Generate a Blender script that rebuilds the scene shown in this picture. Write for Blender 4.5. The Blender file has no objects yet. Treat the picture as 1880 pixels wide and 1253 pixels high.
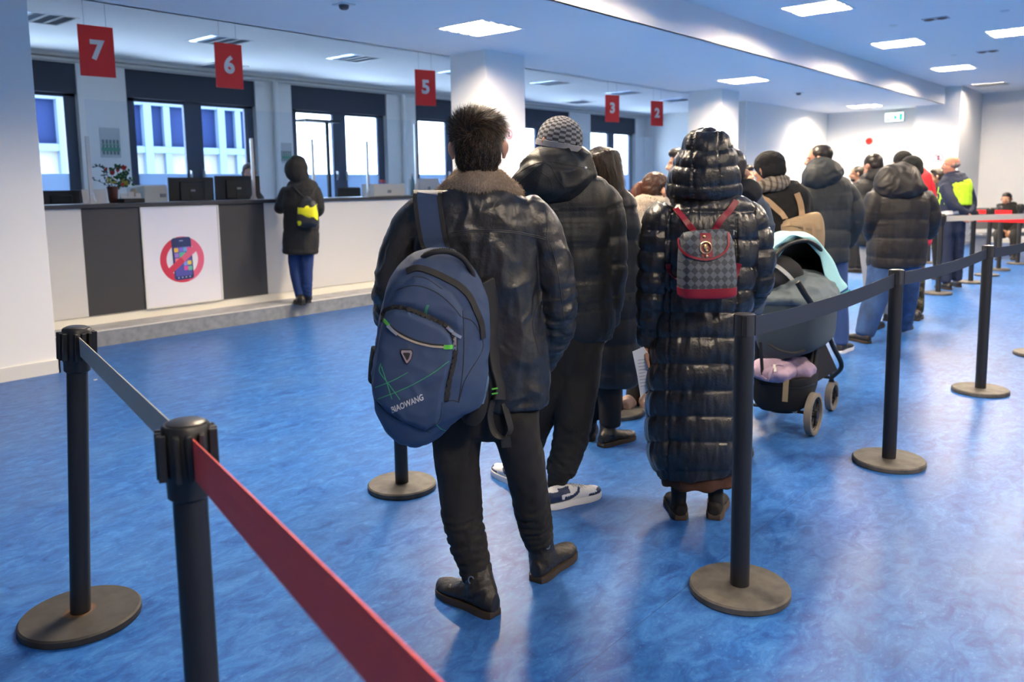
import bpy, bmesh, math, random
import numpy as np
from mathutils import Vector, Matrix
from mathutils.bvhtree import BVHTree

SC = bpy.context.scene
COL = SC.collection
RNG = random.Random(7)

# ------------------------------------------------------------------ camera
CF, CPY, CAMZ = 1488.0, 521.0, 1.45
YAW, PITCH, ROLL = math.radians(40.56), math.radians(6.89), math.radians(-0.888)
FW = np.array([math.cos(YAW)*math.cos(PITCH), math.sin(YAW)*math.cos(PITCH), -math.sin(PITCH)])
_r = np.array([math.sin(YAW), -math.cos(YAW), 0.0]); _u = np.cross(_r, FW)
CR = math.cos(ROLL)*_r + math.sin(ROLL)*_u
CU = -math.sin(ROLL)*_r + math.cos(ROLL)*_u
CC = np.array([0, 0, CAMZ])
FH = np.array([math.cos(YAW), math.sin(YAW), 0.0])   # horizontal "away from viewer"
SH = _r.copy()                                       # horizontal "to the right"
cam_data = bpy.data.cameras.new('camera')
cam = bpy.data.objects.new('camera', cam_data); COL.objects.link(cam)
cam_data.sensor_width = 36.0
cam_data.lens = CF/1880*36
cam_data.shift_y = (CPY-626.5)/1880
cam_data.clip_start = 0.05
cam_data.dof.use_dof = True
cam_data.dof.focus_distance = 3.0
cam_data.dof.aperture_fstop = 3.2
M4 = Matrix(((CR[0], CU[0], -FW[0], 0), (CR[1], CU[1], -FW[1], 0), (CR[2], CU[2], -FW[2], CAMZ), (0, 0, 0, 1)))
cam.matrix_world = M4
SC.camera = cam

# ------------------------------------------------------------------ world, exposure
world = bpy.data.worlds.new('world'); SC.world = world; world.use_nodes = True
_bg = world.node_tree.nodes['Background']
_bg.inputs[0].default_value = (0.62, 0.78, 1.0, 1); _bg.inputs[1].default_value = 5.4
SC.view_settings.view_transform = 'Standard'; SC.view_settings.look = 'None'
SC.view_settings.gamma = 1.0; SC.view_settings.use_curve_mapping = False
SC.view_settings.exposure = 1.5
TUBE_POWER = 400.0
SC.cycles.use_denoising = True
SC.cycles.max_bounces = 7; SC.cycles.diffuse_bounces = 4; SC.cycles.glossy_bounces = 3
SC.cycles.transparent_max_bounces = 12; SC.cycles.transmission_bounces = 4
SC.cycles.sample_clamp_indirect = 6.0; SC.cycles.caustics_reflective = False; SC.cycles.caustics_refractive = False

# ------------------------------------------------------------------ photo-ray helpers
def ray(x, y): return FW + CR*(x-940)/CF - CU*(y-CPY)/CF
def on_z(x, y, z=0.0):
    d = ray(x, y); return CC + d*((z-CAMZ)/d[2])
def on_Y(x, y, Y):
    d = ray(x, y); return CC + d*(Y/d[1])
def on_X(x, y, X):
    d = ray(x, y); return CC + d*(X/d[0])
def on_D(x, y, D):
    d = ray(x, y); return CC + d*(D/(d@FH))
def dist_of(x, y, z=0.0): return float(on_z(x, y, z)@FH)
def proj(p):
    q = np.asarray(p, float)-CC; w = q@FW
    return 940+CF*(q@CR)/w, CPY-CF*(q@CU)/w

# ------------------------------------------------------------------ materials
def lin(c):
    return tuple(((v/255)/12.92 if v/255 <= 0.04045 else ((v/255+0.055)/1.055)**2.4) for v in c)
MATS = {}
def mat(name, col, rough=0.6, metal=0.0, spec=0.5, emit=0.0, bump=None, var=None, sheen=0.0, coat=0.0, aniso=None):
    """col is linear rgb; bump=(scale, strength, detail[, stretch]); var=(scale, amount)"""
    if name in MATS: return MATS[name]
    m = bpy.data.materials.new(name); m.use_nodes = True
    nt = m.node_tree; b = nt.nodes['Principled BSDF']
    b.inputs['Base Color'].default_value = (*col, 1)
    b.inputs['Roughness'].default_value = rough
    b.inputs['Metallic'].default_value = metal
    b.inputs['Specular IOR Level'].default_value = spec
    if sheen: b.inputs['Sheen Weight'].default_value = sheen
    if coat: b.inputs['Coat Weight'].default_value = coat
    if emit:
        b.inputs['Emission Color'].default_value = (*col, 1); b.inputs['Emission Strength'].default_value = emit
    if bump or var:
        tc = nt.nodes.new('ShaderNodeTexCoord')
    if bump:
        mp = nt.nodes.new('ShaderNodeMapping'); st = bump[3] if len(bump) > 3 else (1, 1, 1)
        mp.inputs['Scale'].default_value = st
        nt.links.new(tc.outputs['Object'], mp.inputs[0])
        n = nt.nodes.new('ShaderNodeTexNoise'); n.inputs['Scale'].default_value = bump[0]; n.inputs['Detail'].default_value = bump[2]
        nt.links.new(mp.outputs[0], n.inputs['Vector'])
        bn = nt.nodes.new('ShaderNodeBump'); bn.inputs['Strength'].default_value = bump[1]; bn.inputs['Distance'].default_value = 0.01
        nt.links.new(n.outputs['Fac'], bn.inputs['Height']); nt.links.new(bn.outputs[0], b.inputs['Normal'])
    if var:
        n = nt.nodes.new('ShaderNodeTexNoise'); n.inputs['Scale'].default_value = var[0]; n.inputs['Detail'].default_value = 4
        nt.links.new(tc.outputs['Object'], n.inputs['Vector'])
        r = nt.nodes.new('ShaderNodeValToRGB')
        a = var[1]
        r.color_ramp.elements[0].position = 0.3; r.color_ramp.elements[1].position = 0.7
        r.color_ramp.elements[0].color = (*[max(0, c*(1-a)) for c in col], 1)
        r.color_ramp.elements[1].color = (*[min(1, c*(1+a)) for c in col], 1)
        nt.links.new(n.outputs['Fac'], r.inputs[0]); nt.links.new(r.outputs[0], b.inputs['Base Color'])
    MATS[name] = m
    return m

def glass_mat(name, tint=(0.9, 0.96, 1.0), gloss=0.08):
    if name in MATS: return MATS[name]
    m = bpy.data.materials.new(name); m.use_nodes = True; nt = m.node_tree; nt.nodes.clear()
    o = nt.nodes.new('ShaderNodeOutputMaterial'); mx = nt.nodes.new('ShaderNodeMixShader')
    t = nt.nodes.new('ShaderNodeBsdfTransparent'); t.inputs[0].default_value = (*tint, 1)
    g = nt.nodes.new('ShaderNodeBsdfGlossy'); g.inputs['Roughness'].default_value = 0.03
    fr = nt.nodes.new('ShaderNodeFresnel'); fr.inputs[0].default_value = 1.16
    nt.links.new(fr.outputs[0], mx.inputs[0]); nt.links.new(t.outputs[0], mx.inputs[1]); nt.links.new(g.outputs[0], mx.inputs[2])
    nt.links.new(mx.outputs[0], o.inputs[0]); MATS[name] = m
    return m

# ------------------------------------------------------------------ object helpers
def link_mesh(name, me, m=None, parent=None, smooth=True):
    o = bpy.data.objects.new(name, me); COL.objects.link(o)
    if m is not None:
        if isinstance(m, (list, tuple)):
            for k in m: me.materials.append(k)
        else: me.materials.append(m)
    if smooth:
        me.polygons.foreach_set('use_smooth', [True]*len(me.polygons))
    if parent is not None: o.parent = parent
    return o
def tag(o, label=None, cat=None, group=None, kind=None):
    if label: o['label'] = label
    if cat: o['category'] = cat
    if group: o['group'] = group
    if kind: o['kind'] = kind
    return o
def thing(name, label, cat, loc=(0, 0, 0), rotz=0.0, group=None):
    o = bpy.data.objects.new(name, None); COL.objects.link(o)
    o.empty_display_size = 0.1
    o.location = loc; o.rotation_euler = (0, 0, rotz)
    return tag(o, label, cat, group)
def set_parent(o, p):
    """parent keeping world-space vertices: p must have no rotation"""
    o.parent = p; o.matrix_parent_inverse = Matrix.Translation(p.location).inverted() if p.parent is None else p.matrix_parent_inverse.copy()
def copy_tree(o, parent=None):
    c = o.copy(); COL.objects.link(c)
    if parent is not None: c.parent = parent
    for ch in [x for x in list(o.children)]:
        copy_tree(ch, c)
    return c

class MB:
    """collects shapes into one bmesh"""
    def __init__(s): s.v = []; s.f = []; s.m = []
    def add(s, vs, fs, mi=0):
        n = len(s.v); s.v.extend([tuple(map(float, v)) for v in vs]); s.f.extend([[i+n for i in f] for f in fs]); s.m.extend([mi]*len(fs)); return s
    def box(s, lo, hi, mi=0):
        x0, y0, z0 = lo; x1, y1, z1 = hi
        return s.add([(x0,y0,z0),(x1,y0,z0),(x1,y1,z0),(x0,y1,z0),(x0,y0,z1),(x1,y0,z1),(x1,y1,z1),(x0,y1,z1)],
                     [(0,3,2,1),(4,5,6,7),(0,1,5,4),(1,2,6,5),(2,3,7,6),(3,0,4,7)], mi)
    def obox(s, c, ax, ay, az, mi=0):
        """oriented box: centre and three half-axis vectors"""
        c, ax, ay, az = map(np.asarray, (c, ax, ay, az))
        vs = [c+sx*ax+sy*ay+sz*az for sz in (-1, 1) for sx, sy in ((-1,-1),(1,-1),(1,1),(-1,1))]
        return s.add(vs, [(0,3,2,1),(4,5,6,7),(0,1,5,4),(1,2,6,5),(2,3,7,6),(3,0,4,7)], mi)
    def cyl(s, a, b, r0, r1=None, n=20, mi=0, cap=True):
        a = np.asarray(a, float); b = np.asarray(b, float); r1 = r0 if r1 is None else r1
        t = b-a; t = t/np.linalg.norm(t); h = np.array([0, 0, 1.]) if abs(t[2]) < .9 else np.array([1., 0, 0])
        u = np.cross(h, t); u /= np.linalg.norm(u); w = np.cross(t, u)
        vs = []; fs = []
        for c, r in ((a, r0), (b, r1)):
            for k in range(n):
                an = 2*math.pi*k/n; vs.append(c+r*(math.cos(an)*u+math.sin(an)*w))
        for k in range(n): fs.append((k, (k+1) % n, n+(k+1) % n, n+k))
        if cap: fs.append(tuple(reversed(range(n)))); fs.append(tuple(range(n, 2*n)))
        return s.add(vs, fs, mi)
    def lathe(s, c, prof, n=32, mi=0):
        """profile [(r,z)] about vertical axis at c"""
        vs = []; fs = []
        for r, z in prof:
            for k in range(n):
                an = 2*math.pi*k/n; vs.append((c[0]+r*math.cos(an), c[1]+r*math.sin(an), c[2]+z))
        for j in range(len(prof)-1):
            for k in range(n):
                fs.append((j*n+k, j*n+(k+1) % n, (j+1)*n+(k+1) % n, (j+1)*n+k))
        fs.append(tuple(reversed(range(n)))); fs.append(tuple(range((len(prof)-1)*n, len(prof)*n)))
        return s.add(vs, fs, mi)
    def tube(s, pts, rad, n=8, mi=0, close=False):
        """round tube along a polyline"""
        pts = [np.asarray(p, float) for p in pts]; m = len(pts)
        rads = rad if isinstance(rad, (list, tuple, np.ndarray)) else [rad]*m
        vs = []; fs = []; u = None
        for i, p in enumerate(pts):
            if close: t = pts[(i+1) % m]-pts[i-1]
            else: t = pts[min(i+1, m-1)]-pts[max(i-1, 0)]
            t = t/(np.linalg.norm(t)+1e-12)
            if u is None:
                h = np.array([0, 0, 1.]) if abs(t[2]) < .9 else np.array([1., 0, 0]); u = np.cross(h, t)
            u = u-t*(u@t); u /= (np.linalg.norm(u)+1e-12); w = np.cross(t, u)
            for k in range(n):
                an = 2*math.pi*k/n; vs.append(p+rads[i]*(math.cos(an)*u+math.sin(an)*w))
        for i in range(m if close else m-1):
            j = (i+1) % m
            for k in range(n): fs.append((i*n+k, i*n+(k+1) % n, j*n+(k+1) % n, j*n+k))
        if not close: fs.append(tuple(reversed(range(n)))); fs.append(tuple(range((m-1)*n, m*n)))
        return s.add(vs, fs, mi)
    def ribbon(s, pts, wdir, w, th=0.002, mi=0):
        """flat strap of width w and thickness th along pts; wdir = width direction(s)"""
        pts = [np.asarray(p, float) for p in pts]; m = len(pts); vs = []; fs = []
        ws = w if isinstance(w, (list, tuple)) else [w]*m
        for i, p in enumerate(pts):
            t = pts[min(i+1, m-1)]-pts[max(i-1, 0)]; t = t/(np.linalg.norm(t)+1e-12)
            d = np.asarray(wdir[i] if isinstance(wdir, list) else wdir, float); d = d-t*(d@t); d /= (np.linalg.norm(d)+1e-12)
            nn = np.cross(t, d)
            for a, b in ((-1, -1), (1, -1), (1, 1), (-1, 1)): vs.append(p+d*a*ws[i]/2+nn*b*th/2)
        for i in range(m-1):
            for k in range(4): fs.append((i*4+k, i*4+(k+1) % 4, i*4+4+(k+1) % 4, i*4+4+k))
        fs.append((3, 2, 1, 0)); fs.append(tuple(range((m-1)*4, m*4)))
        return s.add(vs, fs, mi)
    def prism(s, poly, a, nrm, th, U, V, mi=0):
        """polygon [(u,v)] in plane at a spanned by U,V, extruded th along nrm"""
        a, nrm, U, V = map(lambda q: np.asarray(q, float), (a, nrm, U, V)); n = len(poly)
        vs = [a+U*p[0]+V*p[1] for p in poly]+[a+U*p[0]+V*p[1]+nrm*th for p in poly]
        fs = [tuple(range(n)), tuple(reversed(range(n, 2*n)))]+[(k, k+n, (k+1) % n+n, (k+1) % n) for k in range(n)]
        return s.add(vs, fs, mi)
    def mesh(s, name):
        me = bpy.data.meshes.new(name); me.from_pydata(s.v, [], s.f)
        me.polygons.foreach_set('material_index', s.m); me.update()
        bm = bmesh.new(); bm.from_mesh(me); bmesh.ops.recalc_face_normals(bm, faces=bm.faces); bm.to_mesh(me); bm.free()
        return me
    def build(s, name, m, parent=None, smooth=False, bevel=0.0, seg=2):
        o = link_mesh(name, s.mesh(name), m, parent, smooth)
        if bevel:
            b = o.modifiers.new('bevel', 'BEVEL'); b.width = bevel; b.segments = seg; b.limit_method = 'ANGLE'; b.angle_limit = math.radians(35)
        if smooth or bevel:
            auto_smooth(o.data)
        return o
def auto_smooth(me, ang=40):
    """smooth faces, sharp edges over the angle"""
    bm = bmesh.new(); bm.from_mesh(me); c = math.radians(ang)
    for f in bm.faces: f.smooth = True
    for e in bm.edges:
        if len(e.link_faces) == 2 and e.calc_face_angle(0) > c: e.smooth = False
    bm.to_mesh(me); bm.free()

def text_geo(txt, size, bold=0.0, ext=0.0):
    """text as (verts Nx3, faces) centred on the origin in XY"""
    cu = bpy.data.curves.new('lettering', 'FONT'); cu.body = txt; cu.size = size; cu.offset = bold; cu.extrude = ext
    cu.align_x = 'CENTER'; cu.align_y = 'CENTER'; cu.resolution_u = 4
    ob = bpy.data.objects.new('lettering', cu); COL.objects.link(ob)
    dg = bpy.context.evaluated_depsgraph_get(); me = bpy.data.meshes.new_from_object(ob.evaluated_get(dg))
    v = np.array([tuple(q.co) for q in me.vertices]); f = [tuple(p.vertices) for p in me.polygons]
    bpy.data.objects.remove(ob); bpy.data.curves.remove(cu); bpy.data.meshes.remove(me)
    return v, f
# ================================================================== THE ROOM
def struct(name, mb, m, smooth=False, bevel=0.0):
    o = mb.build(name, m, None, smooth, bevel); o['kind'] = 'structure'; return o
W_WALL = mat('wall_paint', (0.84, 0.84, 0.82), 0.75, bump=(260, 0.12, 3))
W_CEIL = mat('ceiling_paint', (0.86, 0.86, 0.86), 0.85)
W_TRIM = mat('trim_white', (0.74, 0.73, 0.68), 0.5)
def floor_material():
    m = bpy.data.materials.new('blue_linoleum'); m.use_nodes = True; nt = m.node_tree; b = nt.nodes['Principled BSDF']
    N = nt.nodes.new; L = nt.links.new
    tc = N('ShaderNodeTexCoord')
    mp = N('ShaderNodeMapping'); mp.inputs['Scale'].default_value = (1.0, 1.7, 1); mp.inputs['Rotation'].default_value = (0, 0, 0.0)
    L(tc.outputs['Object'], mp.inputs[0])
    n1 = N('ShaderNodeTexNoise'); n1.inputs['Scale'].default_value = 9; n1.inputs['Detail'].default_value = 9; n1.inputs['Roughness'].default_value = 0.68; n1.inputs['Distortion'].default_value = 0.9
    L(mp.outputs[0], n1.inputs['Vector'])
    r1 = N('ShaderNodeValToRGB'); cr = r1.color_ramp
    cr.elements[0].position = 0.30; cr.elements[0].color = (0.008, 0.044, 0.20, 1)
    cr.elements[1].position = 0.72; cr.elements[1].color = (0.055, 0.20, 0.51, 1)
    e = cr.elements.new(0.5); e.color = (0.022, 0.108, 0.36, 1)
    L(n1.outputs['Fac'], r1.inputs[0])
    # large clouds
    n2 = N('ShaderNodeTexNoise'); n2.inputs['Scale'].default_value = 1.6; n2.inputs['Detail'].default_value = 3
    L(mp.outputs[0], n2.inputs['Vector'])
    mx = N('ShaderNodeMix'); mx.data_type = 'RGBA'; mx.blend_type = 'MIX'
    r2 = N('ShaderNodeMapRange'); r2.inputs[1].default_value = 0.42; r2.inputs[2].default_value = 0.75; r2.inputs[3].default_value = 0.0; r2.inputs[4].default_value = 0.45
    L(n2.outputs['Fac'], r2.inputs[0]); L(r2.outputs[0], mx.inputs[0]); L(r1.outputs[0], mx.inputs[6]); mx.inputs[7].default_value = (0.052, 0.14, 0.34, 1)
    # fine dark and pale mottling
    n3 = N('ShaderNodeTexNoise'); n3.inputs['Scale'].default_value = 48; n3.inputs['Detail'].default_value = 8; n3.inputs['Roughness'].default_value = 0.7; n3.inputs['Distortion'].default_value = 0.4
    L(mp.outputs[0], n3.inputs['Vector'])
    mr = N('ShaderNodeMapRange'); mr.inputs[1].default_value = 0.46; mr.inputs[2].default_value = 0.30; mr.inputs[3].default_value = 0.0; mr.inputs[4].default_value = 0.75
    L(n3.outputs['Fac'], mr.inputs[0])
    m1 = N('ShaderNodeMix'); m1.data_type = 'RGBA'; L(mr.outputs[0], m1.inputs[0]); L(mx.outputs[2], m1.inputs[6]); m1.inputs[7].default_value = (0.03, 0.07, 0.22, 1)
    mw = N('ShaderNodeMapRange'); mw.inputs[1].default_value = 0.58; mw.inputs[2].default_value = 0.78; mw.inputs[3].default_value = 0.0; mw.inputs[4].default_value = 0.55
    L(n3.outputs['Fac'], mw.inputs[0])
    m2 = N('ShaderNodeMix'); m2.data_type = 'RGBA'; L(mw.outputs[0], m2.inputs[0]); L(m1.outputs[2], m2.inputs[6]); m2.inputs[7].default_value = (0.24, 0.38, 0.62, 1)
    # sheet seams (every 2 m)
    sp = N('ShaderNodeSeparateXYZ'); L(tc.outputs['Object'], sp.inputs[0])
    ad = N('ShaderNodeMath'); ad.operation = 'ADD'; ad.inputs[1].default_value = 0.66; L(sp.outputs[1], ad.inputs[0])
    md = N('ShaderNodeMath'); md.operation = 'PINGPONG'; md.inputs[1].default_value = 1.0; L(ad.outputs[0], md.inputs[0])
    lt = N('ShaderNodeMath'); lt.operation = 'LESS_THAN'; lt.inputs[1].default_value = 0.0018; L(md.outputs[0], lt.inputs[0])
    ml = N('ShaderNodeMath'); ml.operation = 'MULTIPLY'; ml.inputs[1].default_value = 0.6; L(lt.outputs[0], ml.inputs[0])
    m3 = N('ShaderNodeMix'); m3.data_type = 'RGBA'; L(ml.outputs[0], m3.inputs[0]); L(m2.outputs[2], m3.inputs[6]); m3.inputs[7].default_value = (0.02, 0.04, 0.12, 1)
    L(m3.outputs[2], b.inputs['Base Color'])
    b.inputs['Roughness'].default_value = 0.36
    b.inputs['Specular IOR Level'].default_value = 0.20
    bp = N('ShaderNodeBump'); bp.inputs['Strength'].default_value = 0.04; bp.inputs['Distance'].default_value = 0.01
    L(n3.outputs['Fac'], bp.inputs['Height']); L(bp.outputs[0], b.inputs['Normal'])
    return m
struct('floor', MB().box((-5, -5, -0.1), (24, 12.6, 0)), floor_material())

# ---- ceilings with openings for the recessed fixtures
LZ0, LZA, LZB = 3.0, 3.4, 3.35
L_MAIN = [(6.09, 5.58), (11.98, 5.52), (18.05, 5.6)]
L_COUNTER = [(3.72, 10.1), (5.86, 10.0), (8.03, 9.95), (10.3, 9.9), (12.62, 9.75), (15.16, 9.7), (17.4, 9.7), (1.5, 10.0)]
L_RIGHT = [(2.9, 3.4), (6.05, 3.42), (9.26, 3.42), (12.45, 3.44), (15.87, 3.48), (19.15, 3.5),
           (9.3, 0.55), (12.6, 2.05), (5.2, -0.9), (0.6, -1.3), (3.2, -2.6)]  # entries at negative y: unseen lamps, added as fill for the near figures
def ceiling_with_holes(name, x0, y0, x1, y1, z, holes, s=0.30):
    xs = sorted({x0, x1} | {v for h in holes for v in (h[0]-s, h[0]+s)}); ys = sorted({y0, y1} | {v for h in holes for v in (h[1]-s, h[1]+s)})
    vs = [(x, y, z) for y in ys for x in xs]; nx = len(xs); fs = []
    for j in range(len(ys)-1):
        for i in range(nx-1):
            cx, cy = (xs[i]+xs[i+1])/2, (ys[j]+ys[j+1])/2
            if any(abs(cx-h[0]) < s and abs(cy-h[1]) < s for h in holes): continue
            fs.append((j*nx+i, j*nx+i+1, (j+1)*nx+i+1, (j+1)*nx+i))
    mb = MB().add(vs, fs); o = mb.build(name, W_CEIL); o['kind'] = 'structure'
    return o
ceiling_with_holes('ceiling', -5, 4.3, 19.6, 7.05, LZ0, L_MAIN).name = 'ceiling_main'
ceiling_with_holes('ceiling_counter', -5, 7.05, 21.2, 12.5, LZA, L_COUNTER)
ceiling_with_holes('ceiling_right', -5, -5, 24, 4.3, LZB, L_RIGHT)
struct('ceiling_beam_side', MB().box((-5, 4.3, 3.0), (19.6, 4.34, 3.5)).box((-5, 7.01, 3.0), (19.6, 7.05, 3.5)), W_CEIL)
struct('ceiling_slab', MB().box((-5.1, -5.1, 3.6), (24.1, 12.6, 3.7)), W_CEIL)

# ---- walls
YW = 12.5
struct('wall_left', MB().box((-5.1, -5, 0), (-5, 12.5, 3.6)), W_WALL)
struct('wall_near', MB().box((-5, -5.1, 0), (24, -5, 3.6)), W_WALL)
struct('wall_far', MB().box((21.1, -5, 0), (21.3, 4.0, 3.6)), W_WALL)
struct('wall_pillar', MB().box((19.0, 4.0, 0), (21.3, 4.86, 3.6)), W_WALL)
struct('wall_door_side', MB().box((19.4, 4.86, 0), (19.6, 7.1, 3.6)), W_WALL)
struct('wall_divider', MB().box((15.0, 6.85, 0), (19.6, 7.1, 3.6)), W_WALL)
struct('wall_office', MB().box((20.6, 7.1, 0), (20.8, 12.5, 3.6)).box((19.6, 7.0, 0), (20.8, 7.1, 3.6)), W_WALL)
struct('wall_column_left', MB().box((1.66, 7.0, 0), (2.5, 7.6, 3.6)), W_WALL, bevel=0.006)
struct('wall_column_middle', MB().box((7.05, 6.38, 0), (7.75, 6.95, 3.4)), W_WALL, bevel=0.006)
struct('wall_column_right', MB().box((12.75, 6.25, 0), (13.4, 6.88, 3.4)), W_WALL, bevel=0.006)
sk = MB()
sk.box((1.64, 6.985, 0), (2.515, 7.0, 0.11)); sk.box((2.5, 6.985, 0), (2.515, 7.6, 0.11))
struct('baseboard_column_left', sk, W_TRIM)
struct('baseboard_far', MB().box((21.085, -5, 0), (21.1, 4.0, 0.08)).box((18.985, 3.985, 0), (19.0, 4.86, 0.08)).box((18.985, 3.985, 0), (21.1, 4.0, 0.08)).box((19.385, 4.86, 0), (19.4, 6.85, 0.08)).box((15, 6.835, 0), (19.4, 6.85, 0.08)), W_TRIM)

# window wall: piers, spandrel below sills, lintel
WINS = [(2.82, 5.03), (5.73, 7.93), (8.65, 10.86), (11.64, 13.86), (14.72, 16.96), (17.89, 20.12)]
SILL, HEAD = 1.06, 3.29
ww = MB(); xs = [-5]+[v for w in WINS for v in w]+[20.8]
for i in range(0, len(xs), 2): ww.box((xs[i], YW, 0), (xs[i+1], YW+0.3, 3.6))
for a, b in WINS: ww.box((a, YW, 0), (b, YW+0.3, SILL)); ww.box((a, YW, HEAD), (b, YW+0.3, 3.6))
struct('wall_windows', ww, W_WALL)
struct('trim_cornice', MB().box((-5, YW-0.08, 3.30), (20.6, YW, 3.345)).box((-5, YW-0.13, 3.355), (20.6, YW, 3.40)), W_TRIM)
W_FRAME = mat('window_frame_grey', (0.045, 0.06, 0.10), 0.45)
W_BLIND = mat('blind_box_dark', (0.030, 0.038, 0.062), 0.6)
W_HANDLE = mat('brushed_steel', (0.55, 0.55, 0.55), 0.35, 1.0)
W_GLASS = glass_mat('window_glass', (0.93, 0.97, 1.0))
m = bpy.data.materials.new('frosted_film'); m.use_nodes = True; nt = m.node_tree; nt.nodes.clear()
_o = nt.nodes.new('ShaderNodeOutputMaterial'); _t = nt.nodes.new('ShaderNodeBsdfTranslucent'); _t.inputs[0].default_value = (0.30, 0.36, 0.45, 1)
_d = nt.nodes.new('ShaderNodeBsdfDiffuse'); _d.inputs[0].default_value = (0.3, 0.36, 0.45, 1); _m = nt.nodes.new('ShaderNodeMixShader'); _m.inputs[0].default_value = 0.3
nt.links.new(_t.outputs[0], _m.inputs[1]); nt.links.new(_d.outputs[0], _m.inputs[2]); nt.links.new(_m.outputs[0], _o.inputs[0])
W_FROST = m
for wi, (a, b) in enumerate(WINS):
    t = thing('window_%d' % (wi+1), None, None, (a, YW, SILL)); t['kind'] = 'structure'
    w = b-a; h = HEAD-SILL; y0, y1 = 0.10, 0.17
    fr = MB()
    fr.box((0, y0, 0), (0.16, y1, h)); fr.box((w-0.16, y0, 0), (w, y1, h)); fr.box((w/2-0.15, y0-0.01, 0), (w/2+0.15, y1, h))
    fr.box((0, y0, 0), (w, y1, 0.10)); fr.box((0, y0, h-0.47), (w, y1, h-0.02))
    fr.build('window_frame', W_FRAME, t, bevel=0.01)
    MB().box((0.0, 0.03, h-0.42), (w, 0.10, h)).build('blind_box', W_BLIND, t)
    for p0, p1 in ((0.16, w/2-0.15), (w/2+0.15, w-0.16)):
        MB().box((p0, 0.12, 0.10), (p1, 0.126, h-0.47)).build('pane', W_GLASS, t)
        MB().box((p0, 0.108, 0.10), (p1, 0.112, 0.66)).build('frosted_film', W_FROST, t)
    for sx in (w/2-0.11, w/2+0.11):
        MB().box((sx-0.014, 0.06, 0.55), (sx+0.014, 0.09, 0.72)).box((sx-0.01, 0.03, 0.69), (sx+0.01, 0.06, 0.71)).box((sx-0.012, 0.03, 0.60), (sx+0.012, 0.045, 0.71)).build('window_handle', W_HANDLE, t)
    MB().box((-0.03, -0.2, -0.04), (w+0.03, 0.1, 0)).build('window_sill', W_TRIM, t)
# round conduits on the piers
for xx in (8.28, 11.25): struct('trim_pipe', MB().cyl((xx, YW-0.07, 0), (xx, YW-0.07, 3.3), 0.05), W_WALL, True)

# ---- building across the street (seen through the left windows)
O_WHITE = mat('facade_frame_white', (0.085, 0.12, 0.18), 0.6)
O_DARK = mat('facade_glass_blue', (0.008, 0.016, 0.055), 0.6, spec=0.1)
O_BASE = mat('facade_panel_cream', (0.18, 0.17, 0.14), 0.7)
O_WALL = mat('facade_wall', (0.12, 0.16, 0.24), 0.8)
bl = thing('facade_building', 'pale building with white window frames and dark glass seen through the windows above the counter', 'building', (0, 17.5, -0.2))
MB().box((4.4, 0.25, 0), (12.4, 0.7, 3.9)).build('wall', O_WALL, bl)
for k in range(3, 7):
    x0 = -0.31+k*1.735
    f = MB()
    f.box((x0, 0, 0), (x0+0.17, 0.25, 3.9)); f.box((x0+0.46, 0.04, 0), (x0+0.60, 0.25, 3.9))
    for z0 in (2.48, 3.50): f.box((x0+0.1, 0.02, z0), (x0+1.80, 0.25, z0+0.14))
    fo = f.build('window_frame', O_WHITE, bl)
    MB().box((x0+0.17, 0.15, 2.5), (x0+1.74, 0.2, 3.6)).build('pane', O_DARK, fo)
    MB().box((x0+0.17, 0.15, 0.0), (x0+1.74, 0.2, 2.5)).build('panel', O_BASE, fo)

# ---- raised step in front of the counter
STEP_M = mat('step_edge_grey_wood', (0.22, 0.235, 0.26), 0.55, var=(14, 0.22))
struct('floor_platform', MB().box((-5, 7.86, 0), (15, 12.5, 0.15)), mat('platform_vinyl', (0.40, 0.41, 0.43), 0.5, var=(8, 0.2)), bevel=0.004)
struct('trim_step_riser', MB().box((-5, 7.848, 0), (15, 7.86, 0.145)), STEP_M)
struct('trim_step_nosing', MB().box((-5, 7.842, 0.145), (15, 7.875, 0.153)), W_TRIM)

# ---- ceiling lights: recess box, four tubes, reflector, louvre
F_TUBE = mat('tube_glow', (1.0, 0.80, 0.57), 0.4, emit=TUBE_POWER)
F_TUBE_SKY = mat('tube_glow_sky', (0.45, 0.66, 1.0), 0.4, emit=TUBE_POWER*0.10)  # dim blue emission stands in for daylight on tubes taken as unlit
F_TUBE_WASH = mat('tube_glow_wash', (1.0, 0.84, 0.66), 0.4, emit=TUBE_POWER*0.9)  # output set to wash the divider wall
F_TUBE_DIM = mat('tube_glow_weak', (1.0, 0.84, 0.66), 0.4, emit=TUBE_POWER*0.45)  # output lowered to keep the end wall from burning out
F_METAL = mat('fixture_reflector', (0.75, 0.77, 0.80), 0.25, 0.9)
F_LOUV = mat('fixture_louvre', (0.20, 0.22, 0.25), 0.5)
F_WHITE = mat('fixture_white', (0.8, 0.8, 0.8), 0.4)
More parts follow.
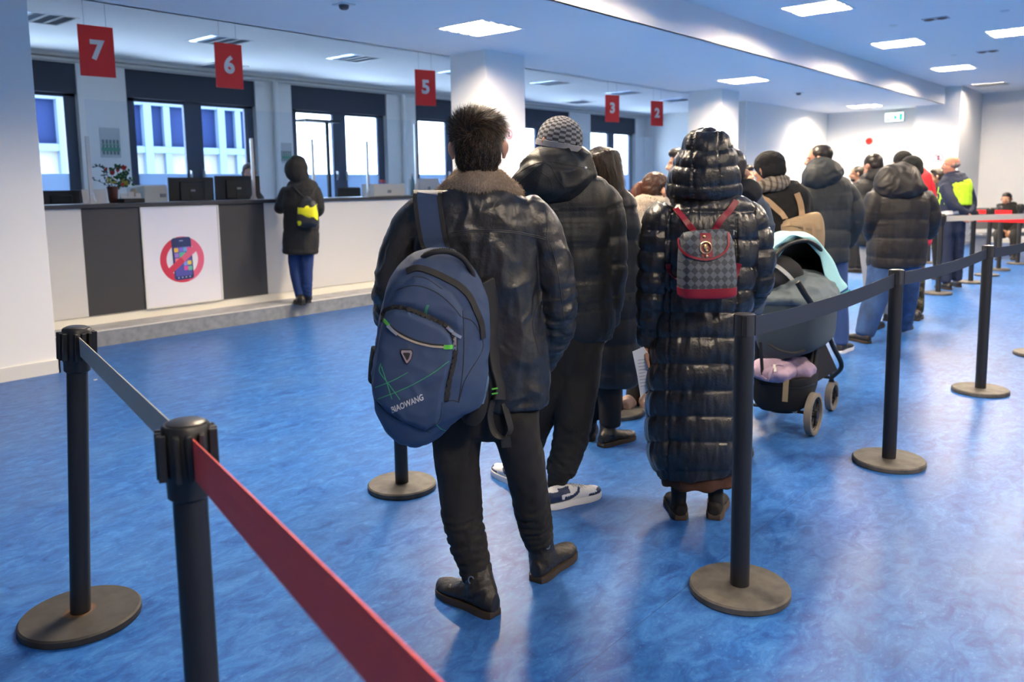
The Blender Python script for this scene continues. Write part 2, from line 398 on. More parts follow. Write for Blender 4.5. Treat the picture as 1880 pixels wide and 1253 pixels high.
def make_light():
    t = thing('ceiling_light', 'x', 'ceiling light', (0, 0, 0), 0, 'recessed louvre lights in the ceiling')
    hs = 0.297
    b = MB(); b.box((-0.30, -0.30, 0.085), (0.30, 0.30, 0.09))
    for s in (-1, 1): b.box((s*0.2995-0.002, -0.30, 0), (s*0.2995+0.002, 0.30, 0.09)); b.box((-0.30, s*0.2995-0.002, 0), (0.30, s*0.2995+0.002, 0.09))
    b.build('reflector', F_METAL, t)
    fr = MB()
    for s in (-1, 1): fr.box((s*0.30-0.012, -0.312, -0.006), (s*0.30+0.012, 0.312, -0.0005)); fr.box((-0.312, s*0.30-0.012, -0.006), (0.312, s*0.30+0.012, -0.0005))
    fr.build('frame', F_WHITE, t)
    lv = MB()
    for k in range(0, 5):
        x = -0.3+0.15*k; w0 = 0.024; a0, a1 = max(-0.297, x-w0), min(0.297, x+w0)
        lv.add([(a0, -hs, 0.002), (a1, -hs, 0.002), (min(0.297, x+0.004), -hs, 0.014), (max(-0.297, x-0.004), -hs, 0.014), (a0, hs, 0.002), (a1, hs, 0.002), (min(0.297, x+0.004), hs, 0.014), (max(-0.297, x-0.004), hs, 0.014)],
               [(0, 1, 2, 3), (7, 6, 5, 4), (0, 4, 5, 1), (1, 5, 6, 2), (2, 6, 7, 3), (3, 7, 4, 0)])
    for k in range(1, 15): y = -0.3+0.6*k/15; lv.box((-hs, y-0.001, 0.0015), (hs, y+0.001, 0.030))
    lv.build('louvre', F_LOUV, t)
    for k in range(4):
        x = -0.225+0.15*k
        MB().cyl((x, -0.27, 0.021), (x, 0.27, 0.021), 0.013, n=8).build('tube', F_TUBE, t, True)
    return t
def light_label(x, y, zone, i, n):
    return None
LFIX = make_light(); first = True; sky_glow = dim = None
LL = {('m', 0): 'square louvre ceiling light with four bright tubes nearest above the leather-jacketed man',
      ('m', 1): 'square louvre ceiling light above the hooded woman, left of the beam',
      ('m', 2): 'small far louvre ceiling light in front of the exit sign',
      ('c', 0): 'louvre ceiling light at the upper left edge, beside the left column',
      ('c', 1): 'louvre ceiling light behind the red sign numbered 6',
      ('c', 2): 'bluish louvre ceiling light between the signs numbered 6 and 5',
      ('c', 3): 'louvre ceiling light hidden behind the middle column',
      ('c', 4): 'louvre ceiling light just right of the middle column above the checkered cap',
      ('c', 5): 'louvre ceiling light right behind the red sign numbered 3',
      ('c', 6): 'louvre ceiling light beside the red sign numbered 2',
      ('r', 2): 'square louvre ceiling light at the top right beyond the beam, nearest of its row',
      ('r', 3): 'square grid ceiling light second in the right row beyond the beam',
      ('r', 4): 'square grid ceiling light third in the right row beyond the beam',
      ('r', 5): 'farthest grid ceiling light of the right row, above the end wall',
      ('r', 7): 'grid ceiling light cut by the right edge of the picture'}
for zn, zz, lst in (('m', LZ0, L_MAIN), ('c', LZA, L_COUNTER), ('r', LZB, L_RIGHT)):
    for i, (x, y) in enumerate(lst):
        o = LFIX if first else copy_tree(LFIX); first = False
        o.location = (x, y, zz)
        if (zn, i) in (('r', 5),):
            for c in o.children:
                if c.name.startswith('tube'):
                    if dim is None: dim = c.data.copy(); dim.materials[0] = F_TUBE_DIM
                    c.data = dim
        if (zn, i) == ('m', 2):
            for c in o.children:
                if c.name.startswith('tube'): c.data = c.data.copy(); c.data.materials[0] = F_TUBE_WASH
            o.rotation_euler = (0, 0, math.pi/2)  # turned so the open side throws added light on the divider wall
        if zn == 'c':
            for c in o.children:
                if c.name.startswith('tube'):
                    if sky_glow is None: sky_glow = c.data.copy(); sky_glow.materials[0] = F_TUBE_SKY
                    c.data = sky_glow
        o['label'] = LL.get((zn, i), 'unseen louvre ceiling light assumed outside the picture')
# air vents and small ceiling items
VM = mat('vent_grey', (0.25, 0.27, 0.33), 0.5)
for x, y, l in ((7.04, 12.0, 'grey air grille in the ceiling behind the sign numbered 6'), (16.0, 11.5, 'grey air grille in the ceiling left of the sign numbered 3')):
    t = thing('air_grille', l, 'vent', (x, y, LZA), 0, 'air grilles by the windows')
    f = MB()
    for s in (-1, 1): f.box((s*0.28-0.02, -0.3, -0.01), (s*0.28+0.02, 0.3, 0)); f.box((-0.3, s*0.28-0.02, -0.01), (0.3, s*0.28+0.02, 0))
    f.build('frame', F_WHITE, t); g = MB().box((-0.28, -0.28, -0.003), (0.28, 0.28, -0.001))
    for k in range(11): g.box((-0.27, -0.26+k*0.05, -0.009), (0.27, -0.25+k*0.05, -0.002))
    g.build('grille', VM, t)
SD = mat('detector_white', (0.7, 0.7, 0.7), 0.5); SDK = mat('detector_dark', (0.08, 0.08, 0.1), 0.5)
for x, y, l in ((4.5, 5.68, 'square ceiling detector plate with a dark eye, top centre-left'), (14.36, 5.59, 'round grey smoke detector on the ceiling left of the beam end')):
    t = thing('smoke_detector', l, 'smoke detector', (x, y, LZ0))
    MB().box((-0.07, -0.07, -0.008), (0.07, 0.07, 0)).build('plate', SD, t)
    MB().lathe((0, 0, -0.045), [(0.025, 0), (0.04, 0.012), (0.045, 0.038)], 16).build('sensor', SDK, t, True)
DLM = mat('downlight_brown', (0.10, 0.045, 0.035), 0.5)
for i, (x, y) in enumerate(((10.87, 2.60), (14.2, 2.66))):
    t = thing('downlight', ('unlit double downlight with dark brown lamps, top right of the ceiling', 'unlit double downlight with dark brown lamps, farther along the right ceiling')[i], 'downlight', (x, y, LZB))
    MB().box((-0.09, -0.14, -0.006), (0.09, 0.14, 0)).build('plate', mat('downlight_grey', (0.35, 0.36, 0.42), 0.5), t)
    for s in (-1, 1): MB().lathe((0, s*0.07, -0.02), [(0.03, 0), (0.055, 0.008), (0.055, 0.016)], 16).build('lamp', DLM, t, True)
for x, y, l in ((10.96, 3.1, 'small white ceiling spot left of the nearer brown downlight'), (14.2, 3.12, 'small white ceiling spot left of the farther brown downlight'), (10.95, 1.9, 'small white ceiling spot at the top right edge')):
    t = tag(MB().lathe((x, y, LZB-0.012), [(0.03, 0), (0.05, 0.006), (0.05, 0.012)], 16).build('ceiling_spot', SD, None, True), l, 'ceiling spot')

# ---- hanging number signs
S_RED = mat('sign_red', (0.85, 0.022, 0.018), 0.4); S_WHITE = mat('sign_digit_white', (0.85, 0.78, 0.72), 0.5); S_WIRE = mat('wire_grey', (0.2, 0.2, 0.22), 0.4, 0.8)
for n, xc, rot in (('7', 3.43, -0.10), ('6', 4.79, -0.04), ('5', 7.66, -0.30), ('3', 12.14, -0.35), ('2', 13.66, -0.32)):
    t = thing('number_sign', 'hanging red sign with a white %s above the counter' % n, 'sign', (xc, 8.02, 2.53), rot, 'red counter number signs')
    w = 0.155 if n in '76' else 0.15
    MB().box((-w, -0.006, 0), (w, 0.006, 0.465)).build('panel', S_RED, t, bevel=0.002)
    for s in (-1, 1): MB().cyl((s*w*0.62, 0, 0.465), (s*w*0.62, 0, LZA-2.54), 0.0015, n=6).build('wire', S_WIRE, t)
    v, f = text_geo(n, 0.24, 0.010, 0.001)
    for side in (-1, 1):
        vv = [(-side*p[0], side*0.0075+p[2]*side, 0.235+p[1]) for p in v]
        MB().add(vv, f).build('digit', S_WHITE, t)

# ---- exit sign, alarm, notice, end door
t = thing('exit_sign', 'lit green and white escape route sign on the far wall above the door', 'exit sign', (19.385, 5.37, 2.72), 0)
MB().box((-0.06, -0.20, 0), (0, 0.20, 0.21)).build('housing', F_WHITE, t, bevel=0.004)
MB().box((-0.064, -0.185, 0.015), (-0.061, 0.185, 0.195)).build('lit_panel', mat('exit_white', (0.75, 1.0, 0.9), 0.5, emit=1.6), t)
EG = mat('exit_green', (0.0, 0.45, 0.22), 0.5, emit=0.7)
g = MB(); X = -0.066
def yz(poly): g.prism([(-p[0], p[1]) for p in poly], (X, 0, 0), (-1, 0, 0), 0.002, (0, 1, 0), (0, 0, 1))
yz([(-0.17, 0.03), (-0.08, 0.03), (-0.08, 0.065), (-0.17, 0.065)])
yz([(-0.01, 0.03), (0.02, 0.03), (0.035, 0.08), (0.055, 0.03), (0.085, 0.035), (0.05, 0.12), (0.0, 0.15), (-0.02, 0.13), (0.0, 0.10)])
yz([(0.01, 0.155), (0.045, 0.155), (0.045, 0.185), (0.01, 0.185)])
yz([(0.11, 0.03), (0.17, 0.03), (0.17, 0.175), (0.11, 0.175)])
g.build('running_figure', EG, t)
tag(MB().cyl((19.40, 5.9, 2.33), (19.33, 5.9, 2.33), 0.075, 0.06, 24).build('fire_alarm', mat('alarm_red', (0.5, 0.02, 0.01), 0.4), None, True), 'round red fire alarm sounder on the far wall', 'fire alarm')
t = thing('door_1', None, None, (19.39, 5.15, 0)); t['kind'] = 'structure'
MB().box((-0.02, -0.28, 0), (0, 0.48, 2.1)).build('door_frame', mat('door_frame_white', (0.6, 0.63, 0.68), 0.5), t)
MB().box((-0.03, -0.22, 0), (-0.02, 0.42, 2.04)).build('door_leaf', mat('door_leaf', (0.55, 0.62, 0.72), 0.4), t)
MB().box((-0.034, -0.12, 1.1), (-0.03, 0.14, 1.9)).build('door_pane', mat('door_pane_blue', (0.25, 0.42, 0.62), 0.2), t)
def no_phone_notice(x, y, z, face, s, lab):
    t = thing('notice', lab, 'notice', (x, y, z), 0)
    U = np.array((0, -1, 0)) if face == 'x' else np.array((1, 0, 0)); N = np.array((-1, 0, 0)) if face == 'x' else np.array((0, -1, 0))
    MB().prism([(-s, -s*1.2), (s, -s*1.2), (s, s*1.2), (-s, s*1.2)], (0, 0, 0), N, 0.003, U, (0, 0, 1)).build('paper', mat('notice_paper', (0.7, 0.7, 0.72), 0.6), t)
    g = MB(); q = np.linspace(0, 2*math.pi, 33)
    for a, b in zip(q[:-1], q[1:]):
        g.prism([(s*.7*math.cos(a), s*.7*math.sin(a)), (s*.7*math.cos(b), s*.7*math.sin(b)), (s*.58*math.cos(b), s*.58*math.sin(b)), (s*.58*math.cos(a), s*.58*math.sin(a))], N*0.0035, N, 0.001, U, (0, 0, 1))
    g.prism([(-s*.42, s*.5), (-s*.5, s*.42), (s*.42, -s*.5), (s*.5, -s*.42)], N*0.0035, N, 0.001, U, (0, 0, 1))
    g.build('ban_ring', mat('notice_red', (0.5, 0.06, 0.12), 0.5), t)
    MB().prism([(-s*.2, -s*.42), (s*.2, -s*.42), (s*.2, s*.42), (-s*.2, s*.42)], N*0.0032, N, 0.001, U, (0, 0, 1)).build('phone_print', mat('notice_phone', (0.08, 0.08, 0.14), 0.5), t)
p = on_X(1723, 290, 19.0); no_phone_notice(18.997, p[1], p[2], 'x', 0.13, 'small white notice with a red ban ring on the far pillar wall')
p = on_Y(937, 247, 6.38); no_phone_notice(p[0]-0.04, 6.372, p[2], 'y', 0.085, 'faint notice with a red ban ring on the middle column')
# ================================================================== COUNTER
CY = 8.26; CT = 1.335
C_GREY = mat('counter_light_grey', (0.66, 0.65, 0.63), 0.6); C_DARK = mat('counter_charcoal', (0.035, 0.036, 0.040), 0.6, bump=(300, 0.1, 2))
C_TOP = mat('worktop_dark', (0.030, 0.031, 0.036), 0.4); C_WHITE = mat('counter_white_panel', (0.78, 0.78, 0.84), 0.45); C_BASE = mat('counter_plinth', (0.85, 0.82, 0.72), 0.5)
ct = thing('service_counter', 'long service counter with dark worktop and light grey and charcoal front panels on the step', 'counter', (0, 8.5, 0.15))
def cbox(mb, x0, x1, z0, z1, y0, y1): mb.box((x0, y0-8.5, z0-0.15), (x1, y1-8.5, z1-0.15)); return mb
cbox(MB(), -0.6, 15, 0.24, CT-0.04, CY+0.01, 8.9).build('body', C_GREY, ct)
cbox(MB(), -0.6, 15, 0.15, 0.24, CY+0.015, 8.85).build('plinth', C_BASE, ct)
cbox(MB(), -0.6, 15, CT-0.04, CT, CY-0.03, 8.95).build('worktop', C_TOP, ct, bevel=0.004)
pan = [on_Y(x, y, CY)[0] for x, y in ((150, 400), (258, 400), (399, 400), (485, 400), (756, 380), (868, 380))]
for x0, x1 in ((pan[0], pan[1]), (pan[2], pan[3]), (pan[4], pan[4]+1.1), (9.6, 10.5), (12.0, 12.9)):
    cbox(MB(), x0, x1, 0.24, CT-0.04, CY-0.001, CY+0.01).build('dark_panel', C_DARK, ct)
for x0, x1 in ((-0.6, pan[0]-0.003), (pan[3]+0.003, pan[4]-0.003)):
    cbox(MB(), x0, x1, 0.24, CT-0.04, CY+0.001, CY+0.01).build('grey_panel', C_GREY, ct)
# poster panel with the crossed-out phone
t = thing('no_phone_poster', 'white poster with a red crossed ring over a mobile phone on the counter front', 'poster', ((pan[1]+pan[2])/2, CY, 0.24))
pw = (pan[2]-pan[1])/2; ph = CT-0.04-0.24-0.004
MB().box((-pw, -0.012, 0), (pw, -0.0015, ph)).build('board', C_WHITE, t)
fr = MB()
for s in (-1, 1): fr.box((s*pw-0.008, -0.020, 0), (s*pw+0.008, -0.002, ph))
fr.box((-pw, -0.020, 0), (pw, -0.002, 0.016)); fr.box((-pw, -0.018, ph-0.01), (pw, -0.002, ph)); fr.build('frame', W_TRIM, t)
pc = (-0.012, 0, 0.485); R = 0.245
def pflat(mb, poly, lay): mb.prism(poly, (pc[0], -0.013-lay*0.0012, pc[2]), (0, -1, 0), 0.001, (1, 0, 0), (0, 0, 1)); return mb
q = np.linspace(0, 2*math.pi, 49)
def ring(mb, r0, r1, a0, a1, lay):
    for a, b in zip(q[:-1], q[1:]):
        if a0 <= (a+b)/2 < a1: pflat(mb, [(r1*math.cos(a), r1*math.sin(a)), (r1*math.cos(b), r1*math.sin(b)), (r0*math.cos(b), r0*math.sin(b)), (r0*math.cos(a), r0*math.sin(a))], lay)
RED1 = mat('poster_red', (0.60, 0.035, 0.08), 0.5); RED2 = mat('poster_pink', (0.72, 0.12, 0.22), 0.5)
a = MB(); ring(a, 0.175, R, math.pi*0.55, math.pi*1.6, 0); a.build('ring_red', RED1, t)
a = MB(); ring(a, 0.175, R, 0, math.pi*0.55, 0); ring(a, 0.175, R, math.pi*1.6, 9, 0); a.build('ring_pink', RED2, t)
def rrect(cx, cy, w, h, r, tilt=0.035):
    pts = []
    for sx, sy, a0 in ((1, 1, 0), (-1, 1, 90), (-1, -1, 180), (1, -1, 270)):
        for k in range(5):
            an = math.radians(a0+k*22.5); pts.append((cx+sx*(w-r)+r*math.cos(an), cy+sy*(h-r)+r*math.sin(an)))
    return [(x*math.cos(tilt)-y*math.sin(tilt)*-1*-1+0*0, x*math.sin(tilt)*-1*-1+y*math.cos(tilt)) for x, y in pts]
pflat(MB(), rrect(0.002, 0.01, 0.108, 0.225, 0.03), 1).build('phone', mat('poster_phone', (0.022, 0.035, 0.12), 0.4), t)
pflat(MB(), rrect(0.002, -0.02, 0.092, 0.155, 0.008), 2).build('screen', mat('poster_screen', (0.09, 0.09, 0.38), 0.4), t)
ICO = [(-0.062, 0.105, (0.8, 0.5, 0.05)), (-0.012, 0.105, (0.22, 0.16, 0.7)), (0.036, 0.105, (0.15, 0.4, 0.7)), (0.078, 0.105, (0.7, 0.08, 0.3)), (-0.06, 0.05, (0.3, 0.2, 0.6)), (0.0, 0.045, (0.1, 0.5, 0.35)),
       (-0.06, -0.005, (0.75, 0.2, 0.2)), (0.072, -0.04, (0.8, 0.6, 0.1)), (0.03, -0.095, (0.75, 0.08, 0.35)), (0.075, -0.1, (0.15, 0.5, 0.35)), (0.03, -0.045, (0.2, 0.3, 0.7))]
for i, (x, y, c) in enumerate(ICO):
    pflat(MB(), rrect(x, y, 0.022 if i != 5 else 0.032, 0.022 if i != 5 else 0.032, 0.005), 3).build('app_icon', mat('poster_icon_%d' % i, c, 0.5), t)
g = MB()
for k in range(4): pflat(g, rrect(-0.062+0.042*k, -0.190, 0.007, 0.007, 0.003), 3)
pflat(g, rrect(0.0, 0.2, 0.02, 0.004, 0.002), 3); g.build('phone_keys', mat('poster_keys', (0.4, 0.45, 0.7), 0.5), t)
c, s = math.cos(math.radians(38)), math.sin(math.radians(38))
pflat(MB(), [(-0.2*c+0.033*s, -0.2*s-0.033*c), (0.0+0.033*s, -0.033*c), (-0.033*s, 0.033*c), (-0.2*c-0.033*s, -0.2*s+0.033*c)], 4).build('bar_red', RED1, t)
pflat(MB(), [(0.033*s, -0.033*c), (0.2*c+0.033*s, 0.2*s-0.033*c), (0.2*c-0.033*s, 0.2*s+0.033*c), (-0.033*s, 0.033*c)], 4).build('bar_pink', RED2, t)

# glass screens on the counter
CG = glass_mat('counter_glass', (0.95, 0.97, 0.99))
GY = 8.42
posts = [on_Y(x, 300, GY)[0] for x in (160, 460, 571, 671, 760)]
screens = [(posts[0], posts[1], 'first glass screen on the counter above the phone poster'), (posts[1]+0.04, posts[2]-0.04, 'glass screen on the counter in front of the woman with the yellow bag'),
           (posts[2]+0.04, posts[3]-0.04, 'glass screen on the counter right of the black floor lamp post'), (posts[3]+0.04, posts[4], 'glass screen on the counter beside the white boxes'), (posts[4]+0.05, 9.4, 'glass screen on the counter behind the leather-jacketed man'),
           (11.3, 12.6, 'glass screen on the counter under the sign numbered 3'), (12.9, 14.2, 'glass screen on the counter under the sign numbered 2')]
for x0, x1, l in screens:
    t = thing('glass_screen', l, 'glass screen', (x0, GY, CT), 0, 'glass screens along the counter')
    MB().box((0.02, -0.004, 0.0), (x1-x0-0.02, 0.004, 1.02)).build('pane', CG, t)
for x, hh, l in [(posts[0], 0.66, 'slim metal screen post left of the flower pot'), (posts[1], 0.70, 'slim metal screen post right of the second monitor'), (posts[2], 0.72, 'slim metal screen post just right of the woman with the yellow bag'), (posts[3], 0.72, 'slim metal screen post left of the white boxes'), (posts[4], 0.98, 'taller metal screen post between the white boxes')]:
    t = thing('screen_post', l, 'post', (x, GY-0.03, CT), 0, 'metal posts of the counter screens')
    MB().box((-0.016, -0.02, 0), (0.016, 0.006, hh)).build('upright', W_HANDLE, t)
    MB().box((-0.05, -0.08, 0), (0.05, 0.05, 0.006)).add([(-0.045, -0.005, 0.006), (0.045, -0.005, 0.006), (0, -0.005, 0.09), (-0.045, 0.005, 0.006), (0.045, 0.005, 0.006), (0, 0.005, 0.09)], [(0, 1, 2), (5, 4, 3), (0, 3, 4, 1), (1, 4, 5, 2), (2, 5, 3, 0)]).build('foot', W_HANDLE, t)
    b = MB()
    for k in range(5): b.cyl((0, -0.024, 0.1+k*0.12), (0, -0.020, 0.1+k*0.12), 0.005, n=8)
    b.build('bolts', mat('bolt_bright', (0.7, 0.7, 0.7), 0.3, 1.0), t)

# ---- desk behind the counter with monitors and the rest
DKZ = 0.92
dk = thing('back_desk', 'low dark work desk behind the service counter', 'desk', (0, 9.3, 0.15))
MB().box((1.5, -0.3, DKZ-0.19), (13, 0.12, DKZ-0.15)).build('desk_top', C_TOP, dk)
for x in (1.6, 4, 6.3, 8.8, 11, 12.9): MB().box((x, -0.25, 0), (x+0.04, 0.1, DKZ-0.19)).build('leg_panel', C_GREY, dk)
M_BLK = mat('monitor_black', (0.008, 0.008, 0.010), 0.45); M_LOGO = mat('badge_grey', (0.35, 0.35, 0.38), 0.4)
def monitor(x, y, ztop, w, h, rot, l):
    t = thing('monitor', l, 'monitor', (x, y, DKZ), rot, 'computer monitors on the back desk')
    zc = ztop-DKZ
    MB().box((-w/2, -0.012, zc-h), (w/2, 0.018, zc)).build('screen_housing', M_BLK, t, bevel=0.006)
    MB().box((-w*0.28, -0.035, zc-h*0.85), (w*0.28, -0.012, zc-h*0.15)).build('back_cover', M_BLK, t, bevel=0.01)
    MB().box((-0.035, -0.045, 0.01), (0.035, -0.02, zc-h*0.5)).build('stand', M_BLK, t)
    MB().box((-0.12, -0.12, 0), (0.12, 0.08, 0.012)).build('foot', M_BLK, t)
    MB().box((-0.028, -0.0375, zc-h*0.5), (0.028, -0.035, zc-h*0.43)).build('badge', M_LOGO, t)
def placemon(xa, xb, yt, yb, Y, rot, l):
    a = on_Y(xa, yt, Y); b = on_Y(xb, yb, Y); monitor((a[0]+b[0])/2, Y, (a[2]+on_Y(xb, yt, Y)[2])/2, abs(b[0]-a[0]), 0.33, rot, l)
placemon(308, 393, 326, 366, 9.16, 0.0, 'black monitor seen from behind, left of the pair above the poster')
placemon(395, 476, 323, 362, 9.16, -0.08, 'black monitor seen from behind, right of the pair with a clerk behind it')
placemon(72, 148, 350, 372, 9.16, 0.05, 'black monitor low behind the counter at the left column')
# printer
t = thing('printer', 'cream white office printer behind the counter, right of the flower pot', 'printer', (4.44, 9.2, DKZ), 0.1)
MB().box((-0.2, -0.15, 0), (0.10, 0.2, 0.60)).build('body', mat('printer_cream', (0.70, 0.68, 0.62), 0.5), t, bevel=0.02)
MB().box((0.0, -0.155, 0.46), (0.07, -0.15, 0.50)).build('vent', VM, t)
# boxes, bottle, chair back, phone, white card
WP = mat('carton_white', (0.68, 0.67, 0.66), 0.6)
def carton(x0, x1, ya, yb, Y, dp, l, z0=CT):
    a = on_Y(x0, ya, Y); b = on_Y(x1, yb, Y); w = (b[0]-a[0])/2
    t = thing('carton', l, 'box', ((a[0]+b[0])/2, Y+dp/2, z0), 0)
    MB().box((-w, -dp/2, 0), (w, dp/2, a[2]-z0)).build('body', WP, t, bevel=0.006)
    MB().box((-w*0.15, -dp/2-0.002, (a[2]-z0)*0.25), (w*0.1, -dp/2, (a[2]-z0)*0.5)).build('handle_slot', VM, t)
carton(686, 744, 338, 354, 8.56, 0.26, 'wide white box on the counter left of the tall screen post')
carton(770, 806, 328, 352, 8.58, 0.24, 'taller white box on the counter partly behind the man in leather')
t = thing('bottle', 'small clear bottle with a pale cap between the white boxes', 'bottle', (on_Y(757, 330, 8.62)[0], 8.62, CT))
MB().lathe((0, 0, 0), [(0.028, 0), (0.03, 0.02), (0.03, 0.2), (0.012, 0.25), (0.012, 0.27)], 16).build('body', mat('bottle_teal', (0.15, 0.28, 0.32), 0.2), t, True)
MB().lathe((0, 0, 0.27), [(0.014, 0), (0.014, 0.03), (0.01, 0.034)], 12).build('cap', mat('cap_pinkish', (0.7, 0.5, 0.45), 0.4), t, True)
t = thing('small_box', 'small red and blue carton standing on the wide white box', 'box', (on_Y(704, 330, 8.65)[0], 8.68, on_Y(704, 338, 8.56)[2]+0.0))
MB().box((-0.04, -0.03, 0), (0.04, 0.03, 0.06)).build('body', mat('carton_red', (0.35, 0.06, 0.08), 0.5), t, bevel=0.003)
MB().box((-0.041, -0.031, 0.0), (0.041, 0.031, 0.02)).build('blue_band', mat('carton_blue', (0.05, 0.08, 0.3), 0.5), t)
t = thing('office_chair', 'black office chair whose rounded back shows just above the counter', 'chair', (on_Y(641, 350, 9.85)[0], 9.85, 0.15))
zt = on_Y(641, 344, 9.85)[2]-0.15
CHB = mat('chair_black', (0.008, 0.008, 0.009), 0.7)
mbk = MB().box((-0.21, -0.03, zt-0.5), (0.21, 0.03, zt)); mbk.build('backrest', CHB, t, bevel=0.03, seg=4)
MB().box((-0.23, 0.0, 0.42), (0.23, 0.45, 0.50)).build('seat', CHB, t, bevel=0.03, seg=3)
MB().box((-0.03, -0.02, 0.4), (0.03, 0.0, zt-0.3)).build('back_bar', CHB, t)
MB().cyl((0, 0.22, 0.08), (0, 0.22, 0.42), 0.025).build('column', CHB, t, True)
for k in range(5):
    an = k*2*math.pi/5; MB().tube([(0, 0.22, 0.09), (0.26*math.cos(an), 0.22+0.26*math.sin(an), 0.06)], 0.02).cyl((0.26*math.cos(an), 0.2+0.26*math.sin(an), 0.025), (0.26*math.cos(an), 0.24+0.26*math.sin(an), 0.025), 0.025).build('leg', CHB, t, True)
t = thing('desk_phone', 'black desk phone with white cards on top beside the flower pot', 'phone', (on_Y(234, 360, 8.56)[0]+.03, 8.56, CT))
MB().box((-0.11, -0.09, 0), (0.11, 0.09, 0.045)).build('body', M_BLK, t, bevel=0.008)
g = MB()
for k, (a, b, h) in enumerate(((-0.11, -0.04, 0.05), (-0.03, 0.03, 0.07), (0.05, 0.1, 0.052))): g.box((a, -0.02, 0.045), (b, -0.012, 0.045+h))
g.box((-0.11, -0.03, 0.045), (0.1, 0.0, 0.062)); g.build('white_cards', WP, t)
for x0, x1, l, tl in ((172, 196, 'tilted white card standing right of the first screen post', 0.12), (151, 163, 'narrow white card standing left of the first screen post', 0)):
    a = on_Y(x0, 350, 8.55)[0]; b = on_Y(x1, 350, 8.55)[0]
    t = thing('card_stand', l, 'card', ((a+b)/2, 8.55, CT))
    MB().add([(-(b-a)/2+tl*0.3, 0, 0), ((b-a)/2, 0, 0), ((b-a)/2, 0.02, 0.145), (-(b-a)/2, 0.02, 0.145), (-(b-a)/2+tl*0.3, 0.006, 0), ((b-a)/2, 0.006, 0), ((b-a)/2, 0.026, 0.145), (-(b-a)/2, 0.026, 0.145)],
             [(0, 1, 2, 3), (7, 6, 5, 4), (0, 4, 5, 1), (1, 5, 6, 2), (2, 6, 7, 3), (3, 7, 4, 0)]).build('card', WP, t)
    MB().box((-0.03, 0.02, 0), (0.03, 0.05, 0.01)).build('foot', WP, t)
# flower pot
p0 = on_Y(208, 366, 8.66)
t = thing('potted_plant', 'brown pot with dark green leaves, red blossoms and yellow flowers on the counter', 'plant', (p0[0], 8.66, CT))
MB().lathe((0, 0, 0), [(0.035, 0), (0.045, 0.03), (0.05, 0.13), (0.055, 0.17), (0.045, 0.165)], 20).build('pot', mat('pot_brown', (0.14, 0.035, 0.015), 0.4, var=(30, 0.5)), t, True)
LF = mat('leaf_green', (0.012, 0.10, 0.018), 0.5, var=(20, 0.5)); LFD = mat('leaf_dark', (0.010, 0.035, 0.03), 0.5); FY = mat('flower_yellow', (0.55, 0.42, 0.015), 0.5); FR = mat('blossom_red', (0.55, 0.02, 0.015), 0.5); BR = mat('twig_grey', (0.12, 0.12, 0.13), 0.6)
rg = random.Random(3)
def leaf(mb, c, d, ln, wd):
    c = np.array(c); d = np.array(d, float); d /= np.linalg.norm(d); s = np.cross(d, [0.2, 1, 0.1]); s /= np.linalg.norm(s); n = np.cross(d, s)
    mb.add([c, c+d*ln*.35+s*wd, c+d*ln*.8+s*wd*.6, c+d*ln-n*ln*.15, c+d*ln*.8-s*wd*.6, c+d*ln*.35-s*wd, c+d*ln*.5+n*wd*.3], [(0, 1, 6), (1, 2, 6), (2, 3, 6), (3, 4, 6), (4, 5, 6), (5, 0, 6)])
stems = MB(); lv = MB(); ld = MB(); fy = MB(); frd = MB()
def arc(pts, n=10):
    P = [np.array(p, float) for p in pts]; return [(1-u)**2*P[0]+2*u*(1-u)*P[1]+u*u*P[2] for u in np.linspace(0, 1, n)]
for pts, mbx, wd, nl in (([(0, 0, .15), (-.02, 0, .42), (.09, -.02, .36)], lv, .016, 16), ([(0, 0, .15), (-.06, 0, .42), (-.16, .0, .37)], ld, .008, 14), ([(0, 0, .15), (-.1, 0, .22), (-.2, 0, .25)], ld, .007, 8), ([(0, 0, .15), (-.12, .02, .28), (-.05, 0, .33)], ld, .008, 9),
                         ([(0.02, 0, .15), (.10, -.02, .2), (.17, 0, .33)], lv, .02, 14), ([(0.02, 0, .15), (.12, .02, .14), (.2, 0, .24)], lv, .018, 14), ([(0.02, 0, .15), (.06, .0, .28), (.13, .03, .30)], lv, .018, 12)):
    A = arc(pts); stems.tube(A, 0.003, 5)
    for k in range(nl):
        u = 0.3+0.7*k/(nl-1); c = A[min(9, int(u*9.99))]
        leaf(mbx, c, (rg.uniform(-1, 1), rg.uniform(-.7, .7), rg.uniform(-.3, 1)), rg.uniform(.03, .05) if mbx is lv else rg.uniform(.025, .045), wd*rg.uniform(.7, 1))
for k in range(60): leaf(lv, (0.1+rg.gauss(0, .05), rg.gauss(0, .03), .17+rg.uniform(0, .13)), (rg.uniform(-1, 1), rg.uniform(-1, 1), rg.uniform(-.2, 1)), .035, .013)
for k in range(70):
    leaf(fy, (rg.uniform(-.05, .03), rg.uniform(-.04, .04), .20+rg.uniform(0, .05)), (rg.uniform(-1, 1), rg.uniform(-1, 1), rg.uniform(0, 1)), .016, .007)
for k in range(40): leaf(fy, (rg.uniform(.08, .15), rg.uniform(-.05, -.01), .18+rg.uniform(0, .06)), (rg.uniform(-1, 1), -1, rg.uniform(0, 1)), .016, .008)
for c in ((-.0, -.02, .32), (-.055, 0, .35), (.065, 0, .345), (.12, 0, .37), (.14, .0, .36), (.08, -.03, .19)):
    for k in range(14): leaf(frd, np.array(c)+np.array([rg.gauss(0, .007) for _ in range(3)]), (rg.uniform(-1, 1), rg.uniform(-1, 1), rg.uniform(-1, 1)), .024 if c[0] > -.02 else .016, .012)
stems.build('stems', BR, t, True); lv.build('foliage', LF, t); ld.build('dark_sprigs', LFD, t); fy.build('yellow_flowers', FY, t); frd.build('red_blossoms', FR, t)
